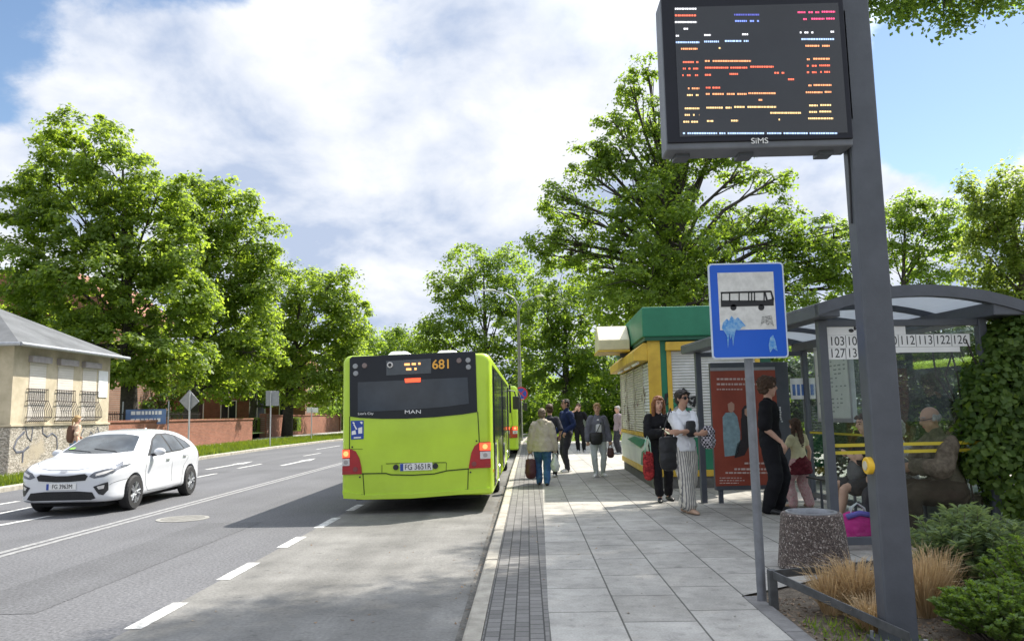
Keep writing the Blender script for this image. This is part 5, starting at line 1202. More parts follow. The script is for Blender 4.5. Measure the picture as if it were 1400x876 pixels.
tree('chestnut_tree', 'round dense chestnut tree behind the diamond sign, second from the beige house', 52,
     [(262, 272, 44, 36), (305, 285, 50, 44), (345, 325, 40, 48), (270, 330, 56, 50), (320, 370, 62, 54), (358, 390, 34, 46), (270, 410, 56, 50), (325, 440, 60, 48), (290, 480, 66, 40), (300, 525, 50, 22), (350, 480, 40, 36), (255, 505, 44, 26)],
     258, LF_Y, 6.5, 46, 34, 12, TG, m_bark2, .55, .45)
tree('linden_tree', 'spreading roadside linden on the grass verge beside the square sign', 62,
     [(405, 392, 42, 34), (452, 388, 38, 34), (380, 430, 44, 44), (430, 430, 54, 46), (478, 425, 28, 42), (395, 480, 54, 44), (450, 480, 54, 46), (360, 480, 40, 46), (420, 520, 52, 32), (475, 505, 34, 34)],
     392, LF_Y, 6.0, 46, 34, 13, TG, m_bark2, .115, .40)
tree('linden_tree', 'smaller roadside linden just left of the 681 bus, farther along the verge', 84,
     [(478, 460, 32, 32), (498, 490, 30, 40), (462, 505, 30, 34), (485, 530, 34, 30), (452, 540, 24, 24), (510, 535, 26, 30)],
     452, LF_M, 5.4, 50, 34, 14, TG, m_bark2, .115, .34)
tree('linden_tree', 'shaded linden behind the low wall, between square sign and wall piers', 70,
     [(330, 520, 46, 30), (385, 525, 46, 30), (300, 500, 40, 30), (430, 545, 36, 22), (350, 470, 40, 40)], 345, LF_D, 5.6, 60, 32, 15, TG, m_bark2, .55, .3)
for i, (d, lbs, tu, lb_) in enumerate(((104, [(522, 466, 34, 24), (552, 462, 28, 22), (545, 500, 34, 30), (505, 510, 32, 34), (530, 535, 40, 34), (570, 490, 26, 26)], 520, 'distant pale green tree whose top shows just over the bus roof edge'),
                          (125, [(560, 462, 30, 22), (588, 466, 28, 26), (530, 480, 30, 26), (560, 500, 40, 34), (600, 505, 34, 30), (575, 540, 40, 30)], 575, 'distant rounded tree closing the far end of the street'),
                          (112, [(470, 555, 36, 24), (440, 570, 26, 18), (500, 560, 36, 24), (480, 520, 40, 30)], 470, 'low distant tree standing behind the linden beside the bus'))):
    tree('distant_tree', lb_, d, lbs, tu, LF_M, 5.0, 44, 34, 30+i, 'distant trees at the end of the street', m_bark2, .0, .3)
tree('backdrop_tree', 'dark bushy tree behind the blue banner on the terrace', 66, [(120, 540, 60, 34), (190, 530, 60, 34), (60, 520, 60, 40), (240, 545, 40, 24), (10, 480, 40, 50)], 130, LF_D, 5.6, 60, 32, 18, None, m_bark2, .55, .3)
# right of the road
RG = 'park trees on the right behind the bus stop'
tree('maple_tree', 'light green maple standing behind the street lamp', 66,
     [(640, 362, 46, 30), (690, 362, 34, 32), (612, 388, 34, 26), (655, 405, 52, 36), (705, 400, 42, 40), (622, 440, 48, 34), (675, 450, 56, 40), (598, 462, 28, 24), (720, 450, 40, 44), (640, 495, 56, 36), (700, 505, 52, 40), (650, 540, 60, 34)],
     668, LF_M, 5.6, 56, 32, 41, RG, m_bark2, .0, .36)
tree('maple_tree', 'bushy maple between the street lamp and the cream light box of the kiosk', 58,
     [(765, 385, 42, 44), (800, 420, 44, 44), (745, 430, 40, 46), (785, 470, 52, 44), (745, 495, 50, 44), (815, 500, 44, 48), (770, 530, 60, 34)],
     775, LF_M, 6.0, 56, 34, 42, RG, m_bark2, .1, .34)
tree('old_oak_tree', 'huge old tree with a ragged open crown towering behind the kiosk and the display', 40,
     [(862, 118, 26, 28), (838, 165, 28, 22), (815, 212, 34, 22), (762, 268, 30, 20), (748, 325, 30, 26), (885, 92, 18, 18), (888, 160, 42, 30), (846, 200, 40, 26), (905, 205, 46, 36), (806, 238, 36, 22), (860, 252, 52, 34), (930, 250, 40, 40), (778, 290, 40, 26), (838, 305, 50, 34), (905, 300, 50, 42), (770, 340, 44, 28), (825, 365, 50, 34), (890, 360, 58, 42), (960, 330, 56, 44), (1015, 300, 50, 34), (1060, 300, 40, 30), (960, 385, 64, 44), (1040, 355, 56, 40), (1100, 320, 46, 34), (1125, 355, 46, 36), (1060, 245, 40, 14), (1010, 235, 34, 16), (860, 410, 60, 38), (962, 120, 34, 50), (1000, 60, 50, 50), (1040, 120, 60, 50), (980, 190, 60, 40), (930, 330, 60, 46, -3), (880, 395, 70, 46, -3), (960, 410, 70, 46, -3), (1060, 400, 60, 36, -1), (905, 270, 46, 34, -2.5), (1140, 395, 44, 30, 0), (1150, 325, 40, 34), (1165, 365, 40, 36)],
     932, LF_M, 6.4, 74, 28, 43, RG, m_bark2, .1, .62, dense=1.4, hollow=.35)
tree('young_tree', 'slender open crowned tree right of the display pole above the shelter roof', 40,
     [(1300, 300, 34, 30), (1222, 288, 30, 26), (1235, 285, 34, 26), (1280, 290, 34, 26), (1215, 320, 34, 34), (1262, 335, 40, 30), (1298, 320, 22, 30), (1235, 370, 44, 30), (1285, 372, 30, 26), (1195, 360, 30, 34)],
     1240, LF_M, 6.0, 70, 30, 44, RG, m_bark2, .1, .2, dense=1.2, hollow=.4)
tree('willow_tree', 'pale yellow green willow at the edge of the photograph beyond the ivy', 27,
     [(1338, 268, 26, 34), (1372, 265, 40, 38), (1345, 300, 28, 36), (1395, 320, 46, 46), (1352, 350, 36, 44), (1385, 390, 46, 44), (1345, 400, 26, 30), (1420, 300, 60, 70), (1410, 430, 50, 50), (1440, 380, 60, 80)],
     1425, LF_W, 6.4, 56, 34, 45, RG, m_bark, .1, .22, flat=1.3)
tree('shade_tree', 'tall tree whose single leafy branch tip hangs into view beside the display pole', 15.5,
     [(1230, 12, 26, 15, -.3), (1290, 30, 30, 14, 0), (1330, 8, 28, 14, .3), (1200, -6, 30, 14, 0), (1262, -12, 60, 18, 0)] +
     [('w', 9.7, 16.3, 13.2, 2.2, 2.2, 1.9), ('w', 10.9, 14.3, 12.2, 2.2, 2.2, 1.9), ('w', 9.0, 13.6, 13.6, 2.2, 2.2, 1.8), ('w', 6.8, 12.6, 13.7, 2.0, 1.8, 1.6), ('w', 10, 11.7, 12.4, 2.2, 2.2, 1.9), ('w', 10.7, 18.3, 14.6, 1.8, 1.7, 1.5), ('w', 5.9, 11.7, 14.2, 1.6, 1.5, 1.4), ('w', 12.2, 15.8, 12.4, 2.2, 2.2, 2.0), ('w', 12.5, 18.3, 13.6, 2.2, 2.2, 2.0), ('w', 8.1, 16.0, 13.4, .9, .8, .7), ('w', 13.2, 13.0, 13.0, 2.3, 2.3, 2.0)],
     1560, LF_D, 9.0, 240, 36, 46, RG, m_bark2, .1, .34, cl_px=34, dense=2.4, limb_k=.11, anchor=(8.4, 13.6, 12.6))
bgs = [(70, [(735, 540, 44, 40), (700, 560, 36, 30), (770, 560, 44, 34), (740, 590, 50, 18)], 735, 'dark shrubby tree behind the waiting people, beside the lamp foot'),
       (64, [(830, 540, 46, 44), (860, 500, 50, 50), (800, 565, 44, 30), (850, 580, 50, 20)], 838, 'dark tree in the park directly left of the kiosk'),
       (60, [(900, 470, 56, 50), (950, 440, 60, 50), (900, 420, 50, 40), (930, 520, 60, 50)], 915, 'dark tree hidden mostly by the kiosk roof'),
       (44, [(1010, 430, 50, 40), (1060, 450, 46, 44), (990, 470, 46, 44), (1040, 500, 56, 40)], 1020, 'dark green tree behind the blue bus stop sign'),
       (30, [(1120, 480, 50, 46), (1190, 490, 56, 44), (1150, 540, 66, 40), (1240, 540, 60, 40), (1120, 590, 50, 40), (1230, 600, 70, 34)], 1150, 'dense dark bush tree right behind the shelter glass'),
       (24, [(1290, 460, 56, 46), (1350, 480, 56, 56), (1310, 540, 66, 44), (1400, 560, 60, 60), (1280, 610, 60, 34), (1370, 630, 60, 50)], 1330, 'dense dark bush tree behind the old man in the shelter')]
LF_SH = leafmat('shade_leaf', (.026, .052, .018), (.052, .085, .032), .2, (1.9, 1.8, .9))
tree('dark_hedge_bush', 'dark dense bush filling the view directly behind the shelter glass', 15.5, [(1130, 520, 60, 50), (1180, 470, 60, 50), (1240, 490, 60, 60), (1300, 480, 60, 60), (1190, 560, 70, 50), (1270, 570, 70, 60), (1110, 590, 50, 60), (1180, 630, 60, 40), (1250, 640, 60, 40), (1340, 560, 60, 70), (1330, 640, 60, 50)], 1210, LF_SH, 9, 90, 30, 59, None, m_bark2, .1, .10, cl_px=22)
for i, (d, lbs, tu, lb_) in enumerate(bgs):
    tree('park_tree', lb_, d, lbs, tu, LF_D, 5.6, 56, 34, 60+i, 'dark park trees in the background', m_bark2, .05, .25)
# undergrowth far behind, one mass
rg = np.random.default_rng(90)
def mass(name, boxes, lm, size, seed):
    rg = np.random.default_rng(seed); Cs = []
    for (x0, x1, y0, y1, z0, z1, n) in boxes:
        c = rg.uniform(0, 1, (n, 3))*np.array((x1-x0, y1-y0, z1-z0))+np.array((x0, y0, z0)); 
        k_ = np.sin(c[:, 0]*1.1)*.35+np.sin(c[:, 0]*.37+1)*.35; c[:, 2] = z0+(c[:, 2]-z0)*(.8+.4*k_); Cs.append(c)
    C = np.concatenate(Cs); Nn = rg.normal(0, 1, C.shape)+np.array((0, -.3, .8))
    V, F = leaves_at(C, Nn, size, rg, jitter=.4); o = np_mesh(name, V, F, lm); tag(o, kind='stuff'); return o
u_ = mass('undergrowth', [(-1, 40, 62, 66, 0, 3.2, 15000), (-70, -20, 96, 101, 0, 6, 12000), (0, 60, 92, 97, 0, 7, 12000)], LF_D, .42, 5)
u_['label'] = 'dark undergrowth closing the view beneath the distant trees'
# trimmed hedges on the terrace
for i, (u, d, w) in enumerate(((311, 60, 2.6), (384, 66, 1.6), (455 - 240, 58, 2.0))):
    p = P(u, 563, d); hd = empty('clipped_hedge', (p.x, d, .5)); tag(hd, ['clipped bright green hedge behind the wall, right of the diamond sign', 'short clipped bright hedge behind the wall near the square sign', 'clipped hedge below the blue banner, behind the brick wall'][i], 'hedge')
    rg = np.random.default_rng(70+i); n = 3500; c = rg.uniform(-1, 1, (n, 3)); ax = rg.integers(0, 3, n); c[np.arange(n), ax] = np.sign(c[np.arange(n), ax])
    c = c*np.array((w, .5, .55))+np.array((0, 0, .55)); V, F = leaves_at(c, c-np.array((0, 0, .4)), .14, rg); np_mesh('foliage', V, F, LF_Y, hd)
    MB().box((-w*.92, -.42, 0), (w*.92, .42, 1.0)).build('stem', m_bark2, hd)
# grass on the verge
rg = np.random.default_rng(4)
def blades(name, pts, h, w, lm, seed, lean=.35):
    rg = np.random.default_rng(seed); n = len(pts); d = rg.normal(0, lean, (n, 3)); d[:, 2] = 1; d = unit(d)*(h*rg.uniform(.5, 1.25, n))[:, None]
    th = rg.uniform(0, math.pi, n); s_ = np.stack([np.cos(th), np.sin(th), np.zeros(n)], 1)*w/2
    V = np.stack([pts-s_, pts+s_, pts+d], 1).reshape(-1, 3); return np_mesh(name, V, np.arange(n*3).reshape(-1, 3), lm)
def strip_pts(inner, outer, y0, y1, n, z, seed):
    rg = np.random.default_rng(seed); y = y0+(y1-y0)*rg.uniform(0, 1, n)**1.15; xi = np.interp(y, [q[1] for q in inner], [q[0] for q in inner]); xo = np.interp(y, [q[1] for q in outer], [q[0] for q in outer])
    return np.stack([xi+(xo-xi)*rg.uniform(0, 1, n), y, np.full(n, z)], 1)
LF_G = leafmat('grass_blade', (.075, .12, .012), (.12, .175, .028), .45, (2.6, 2.2, .7))
gpts = strip_pts([(x-.2, y) for x, y in KL if y <= 100], VL, 14, 80, 42000, .11, 8)
o = blades('grass', gpts, .20, .035, LF_G, 9); tag(o, 'short green grass covering the verge on the left', kind='stuff')
l0 = np.random.default_rng(6).uniform(0, 1, (16000, 3))*np.array((34, 20, 0))+np.array((0, 40.2, .085)); o = blades('lawn_grass', l0, .16, .05, LF_G, 10); tag(o, 'sunlit lawn grass beyond the pavement', kind='stuff')

# ---- planting by the pole: dry grass tufts, green shrubs, ivy
LF_DRY = leafmat('dry_blade', (.37, .265, .145), (.62, .48, .29), .35, (1.3, 1.15, .9))
def tuft(name, loc, h, r, n, label, seed, lm=LF_DRY, w=.006, cat='grass tuft', group=None, base=.07):
    rg = np.random.default_rng(seed); e = empty(name, loc); tag(e, label, cat, group)
    th = rg.uniform(0, 2*math.pi, n); out = np.stack([np.cos(th), np.sin(th), np.zeros(n)], 1); rb = base*np.sqrt(rg.uniform(0, 1, n))[:, None]
    p0 = out*rb; hh = h*rg.uniform(.55, 1.15, n)[:, None]; sp = r*rg.uniform(.1, 1.1, n)[:, None]**1.3
    side = np.stack([-np.sin(th), np.cos(th), np.zeros(n)], 1)
    side = unit(side + rg.normal(0, .4, (n, 3)))*w/2; z = np.array((0, 0, 1.0)); sw = rg.normal(0, .10, (n, 3))*h
    p1 = p0+out*sp*.30+z*hh*.5+sw*.3; p2 = p0+out*sp*.75+z*hh*.88+sw*.7; p3 = p0+out*sp*1.25+z*hh*.92+sw
    V = np.stack([p0-side, p0+side, p1+side*.9, p1-side*.9, p2+side*.6, p2-side*.6, p3], 1).reshape(-1, 3)
    k = np.arange(n)[:, None]*7
    F4 = np.concatenate([k+np.array([[0, 1, 2, 3]]), k+np.array([[3, 2, 4, 5]]), k+np.array([[5, 4, 6, 6]])]);
    F = np.concatenate([k+np.array([[0, 1, 2, 3]]), k+np.array([[3, 2, 4, 5]])]); o = np_mesh('blade_spray', V, F, lm, e)
    F3 = k+np.array([[5, 4, 6]]); np_mesh('blade_tips', V, F3, lm, e)
    return e
TF = 'straw coloured grass tufts round the display pole'
for i, (u, v, h, r, n, lb_) in enumerate(((1138, 838, .30, .20, 600, 'straw coloured grass tuft leaning over the low rail, nearest the litter bin'), (1172, 838, .36, .20, 900, 'fullest straw coloured grass tuft, between the low rail and the pole'), (1192, 860, .20, .20, 500, 'short straw coloured grass tuft at the foot of the display pole'),
                                  (1264, 842, .40, .19, 800, 'tall straw coloured grass tuft on the shrub side of the pole'), (1286, 832, .42, .18, 500, 'loose straw coloured grass tuft against the green shrub'))):
    p = G(u, v, .1); tuft('dry_grass_tuft', p, h, r, n, lb_, 200+i, group=TF)
rg = np.random.default_rng(77); n = 900
c = np.stack([rg.uniform(1.82, 3.2, n), rg.uniform(4.3, 6.3, n), np.full(n, .106)], 1); V, F = leaves_at(c, np.tile((0, 0, 1.0), (n, 1)), .035, rg, jitter=.25)
o = np_mesh('leaf_litter', V, F, leafmat('litter_leaf', (.10, .06, .035), (.26, .18, .11), .1)); tag(o, 'dry fallen leaves scattered over the planting bed', kind='stuff')
c = np.stack([rg.uniform(1.85, 2.5, 700), rg.uniform(4.2, 5.6, 700), np.full(700, .10)], 1); o = blades('weeds', c, .07, .012, LF_M, 33, .6); tag(o, 'low green weeds in the planting bed', kind='stuff')
rg = np.random.default_rng(78); n = 260
c = np.stack([np.concatenate([rg.normal(-.56, .06, 150), rg.uniform(-.3, 2.6, 70), rg.uniform(-2.8, -.7, 40)]), rg.uniform(4.6, 17, n), np.zeros(n)], 1); c[:, 2] = np.where(c[:, 0] > -.4, .124, .008)
V, F = leaves_at(c, np.tile((0, 0, 1.0), (n, 1)), .032, rg, jitter=.2); o = np_mesh('street_litter_leaves', V, F, MATS['litter_leaf']); tag(o, 'small dry leaves lying in the gutter and on the paving', kind='stuff')
LF_S = leafmat('shrub_leaf_blue_green', (.10, .155, .075), (.15, .21, .11), .42, (2.5, 2.2, 1.2))
LF_S2 = leafmat('shrub_leaf_green', (.085, .15, .035), (.13, .20, .05), .42, (2.5, 2.3, .9))
def shrub(name, loc, stems, h, r, lm, label, seed, leaf=.055, per=60, asp=.3):
    rg = np.random.default_rng(seed); e = empty(name, loc); tag(e, label, 'shrub'); tb = MB(); Cs, Ns = [], []; dirs = []
    for i in range(stems):
        th = rg.uniform(0, 2*math.pi); rr_ = r*math.sqrt(rg.uniform(0, 1)); top = Vector((math.cos(th)*rr_, math.sin(th)*rr_, h*rg.uniform(.55, 1.1)*(1-.35*(rr_/r)**2)))
        b_ = Vector((top.x*.35, top.y*.35, 0)); mid = b_.lerp(top, .5)+Vector((rg.normal(0, .03), rg.normal(0, .03), .03)); tb.tube([b_, mid, top], [.006, .005, .002], 4, caps=False)
        t = rg.uniform(.30, 1.0, per)[:, None]; c = (1-t)**2*np.array(b_)+2*t*(1-t)*np.array(mid)+t*t*np.array(top)
        ph = rg.uniform(0, 2*math.pi, per); o_ = np.stack([np.cos(ph), np.sin(ph), rg.uniform(.2, .9, per)], 1); Cs.append(c+unit(o_)*leaf*.45); dirs.append(unit(o_))
    C = np.concatenate(Cs); D = np.concatenate(dirs); n = len(C); s_ = unit(np.cross(D, rg.normal(0, 1, (n, 3)))); sz = leaf*rg.uniform(.7, 1.3, (n, 1)); nn = np.cross(D, s_)
    V = np.stack([C-D*sz*.5, C+s_*sz*asp*.5+nn*sz*.04, C+D*sz*.5-np.array((0, 0, .12))*sz, C-s_*sz*asp*.5+nn*sz*.04], 1).reshape(-1, 3)
    tb.build('stem', m_bark, e, fix=False); np_mesh('foliage', V, np.arange(n*4).reshape(-1, 4), lm, e); return e
p = G(1345, 828, .1); shrub('feathery_shrub', (p.x+.14, p.y+.35, .1), 190, .66, .46, LF_S, 'feathery blue green shrub in front of the ivy covered shelter post', 301, .085, 90, .2)
p = G(1345, 880, .1); shrub('leafy_shrub', (p.x+.18, p.y+.05, .1), 190, .35, .42, LF_S2, 'low leafy green shrub at the very corner beside the pole', 302, .042, 90, .45)
shrub('leafy_shrub', (p.x+.75, p.y+.35, .1), 150, .6, .5, LF_S2, 'leafy green shrub growing next to the feathery one, mostly out of view', 303, .045, 80, .45)
# ivy on the near back corner of the shelter
iv = empty('ivy', (P(1365, 700, 8.6).x, 8.6, .118)); tag(iv, 'thick dark green ivy climbing over the near back corner of the shelter', 'ivy')
rg = np.random.default_rng(55); Cs = []; s = 8.5/FPX
for (u, v, ru, rv, n) in ((1388, 470, 44, 42, 1300), (1372, 535, 46, 50, 1500), (1385, 585, 50, 60, 1500), (1345, 560, 28, 44, 800), (1400, 500, 60, 60, 1300), (1350, 620, 36, 44, 700), (1395, 660, 46, 60, 900), (1345, 512, 16, 24, 260), (1396, 430, 34, 14, 350), (1330, 610, 16, 40, 220), (1420, 600, 60, 110, 1200)):
    c = P(u, v, 8.35); c = np.array((c.x, c.y, c.z))-np.array(iv.location); dr = unit(rg.normal(0, 1, (n, 3))); Cs.append((c+dr*np.array((ru*s, .38, rv*s))*(.45+.6*rg.uniform(0, 1, n)**.5)[:, None], dr))
C = np.concatenate([a for a, b in Cs]); D = np.concatenate([b for a, b in Cs])
V, F = leaves_at(C, D*.8+np.array((0, -.4, .5)), .082, rg, .8, .5); np_mesh('foliage', V, F, leafmat('ivy_leaf', (.05, .10, .02), (.11, .175, .035), .46, (3.0, 2.6, .9)), iv)
q = MB()
for k_ in range(14):
    x = rg.uniform(-.5, .5); y = rg.uniform(-.25, .3); pts = [Vector((x*.5, y, 0))]
    for j in range(6): pts.append(pts[-1]+Vector((rg.normal(0, .09), rg.normal(0, .05), .36)))
    q.tube(pts, .010, 5, caps=False)
q.build('stem', m_bark2, iv, fix=False)
# ------------------------------------------------------------------ people
def skin(nm, c): return M(nm, c, .55, var=.06, scale=14, bump=.05, bscale=200)
SK1 = skin('skin_light', (.56, .33, .24)); SK2 = skin('skin_tan', (.44, .25, .17))
def cloth(nm, c, var=.14, scale=7, rough=.9, bump=.35, bs=120, c2=None): return M(nm, c, rough, var=var, scale=scale, bump=bump, bscale=bs, col2=c2, spec=.2)
m_eye = M('eye_dark', (.03, .022, .018), .25, var=0); m_lip = M('lips', (.42, .14, .12), .5, var=0)
HT = bpy.data.textures.new('hair_tex', 'CLOUDS'); HT.noise_scale = .035; HT.noise_depth = 3
CT = bpy.data.textures.new('cloth_tex', 'CLOUDS'); CT.noise_scale = .10; CT.noise_depth = 3
def ik(a, c, l1, l2, pole):
    d = c-a; L = min(d.length, (l1+l2)*.998); L = max(L, abs(l1-l2)*1.05); dr = d.normalized(); c = a+dr*L
    p = (l1*l1-l2*l2+L*L)/(2*L); h = math.sqrt(max(0, l1*l1-p*p)); pp = Vector(pole)-dr*dr.dot(Vector(pole)); pp.normalize()
    return a+dr*p+pp*h, c
def spline(pts, rad, ell=None, n=4):
    pts = [Vector(p) for p in pts]; P_, R_, E_ = [], [], []; k = len(pts)
    for i in range(k-1):
        p0, p1, p2, p3 = pts[max(i-1, 0)], pts[i], pts[i+1], pts[min(i+2, k-1)]
        for j in range(n):
            t = j/n; P_.append(.5*((2*p1)+(p2-p0)*t+(2*p0-5*p1+4*p2-p3)*t*t+(3*p1-p0-3*p2+p3)*t**3))
            R_.append(rad[i]+(rad[i+1]-rad[i])*(t*t*(3-2*t))); 
            if ell: E_.append(ell[i]+(ell[i+1]-ell[i])*(t*t*(3-2*t)))
    P_.append(pts[-1]); R_.append(rad[-1]); 
    if ell: E_.append(ell[-1])
    return P_, R_, (E_ if ell else None)
def limb(m, pts, rad, ell=None, xdir=None, n=14, cap=True, flat0=False):
    P_, R_, E_ = spline(pts, rad, ell)
    if cap:                                                   # rounded ends
        for end in ((-1,) if flat0 else (0, -1)):
            t = (P_[0]-P_[1]).normalized() if end == 0 else (P_[-1]-P_[-2]).normalized(); r = R_[end]; e = E_[end] if E_ else r; q = min(r, e)
            ex = [(P_[end]+t*q*.55, .83), (P_[end]+t*q*.9, .43)]
            for p, f in ex:
                if end == 0: P_.insert(0, p); R_.insert(0, r*f); E_ and E_.insert(0, e*f)
                else: P_.append(p); R_.append(r*f); E_ and E_.append(e*f)
    m.tube(P_, R_, n, True, E_, xdir); return m
def solid(m, name, mat, parent, vox, smooth=4, disp=None, dstr=.0, scale=1.0):
    o = m.build(name, mat, parent, fix=True)
    md = o.modifiers.new('r', 'REMESH'); md.mode = 'VOXEL'; md.voxel_size = vox/scale if False else vox; md.use_smooth_shade = True
    if smooth: s_ = o.modifiers.new('s', 'SMOOTH'); s_.iterations = smooth; s_.factor = .5
    if disp:
        d = o.modifiers.new('d', 'DISPLACE'); d.texture = disp; d.strength = dstr; d.mid_level = .5; d.texture_coords = 'LOCAL'
        s2 = o.modifiers.new('s2', 'SMOOTH'); s2.iterations = 1; s2.factor = .4
    return o
PEOPLE = []
def person(label, loc, face, H=1.70, sex='f', pelvis=(0, 0, .93), lean=0.0, side=0.0, twist=0.0, head=(0, 0), feet=None, hands=None, poles=None, knees=None, skin_m=SK1, top=None, bottom=None, shoe=None, hair=None, build=1.0, curl=.5, faceparts=True, group=None, extra=None, chin=0):
    """face: heading in degrees, 0 = towards the camera, positive turns the figure to its own left. Lengths for a body of 1.75 m, scaled to H."""
    s = H/1.75; V3 = Vector
    feet = feet or {'L': (.10, 0, 0, 8), 'R': (-.10, 0, 0, -8)}; hands = hands or {}; poles = poles or {}
    pel = V3(pelvis); Rm = Euler((lean, side, 0), 'XYZ').to_matrix(); Tw = Matrix.Rotation(R(twist), 3, 'Z')
    up = Rm @ V3((0, 0, 1)); rx = Tw @ V3((1, 0, 0)); rx = (rx-up*rx.dot(up)).normalized(); fw = rx.cross(up)*1.0     # fw: front
    fw = -up.cross(rx) if False else V3(rx.cross(up)); 
    if fw.y > 0 and abs(twist) < 90: fw = -fw
    shw = (.185 if sex == 'm' else .165)*build; hpw = (.155 if sex == 'm' else .165)*build
    waist = pel+up*.15; chest = pel+up*.34+fw*.01; shl_ = pel+up*.485; nb = pel+up*.53; 
    hq = Euler((R(head[1])+lean*.4, 0, R(head[0]+twist)), 'XYZ').to_matrix(); hu, hf, hx = hq @ V3((0, 0, 1)), hq @ V3((0, -1, 0)), hq @ V3((1, 0, 0))
    hc = nb+(up*.6+hu*.4).normalized()*.165+hf*.02
    J = {}
    for k, sg in (('L', 1), ('R', -1)):
        fx, fy, fz, fyaw = feet[k]; ank = V3((fx, fy, fz+.085)); fd = Matrix.Rotation(R(fyaw), 3, 'Z') @ V3((0, -1, 0))
        hip = pel+V3((sg*.088*build, 0, -.03)); kn, ank = ik(hip, ank, .425, .415, (knees or {}).get(k, fd+V3((0, 0, .05))))
        sh_ = shl_+rx*sg*shw-up*.035; hd = hands.get(k)
        wr = V3(hd[:3]) if hd else sh_+V3((sg*.06, -.03, -.52))
        el, wr = ik(sh_, wr, .285, .255, poles.get(k, V3((sg*.5, .8, -.2))))
        J[k] = dict(hip=hip, knee=kn, ank=ank, fd=fd, sh=sh_, el=el, wr=wr, hdir=(V3(hd[3:6]).normalized() if hd and len(hd) > 3 else ((wr-el).normalized()*.85+V3((0, 0, -.15))).normalized()), sg=sg)
    # ---- body, one continuous skin
    b = MB(); bl = build
    limb(b, [pel-up*.06, pel+up*.02, waist, chest, shl_-up*.03, nb], [hpw*.85, hpw, .122*bl, .148*bl, shw*.82, .06], [.10*bl, .115*bl, .095*bl, .108*bl, .08, .055], rx, 18)
    limb(b, [nb-up*.03, nb+(hc-nb)*.35, hc-hu*.02], [.058, .054, .055], None, rx)
    b.ball(hc+hu*.035+hf*(-.01), (.076, .094, .092), 20, 14, hq); b.ball(hc-hu*.035+hf*.018, (.062, .072, .075), 16, 12, hq); b.ball(hc-hu*.085+hf*.045, (.036, .034, .032), 12, 8, hq)
    limb(b, [hc+hu*.03+hf*.085, hc-hu*.002+hf*.103, hc-hu*.018+hf*.098], [.010, .014, .015], None, hx, 8); b.ball(hc+hu*.045+hf*.068, (.055, .02, .014), 12, 8, hq)
    for sg in (1, -1): b.ball(hc+hx*sg*.076-hf*.005+hu*.002, (.012, .022, .034), 10, 8, hq)
    for k in 'LR':
        j = J[k]; sg = j['sg']
        limb(b, [j['hip']+V3((0, 0, .02)), j['hip'].lerp(j['knee'], .4), j['knee'], j['knee'].lerp(j['ank'], .3), j['ank']], [.085*bl, .074*bl, .054*bl, .054*bl, .036], None, None, 14)
        limb(b, [j['ank']+V3((0, 0, -.01)), j['ank']+j['fd']*.06-V3((0, 0, .045)), j['ank']+j['fd']*.15-V3((0, 0, .062))], [.038, .038, .026], [.038, .034, .02], j['fd'].cross(V3((0, 0, 1))), 10)
        limb(b, [j['sh'], j['sh'].lerp(j['el'], .5), j['el'], j['el'].lerp(j['wr'], .35), j['wr']], [.055*bl, .046*bl, .038*bl, .038*bl, .026], None, None, 12)
        # hand: palm, four fingers, thumb
        d = j['hdir']; side_ = d.cross(fw); 
        if side_.length < .2: side_ = d.cross(rx)
        side_.normalize(); nrm = side_.cross(d); inward = nrm if nrm.dot(-rx*sg) > 0 else -nrm
        pm = j['wr']+d*.05; limb(b, [j['wr'], j['wr']+d*.045, j['wr']+d*.09], [.025, .040, .038], [.018, .017, .014], side_, 10)
        for q, (o_, ln) in enumerate(((-.030, .068), (-.010, .078), (.010, .074), (.030, .058))):
            r0_ = j['wr']+d*.085+side_*o_; b1 = (d*(1-curl*.5)+inward*curl*.8).normalized(); b2 = (d*(1-curl*1.2)+inward*(curl*1.3+.05)).normalized()
            limb(b, [r0_-d*.02, r0_, r0_+b1*ln*.55, r0_+b1*ln*.55+b2*ln*.5], [.010, .0105, .0095, .0075], None, None, 7)
        th_s = side_ if side_.dot(fw) > 0 else -side_
        limb(b, [j['wr']+d*.02+th_s*.02, j['wr']+d*.055+th_s*.045+inward*.012, j['wr']+d*.088+th_s*.05+inward*.025], [.014, .0125, .009], None, None, 7)
    root = solid(b, 'person', skin_m, None, .0078, 5); tag(root, label, 'person', group); root.location = loc; root.rotation_euler = (0, 0, R(face)); root.scale = (s, s, s)
    parts = [root]
    def sub(m, nm, mt, vox=.011, smooth=4, disp=None, dstr=0.0): o = solid(m, nm, mt, root, vox, smooth, disp, dstr); parts.append(o); return o
    def raw(m, nm, mt, smooth=True): return m.build(nm, mt, root, smooth=smooth)
    if faceparts:
        for sg in (1, -1):
            raw(MB().ball(hc+hx*sg*.032+hu*.018+hf*.081, (.012, .006, .007), 10, 6, hq), 'eye', m_eye)
            raw(MB().tube([hc+hx*sg*.016+hu*.042+hf*.090, hc+hx*sg*.034+hu*.046+hf*.084, hc+hx*sg*.052+hu*.040+hf*.070], .005, 6), 'eyebrow', hair['m'] if hair else m_eye)
        raw(MB().ball(hc-hu*.052+hf*.083, (.024, .010, .008), 12, 6, hq), 'mouth', m_lip)
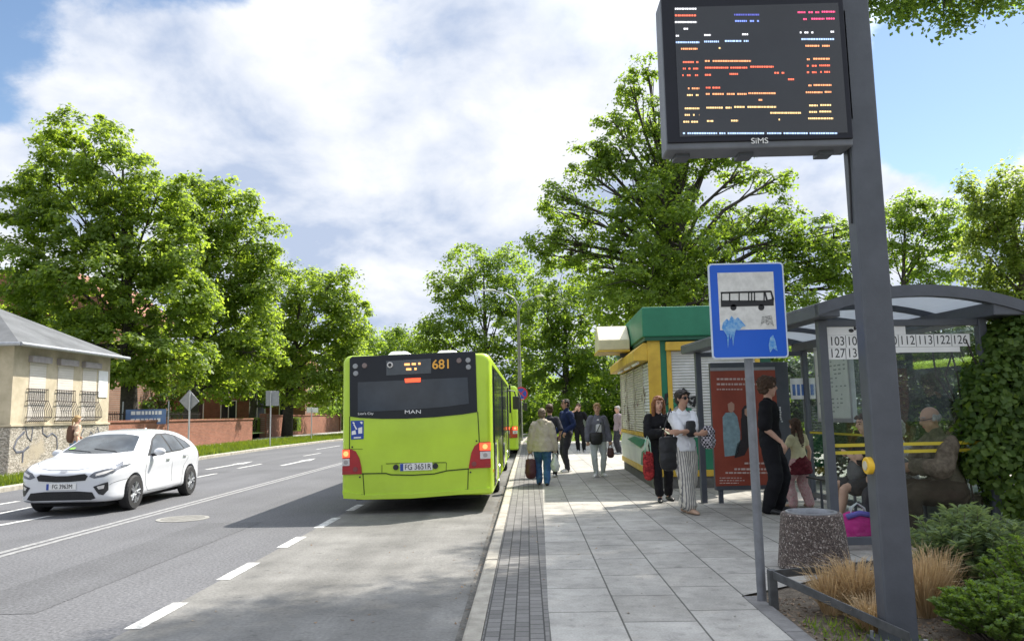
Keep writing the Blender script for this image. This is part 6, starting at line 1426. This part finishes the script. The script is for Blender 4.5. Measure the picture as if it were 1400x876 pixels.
    # ---- clothes
    if bottom:
        m = MB(); ez = bottom.get('ease', .015); L = bottom.get('len', 1.0); wd = bottom.get('wide', 0.0)
        limb(m, [pel-up*.09, pel+up*.0, pel+up*.10], [hpw*.9+ez, hpw+ez, hpw*.86+ez], [.11*bl+ez, .122*bl+ez, .105*bl+ez], rx, 20)
        for k in 'LR':
            j = J[k]; h_, n_, a_ = j['hip'], j['knee'], j['ank']
            if L > .55:
                e_ = n_.lerp(a_, (L-.5)*2) if L < 1 else a_-V3((0, 0, .015)); limb(m, [h_+V3((0, 0, .03)), h_.lerp(n_, .45), n_, n_.lerp(e_, .5), e_], [.092*bl+ez, .082*bl+ez+wd*.5, .06*bl+ez+wd*.9, .056*bl+ez+wd, (.040+ez+wd if L >= 1 else .05+ez+wd)], None, None, 16)
            else: e_ = h_.lerp(n_, L*2); limb(m, [h_+V3((0, 0, .03)), h_.lerp(e_, .5), e_], [.092*bl+ez, .088*bl+ez+wd, .082*bl+ez+wd], None, None, 16)
        sub(m, bottom.get('name', 'trousers'), bottom['m'], .011, 4, CT, bottom.get('fold', .032))
    if top:
        m = MB(); ez = top.get('ease', .014); hem = top.get('hem', .02); fl = top.get('flare', 0)
        lo = pel-V3((0, 0, hem)) if hem > 0 else pel+up*(-hem)
        mid_ = pel+up*.06
        limb(m, [lo, mid_, waist+up*.02, chest, shl_-up*.02, nb-up*.005], [hpw+ez+fl, hpw*.97+ez+fl*.7, .13*bl+ez+fl*.5, .152*bl+ez+fl*.2, shw*.86+ez, .062+ez*.4], [.118*bl+ez+fl, .118*bl+ez+fl*.7, .10*bl+ez+fl*.5, .114*bl+ez+fl*.2, .085+ez, .06+ez*.3], rx, 22, True, True)
        sv = top.get('sleeve', .45)
        for k in 'LR':
            j = J[k]; S_, E_, W_ = j['sh'], j['el'], j['wr']; sl_w = top.get('swide', .0)
            if sv <= .5: e_ = S_.lerp(E_, sv*2); limb(m, [S_-rx*j['sg']*.03+up*.005, S_, S_.lerp(e_, .5), e_], [.06*bl+ez, .062*bl+ez, .055*bl+ez+sl_w, .052*bl+ez+sl_w], None, None, 14)
            else:
                e_ = E_.lerp(W_, (sv-.5)*2); limb(m, [S_-rx*j['sg']*.03+up*.005, S_, S_.lerp(E_, .5), E_, E_.lerp(e_, .5), e_], [.058*bl+ez, .062*bl+ez, .052*bl+ez+sl_w, .044*bl+ez+sl_w, .042*bl+ez+sl_w, .036+ez+sl_w], None, None, 14)
        if top.get('hood'):
            limb(m, [nb+up*.02-fw*.02+rx*.09, nb+up*.03-fw*.085, nb+up*.02-fw*.02-rx*.09], [.045, .055, .045], None, None, 12); limb(m, [nb-fw*.09+up*.02, nb-fw*.12-up*.10], [.09, .05], [.05, .03], rx, 12)
        if top.get('collar'): limb(m, [nb-up*.01, nb+(hc-nb)*.30], [.075, .068], [.072, .066], rx, 14)
        sub(m, top.get('name', 'shirt'), top['m'], .011, 4, CT, top.get('fold', .032))
    if shoe:
        for k in 'LR':
            j = J[k]; a_, fd = j['ank'], j['fd']; z0 = a_.z-.085; m = MB(); sd = fd.cross(V3((0, 0, 1)))
            g = lambda f, z: V3((a_.x, a_.y, z0+z))+fd*f
            limb(m, [g(-.055, .035), g(.0, .045), g(.07, .042), g(.14, .032), g(.185, .024)], [.034, .038, .044, .046, .030], [.032, .042, .038, .028, .018], sd, 12)
            if shoe.get('high', True): limb(m, [g(-.02, .05), g(-.005, .095)], [.042, .043], None, None, 12)
            so_ = sub(m, 'shoe', shoe['m'], .009, 3)
            if shoe.get('sole'):
                ss = MB(); ss.tube([g(-.075, .011), g(-.05, .011), g(.07, .011), g(.15, .011), g(.20, .014)], [.018, .036, .045, .044, .02], 10, True, [.011]*5, sd); q_ = ss.build('sole', shoe['sole'], so_); q_.parent = so_
    if hair:
        m = MB(); st = hair['style']; hm = hair['m']
        C0 = hc+hu*.058-hf*.028
        if st == 'bald':
            limb(m, [hc+hx*.077+hf*.0+hu*.02, hc-hf*.09+hu*.01, hc-hx*.077+hf*.0+hu*.02], [.022, .030, .022], [.04, .05, .04], None, 10)
        else:
            tk = hair.get('thick', 0.0); m.ball(C0, (.083+tk, .093+tk, .085+tk), 18, 12, hq); m.ball(hc-hf*.05-hu*.005, (.077+tk*.8, .062+tk, .085), 16, 10, hq)
            limb(m, [hc+hu*.085+hf*.075-hx*.05, hc+hu*.105+hf*.075, hc+hu*.085+hf*.075+hx*.05], [.016, .022+tk*.5, .016], None, None, 8)
            for sg in (1, -1): limb(m, [hc+hx*sg*.072+hu*.06+hf*.03, hc+hx*sg*.079+hu*.015+hf*.012], [.018+tk*.5, .012+tk*.4], None, None, 8)
        if st == 'long':
            ln = hair.get('len', .36)
            for sg in (1, -1):
                limb(m, [hc+hx*sg*.062+hu*.08-hf*.0, hc+hx*sg*.088-hf*.01, hc+hx*sg*.095-hu*.12-hf*.0, hc+hx*sg*.105-hu*ln+hf*.035*hair.get('front', 1)], [.03, .034, .036, .018], [.05, .05, .045, .02], None, 10)
            limb(m, [hc-hf*.07+hu*.03, hc-hf*.09-hu*.1, hc-hf*.10-hu*ln*.7, hc-hf*.11-hu*ln*1.15], [.075, .085, .09, .05], [.045, .045, .04, .018], hx, 14)
        if st == 'bun': m.ball(hc-hf*.10+hu*.06, .048, 12, 8)
        if st == 'pony': limb(m, [hc-hf*.09+hu*.05, hc-hf*.14-hu*.02, hc-hf*.13-hu*.20], [.03, .036, .015], None, None, 10)
        sub(m, 'hair', hm, .009, 2, HT, hair.get('rough', .03))
    PEOPLE.append((root, parts))
    T = Matrix.Translation(V3(loc)) @ Matrix.Rotation(R(face), 4, 'Z') @ Matrix.Scale(s, 4)
    info = dict(J=J, pel=pel, chest=chest, hc=hc, hq=hq, hf=hf, hu=hu, hx=hx, fw=fw, rx=rx, up=up, root=root, T=T, s=s, shl=shl_, nb=nb)
    if extra: extra(info, sub, raw)
    bpy.context.view_layer.update()
    dg = bpy.context.evaluated_depsgraph_get()
    for o in parts:
        me = bpy.data.meshes.new_from_object(o.evaluated_get(dg)); o.modifiers.clear(); old = o.data; o.data = me; me.name = o.name; bpy.data.meshes.remove(old)
        me.polygons.foreach_set('use_smooth', [True]*len(me.polygons))
    return info
PZ = .118
def at(u, v): p = G(u, v, PZ); return (p.x, p.y, PZ)
H_ = lambda nm, c, c2=None: M(nm, c, .6, var=.25, scale=40, bump=.5, bscale=150, col2=c2, spec=.4)
h_dark = H_('hair_dark', (.022, .016, .012)); h_brown = H_('hair_brown', (.075, .042, .024)); h_ginger = H_('hair_ginger', (.22, .085, .03)); h_grey = H_('hair_grey', (.36, .34, .32)); h_blond = H_('hair_blond', (.36, .23, .10)); h_mouse = H_('hair_mouse', (.16, .115, .08))
c_black = cloth('black_cloth', (.012, .012, .014)); c_black2 = cloth('black_trousers', (.014, .014, .017)); c_white = cloth('white_cotton', (.74, .75, .78), .05)
c_coat = cloth('beige_coat', (.46, .41, .33), .03); c_jean = cloth('blue_jeans', (.05, .12, .27), .3, 12); c_navy = cloth('navy_jacket', (.018, .03, .085)); c_dkgrey = cloth('charcoal_cloth', (.045, .045, .055)); c_card = cloth('grey_cardigan', (.15, .155, .19)); c_lightj = cloth('pale_trousers', (.50, .54, .55), .08)
c_brown = cloth('brown_jacket', (.075, .062, .045), scale=16, c2=(.16, .135, .10)); c_brownt = cloth('brown_trousers', (.06, .046, .034)); c_cream = cloth('cream_top', (.62, .58, .36), .1); c_burg = cloth('burgundy_tulle', (.11, .018, .025), .3, 25)
c_pinkp = cloth('pink_patterned', (.55, .26, .28), c2=(.62, .50, .46), scale=32); c_shorts = cloth('dark_shorts', (.04, .04, .045)); c_pat = cloth('patterned_blouse', (.20, .20, .21), c2=(.50, .49, .47), scale=45)
c_flor = cloth('floral_top', (.50, .30, .20), c2=(.60, .52, .40), scale=24); s_white = M('shoe_white', (.70, .70, .70), .5, var=.06); s_black = M('shoe_black', (.015, .015, .016), .45, var=.1); s_tan = M('shoe_tan', (.42, .28, .20), .6, var=.1); s_grey = M('shoe_grey', (.25, .26, .28), .6)
def striped():
    m = bpy.data.materials.new('striped_cotton'); m.use_nodes = True; nt = m.node_tree; N = nt.nodes; L = nt.links; b = N['Principled BSDF']; b.inputs['Roughness'].default_value = .9
    tc = N.new('ShaderNodeTexCoord'); w = N.new('ShaderNodeTexWave'); w.wave_type = 'BANDS'; w.bands_direction = 'X'; w.inputs['Scale'].default_value = 9.5; w.inputs['Distortion'].default_value = .5; L.new(tc.outputs['Object'], w.inputs['Vector'])
    r = N.new('ShaderNodeValToRGB'); L.new(w.outputs[0], r.inputs[0]); r.color_ramp.elements[0].position = .24; r.color_ramp.elements[0].color = (.16, .16, .165, 1); r.color_ramp.elements[1].position = .34; r.color_ramp.elements[1].color = (.56, .53, .47, 1)
    L.new(r.outputs[0], b.inputs['Base Color']); return m
# things people carry: built in world space at the hand, each a thing of its own
def bag_body(name, label, mat, c, w, h, d, top=(.0, .0), handle=None, hm=None, cat='bag', taper=.85, rz=0., part='bag_body', sag=.02):
    e = empty(name, c, rz); tag(e, label, cat); m = MB()
    limb(m, [(0, 0, -h), (0, 0, -h*.75), (0, 0, -h*.35), (0, 0, 0)], [w*.42, w*.5, w*.5*(1+taper)/2, w*.5*taper], [d*.42, d*.5, d*.45, d*.22], (1, 0, 0), 18)
    o = solid(m, part, mat, e, .010, 3, CT, sag); bpy.context.view_layer.update(); bake(o); o.data.polygons.foreach_set('use_smooth', [True]*len(o.data.polygons))
    if handle:
        for y in (-d*.12, d*.12): MB().tube([(-w*.25, y, -.02), (-w*.2, y*.8, handle*.6), (0, y*.3, handle), (w*.2, y*.8, handle*.6), (w*.25, y, -.02)], .008, 6).build('handle', hm or mat, e, smooth=True)
    return e
def hand_of(I, k, f=.09): j = I['J'][k]; return I['T'] @ (j['wr']+j['hdir']*f)
# 1 woman in the beige hooded coat, seen from behind
def coat_x(I, sub, raw):
    m = MB(); c = I['chest']-I['fw']*.155-I['up']*.02; raw(MB().tube([c-I['rx']*.045, c-I['fw']*.006, c+I['rx']*.045], .007, 6), 'coat_loop', s_black)
I = person('woman in a beige hooded coat and blue jeans walking away with two bags', at(743, 663), 180, 1.56, pelvis=(0, 0, .91), lean=.04, twist=4, head=(-8, 0), feet={'L': (.09, -.10, 0, 5), 'R': (-.08, .12, 0, -5)},
           hands={'L': (.30, -.02, .74, .05, 0, -1), 'R': (-.29, -.04, .74, -.05, 0, -1)}, top=dict(m=c_coat, sleeve=.98, hem=.14, ease=.035, flare=.055, swide=.02, hood=True, name='coat', fold=.042), bottom=dict(m=c_jean, wide=.012), shoe=dict(m=s_black), hair=dict(style='short', m=h_mouse, thick=.010), build=1.06, faceparts=False, curl=.95, extra=coat_x)
c = hand_of(I, 'L'); bag_body('shopping_bag', 'dark maroon handbag carried by the woman in the beige coat', M('maroon_leather', (.07, .016, .024), .5, var=.2, scale=9), (c.x, c.y, c.z-.15), .24, .33, .14, handle=.15, hm=M('strap_brown', (.22, .12, .07), .6))
c = hand_of(I, 'R'); bag_body('plastic_bag', 'knotted white plastic bag in the other hand of the beige coat woman', M('white_plastic_film', (.60, .63, .62), .35, var=.1, scale=12), (c.x, c.y, c.z-.06), .21, .27, .17, handle=.06, taper=.3, sag=.04)
# 2 dark topped woman in front of her
person('woman in dark grey top with tied brown hair, half hidden by beige coat', (P(753, 640, 18.0).x, 18.0, PZ), 170, 1.66, lean=.05, head=(25, 0), top=dict(m=c_dkgrey, sleeve=.45, hem=.06), bottom=dict(m=c_black2), shoe=dict(m=s_white), hair=dict(style='bun', m=h_brown, thick=.008), faceparts=False, hands={'R': (-.22, -.15, .98), 'L': (.27, -.05, .85)})
# 3 man in navy
def navy_x(I, sub, raw):
    for k in 'LR':
        j = I['J'][k]; m = MB(); S_, E_ = j['sh'], j['el']; o_ = I['rx']*j['sg']*.062; raw(MB().tube([S_+o_*.9, S_.lerp(E_, .5)+o_, E_+o_*.75], [.008, .012, .008], 6), 'sleeve_stripe', M('stripe_blue', (.16, .24, .50), .8))
person('dark haired bearded man in a navy tracksuit jacket, standing and looking back', at(776, 645), -62, 1.80, 'm', head=(-18, 4), lean=-.02, feet={'L': (.11, -.06, 0, 12), 'R': (-.10, .08, 0, -12)}, hands={'R': (-.24, -.16, .96, 0, -.5, -.8), 'L': (.24, -.18, .98, 0, -.5, -.8)}, skin_m=SK2,
       top=dict(m=c_navy, sleeve=.97, hem=.05, ease=.022, collar=True, name='jacket'), bottom=dict(m=c_dkgrey), shoe=dict(m=s_white, sole=s_white), hair=dict(style='short', m=h_dark, thick=-.004), extra=navy_x)
# 4 man in black tee far back
person('man in black t-shirt with one hand at his face, farthest of the standing group', at(793, 617.5), -8, 1.80, 'm', head=(-25, 5), feet={'L': (.15, -.05, 0, 20), 'R': (-.06, .1, 0, -8)}, hands={'R': (-.10, -.20, 1.50, .3, -.1, .8), 'L': (.26, -.10, .93, -.2, -.3, -.8)}, poles={'R': (-.8, -.4, -.3)},
       top=dict(m=c_black, sleeve=.42, hem=.05, swide=.015), bottom=dict(m=c_black2, wide=.008), shoe=dict(m=s_grey, sole=s_white), hair=dict(style='short', m=h_brown, thick=.004))
# 5 woman in grey cardigan
def card_x(I, sub, raw):
    m = MB(); c, fw, rx, up = I['chest'], I['fw'], I['rx'], I['up']
    limb(m, [I['nb']-up*.10+fw*.105, c+fw*.128-up*.04, I['pel']+up*.14+fw*.128, I['pel']+up*.0+fw*.142], [.05, .075, .075, .09], [.02, .02, .02, .02], rx, 12); sub(m, 'white_top', c_white, .011, 2)
    p = [I['shl']+rx*.09+fw*.03+up*.05, c+fw*.152+rx*.05, I['pel']+up*.13+fw*.16-rx*.06]; raw(MB().tube(p, .009, 6), 'bag_strap', s_black)
I = person('short haired blond woman in a grey cardigan, white top and pale trousers', at(819, 651), 6, 1.66, head=(-12, 3), feet={'L': (.12, .10, 0, 14), 'R': (-.08, -.10, 0, -28)}, hands={'L': (.30, -.06, .80, .05, 0, -1), 'R': (-.26, -.05, .86, 0, 0, -1)}, knees=None,
           top=dict(m=c_card, sleeve=.95, hem=.10, ease=.024, flare=.03, swide=.012, name='cardigan'), bottom=dict(m=c_lightj), shoe=dict(m=s_white, sole=s_white), hair=dict(style='short', m=h_blond, thick=.008), extra=card_x, curl=.8)
c = hand_of(I, 'L'); bag_body('handbag', 'small brown handbag held low by the woman in the grey cardigan', M('brown_leather', (.075, .028, .022), .5, var=.2), (c.x, c.y, c.z-.10), .17, .18, .09, handle=.10)
c = I['T'] @ (I['pel']+I['fw']*.20-I['rx']*.08+I['up']*.12); bag_body('crossbody_bag', 'black crossbody bag worn in front of the grey cardigan', M('black_leather', (.014, .014, .016), .42, var=.2), c, .30, .24, .09, rz=R(6), taper=1.0, sag=.01)
# 6 person half hidden by the kiosk
person('person in a grey and pink jacket, mostly hidden behind the far corner of the kiosk', (P(846, 600, 27).x, 27, PZ), -70, 1.66, top=dict(m=cloth('grey_pink', (.30, .24, .26), .2), sleeve=.97, hem=.08, ease=.03), bottom=dict(m=c_dkgrey), shoe=dict(m=s_grey), hair=dict(style='short', m=h_grey))
# 7 ginger woman
def ging_x(I, sub, raw): raw(MB().tube([I['nb']+I['rx']*.05+I['fw']*.05, I['chest']+I['fw']*.135+I['rx']*.01-I['up']*.04], .008, 6), 'lanyard', s_white)
I = person('woman with long ginger hair, all in black, looking at a phone', at(905, 685), -4, 1.70, head=(14, 6), feet={'L': (.13, .16, 0, 18), 'R': (-.04, -.10, 0, -4)}, hands={'R': (.02, -.27, 1.14, .75, -.45, .25), 'L': (.12, -.20, 1.08, -.6, -.5, .3)}, poles={'R': (-.9, .35, -.6), 'L': (.9, .4, -.5)},
           top=dict(m=c_black, sleeve=.97, hem=.03, ease=.024, swide=.016, name='jumper', fold=.042), bottom=dict(m=c_black2, len=.93, wide=.006), shoe=dict(m=s_black, high=False), hair=dict(style='long', m=h_ginger, len=.30, thick=.006), extra=ging_x, curl=.8)
c = I['T'] @ (I['J']['R']['wr']+Vector((.07, -.045, .03))); ph = empty('phone', c, R(20)); tag(ph, 'pale phone held by the ginger haired woman', 'phone')
po_ = MB().box((-.036, -.004, -.07), (.036, .004, .07)).build('phone_case', M('phone_case', (.45, .48, .30), .4, var=0), ph, .006, rot=(R(-50), 0, R(30))); MB().box((-.032, .0042, -.064), (.032, .0052, .064)).build('phone_screen', s_black, po_)
c = I['T'] @ (I['J']['R']['el'].lerp(I['J']['R']['wr'], .15)); bag_body('shopping_bag', 'red flowered shopping bag with green handles on the arm of the ginger haired woman', cloth('red_floral', (.10, .012, .016), c2=(.48, .05, .05), scale=26), (c.x-.06, c.y-.03, c.z-.30), .19, .40, .12, handle=.28, hm=M('strap_green', (.10, .50, .30), .6, var=.3, scale=14, col2=(.6, .7, .65)), sag=.035)
# 8 woman in white tee, arms folded
def tee_x(I, sub, raw):
    hc, hx, hf, hu = I['hc'], I['hx'], I['hf'], I['hu']; m = MB()
    for sg in (1, -1): m.ball(hc+hx*sg*.034+hu*.018+hf*.090, (.030, .010, .022), 14, 8, I['hq'])
    m.tube([hc-hx*.075+hu*.022+hf*.03, hc-hx*.062+hu*.024+hf*.082, hc+hu*.026+hf*.100, hc+hx*.062+hu*.024+hf*.082, hc+hx*.075+hu*.022+hf*.03], .005, 6); raw(m, 'sunglasses', M('sunglass_black', (.01, .01, .012), .1, var=0))
    rx, fw, up = I['rx'], I['fw'], I['up']
    raw(MB().tube([I['shl']+rx*.10+up*.05+fw*.02, I['chest']+fw*.135+rx*.06, I['chest']+fw*.15-up*.02], .014, 6), 'bag_strap', s_black)
    raw(MB().tube([I['pel']+up*.07+fw*.16+rx*.02, I['pel']-up*.02+fw*.165+rx*.03], .012, 6), 'waist_bow', c_white)
I = person('dark haired woman in white t-shirt, sunglasses and striped trousers with folded arms', at(937, 701), 14, 1.74, lean=-.02, head=(22, 2), feet={'L': (.05, .10, 0, 20), 'R': (.02, -.12, 0, 12)}, pelvis=(.02, 0, .94),
           hands={'R': (.16, -.23, 1.13, .9, -.1, .15), 'L': (-.14, -.25, 1.17, -.9, .0, .0)}, poles={'R': (-1, -.3, -.9), 'L': (1, -.3, -.9)}, skin_m=SK2, build=.97,
           top=dict(m=c_white, sleeve=.44, hem=.06, ease=.016, flare=.014, swide=.016, fold=.036), bottom=dict(m=striped(), ease=.02, wide=.035, len=.95, fold=.042), shoe=dict(m=s_tan, high=False), hair=dict(style='short', m=h_dark, thick=.008), extra=tee_x, curl=.4)
c = I['T'] @ (I['pel']-I['rx']*.26+I['fw']*.06+I['up']*.14); b_ = bag_body('tote_bag', 'large black tote bag hanging at the hip of the woman in striped trousers', MATS['black_leather'], c, .31, .42, .12, rz=R(14), taper=.96, sag=.02)
MB().tube([(-.1, 0, -.02), (-.04, -.02, .22), (.05, .0, .42), (.10, .05, .30), (.12, .02, -.02)], .012, 6).build('handle', MATS['black_leather'], b_, smooth=True)
c = I['T'] @ (I['chest']+I['fw']*.20+I['rx']*.03+I['up']*.03); bag_body('sling_bag', 'small black sling bag on the chest of the woman in the white t-shirt', MATS['black_leather'], c, .17, .20, .07, rz=R(14), taper=.9, sag=.01)
c = I['T'] @ (I['pel']+I['rx']*.36+I['fw']*.10+I['up']*.27)
def checker():
    m = bpy.data.materials.new('checked_cloth'); m.use_nodes = True; nt = m.node_tree; N = nt.nodes; L = nt.links; b = N['Principled BSDF']; b.inputs['Roughness'].default_value = .9
    tc = N.new('ShaderNodeTexCoord'); k = N.new('ShaderNodeTexChecker'); k.inputs['Scale'].default_value = 32; k.inputs['Color1'].default_value = (.03, .03, .04, 1); k.inputs['Color2'].default_value = (.6, .57, .62, 1); L.new(tc.outputs['Object'], k.inputs['Vector']); L.new(k.outputs[0], b.inputs['Base Color']); return m
bag_body('folded_jacket', 'black and white checked jacket bundled over the elbow of the white t-shirt woman', checker(), c, .26, .24, .16, rz=R(30), taper=.7, sag=.06, cat='jacket', part='jacket_bundle')
# 9 young man in black
def blk_x(I, sub, raw):
    rx, fw, up = I['rx'], I['fw'], I['up']; c = I['chest']
    q = MB(); rr = random.Random(4)
    for k_ in range(7): o_ = c+fw*.145+rx*rr.uniform(-.04, .05)+up*(.09-.03*k_); q.ball(o_, (.03, .012, .014), 8, 5)
    raw(q, 'chest_print', M('print_white', (.62, .62, .62), .8, var=.2, scale=30))
    j = I['J']['R']; o_ = j['sh'].lerp(j['el'], .32)-rx*.072; m = MB(); m.box(o_+Vector((-.006, -.022, .014)), o_+Vector((.006, .022, .026))); m.box(o_+Vector((-.006, -.006, -.035)), o_+Vector((.006, .006, .014))); raw(m, 'sleeve_print', MATS['print_white'], False)
I = person('tall young man with curly dark hair, all in black, before the red poster', at(1059, 701), 62, 1.90, 'm', head=(14, 0), lean=-.01, feet={'L': (.11, -.03, 0, 8), 'R': (-.11, .06, 0, -14)}, hands={'R': (-.22, -.17, .93, .1, -.6, -.7), 'L': (.25, -.1, .9)}, poles={'R': (-.5, .9, 0)}, 
           top=dict(m=c_black, sleeve=.44, hem=.04, ease=.022, swide=.016), bottom=dict(m=c_black2, wide=.018, ease=.02), shoe=dict(m=s_black), hair=dict(style='curly', m=h_brown, thick=.026, rough=.075), curl=.7, extra=blk_x)
# 10 girl
def girl_x(I, sub, raw):
    m = MB(); pel, up, rx = I['pel'], I['up'], I['rx']
    limb(m, [pel+up*.13, pel+up*.05, pel-up*.08, pel-up*.24], [.13, .17, .22, .25], [.11, .15, .20, .22], rx, 24, False); sub(m, 'skirt', c_burg, .012, 2, CT, .06)
I = person('girl with long brown hair, cream top, burgundy tutu skirt and pink patterned trousers', at(1097, 693), 205, 1.32, pelvis=(0, 0, .90), head=(20, 4), side=.06, feet={'L': (.16, -.06, 0, 10), 'R': (-.15, .06, 0, -10)}, hands={'L': (.44, -.18, .84, .5, -.2, -.7), 'R': (-.30, -.05, .86)}, poles={'L': (.2, .9, -.2)},
           top=dict(m=c_cream, sleeve=.22, hem=-.06, ease=.018), bottom=dict(m=c_pinkp, ease=.02, wide=.03), shoe=dict(m=s_tan), hair=dict(style='long', m=h_brown, len=.36, thick=.014, front=.2, rough=.05), build=1.0, extra=girl_x, faceparts=False)
# 11-13 seated on the bench (facing the road)
bz_seat = .455
def bench_at(u, d): return Vector((P(u, 600, d).x, d, PZ))
def seated(label, u, d, H, **kw):
    s = H/1.75; pz_ = bz_seat/s+.10
    base = bench_at(u, d); return person(label, (base.x, base.y, PZ), -90+kw.pop('turn', 0), H, pelvis=(0, .02, pz_), **kw)
def lap_x(I, sub, raw): pass
I = seated('seated woman in black t-shirt and dark shorts with bare legs', 1188, 9.7, 1.76, turn=4, head=(4, 6), lean=.06, feet={'L': (.10, -.50, 0, 6), 'R': (-.09, -.42, 0, -4)}, hands={'R': (.10, -.24, .86, .9, -.2, 0), 'L': (-.08, -.26, .90, -.9, -.1, 0)}, poles={'R': (-1, .1, -.8), 'L': (1, .1, -.8)},
           top=dict(m=c_black, sleeve=.45, hem=.02, ease=.018), bottom=dict(m=c_shorts, len=.36, ease=.02, name='shorts'), shoe=dict(m=s_black, high=False), hair=dict(style='bun', m=h_brown, thick=.003), curl=.5)
c = I['T'] @ Vector((.0, -.20, .80)); bag_body('lap_bag', 'grey cloth bag resting on the lap of the seated woman in shorts', cloth('grey_bag', (.11, .11, .115)), (c.x, c.y, c.z), .30, .22, .18, rz=R(90), sag=.03)
I = seated('seated person in a grey patterned blouse, mostly hidden behind the display pole', 1232, 9.25, 1.62, head=(0, 8), lean=.08, feet={'L': (.10, -.46, 0, 6), 'R': (-.09, -.46, 0, -4)}, hands={'R': (-.10, -.36, .72), 'L': (.12, -.36, .72)}, top=dict(m=c_pat, sleeve=.80, hem=.05, ease=.03, flare=.02), bottom=dict(m=c_dkgrey, ease=.02), shoe=dict(m=s_black), hair=dict(style='short', m=h_grey, thick=.008))
I = seated('old balding man in a brown jacket seated with a booklet', 1290, 8.58, 1.92, sex='m', turn=-2, head=(4, 10), lean=.16, feet={'L': (.14, -.48, 0, 8), 'R': (-.10, -.34, 0, -10)}, hands={'R': (-.10, -.36, .76, .2, -.9, -.15), 'L': (.14, -.37, .76, -.2, -.9, -.15)}, poles={'R': (-.8, .5, -.4), 'L': (.8, .5, -.4)}, skin_m=SK2, build=1.12,
           top=dict(m=c_brown, sleeve=.97, hem=.0, ease=.022, flare=.0, swide=.02, name='jacket', collar=True, fold=.045), bottom=dict(m=c_brownt, ease=.022, wide=.02, fold=.042), shoe=dict(m=s_black), hair=dict(style='bald', m=h_grey), curl=.7,
           extra=lambda I, sub, raw: raw(MB().tube([I['hc']-I['hx']*.078+I['hu']*.02, I['hc']-I['hx']*.06+I['hu']*.02+I['hf']*.09, I['hc']+I['hu']*.02+I['hf']*.105, I['hc']+I['hx']*.06+I['hu']*.02+I['hf']*.09, I['hc']+I['hx']*.078+I['hu']*.02], .004, 6), 'spectacles', s_black))
c = I['T'] @ Vector((.0, -.49, .83)); bk = empty('book', c, R(-90)); tag(bk, 'open booklet with a grey cover in the old man\'s hands', 'book')
for sg in (1, -1): MB().box((min(0, sg*.15), -.004, -.11), (max(0, sg*.15), .004, .11)).build('cover', M('cover_grey', (.30, .34, .38), .5, var=.05), bk, .003, rot=(R(58), 0, R(sg*14))); MB().box((min(0, sg*.145), .0045, -.105), (max(0, sg*.145), .014, .105)).build('page_block', M('paper_cream', (.66, .62, .48), .7, var=.05), bk, .002, rot=(R(58), 0, R(sg*14)))
c = G(1178, 742, PZ); pbg = bag_body('pink_bag', 'bright pink bag standing on the paving under the shelter bench', M('pink_fabric', (.62, .02, .26), .6, var=.1, scale=6), (c.x, c.y+.05, PZ+.29), .36, .28, .20, taper=1.0, handle=.13, hm=s_white, sag=.035)
MB().tube([(-.14, -.05, -.01), (0, -.06, .03), (.14, -.05, .0)], .03, 8).build('blue_lining', M('lining_blue', (.16, .13, .50), .6), pbg, smooth=True)
# 14 walker by the house
I = person('fair haired woman with a backpack walking past the beige house', (P(102, 600, 23.5).x, 23.5, .105), 150, 1.66, lean=.06, head=(0, 6), feet={'L': (.09, -.16, 0, 4), 'R': (-.09, .16, 0, -4)}, hands={'L': (.20, -.22, 1.08), 'R': (-.24, .05, .9)}, top=dict(m=c_flor, sleeve=.45, hem=.06, ease=.02), bottom=dict(m=cloth('pale_jeans', (.16, .25, .38), .2)), shoe=dict(m=s_white), hair=dict(style='pony', m=h_blond, thick=.004), faceparts=False)
c = I['T'] @ (I['chest']-I['fw']*.19+I['up']*.13); bag_body('backpack', 'brown backpack on the woman passing the beige house', M('backpack_brown', (.11, .055, .035), .8, var=.2), c, .30, .42, .18, rz=R(150), taper=.8, sag=.02)
# parked car glimpsed far behind the people
pcx = P(828, 585, 62); pc = copy_tree(car); pc.name = 'parked_hatchback'; pc.location = (pcx.x, 62, .1); pc.rotation_euler = (0, 0, R(80)); pc['label'] = 'pale car parked far off, between the grey cardigan woman and the kiosk'
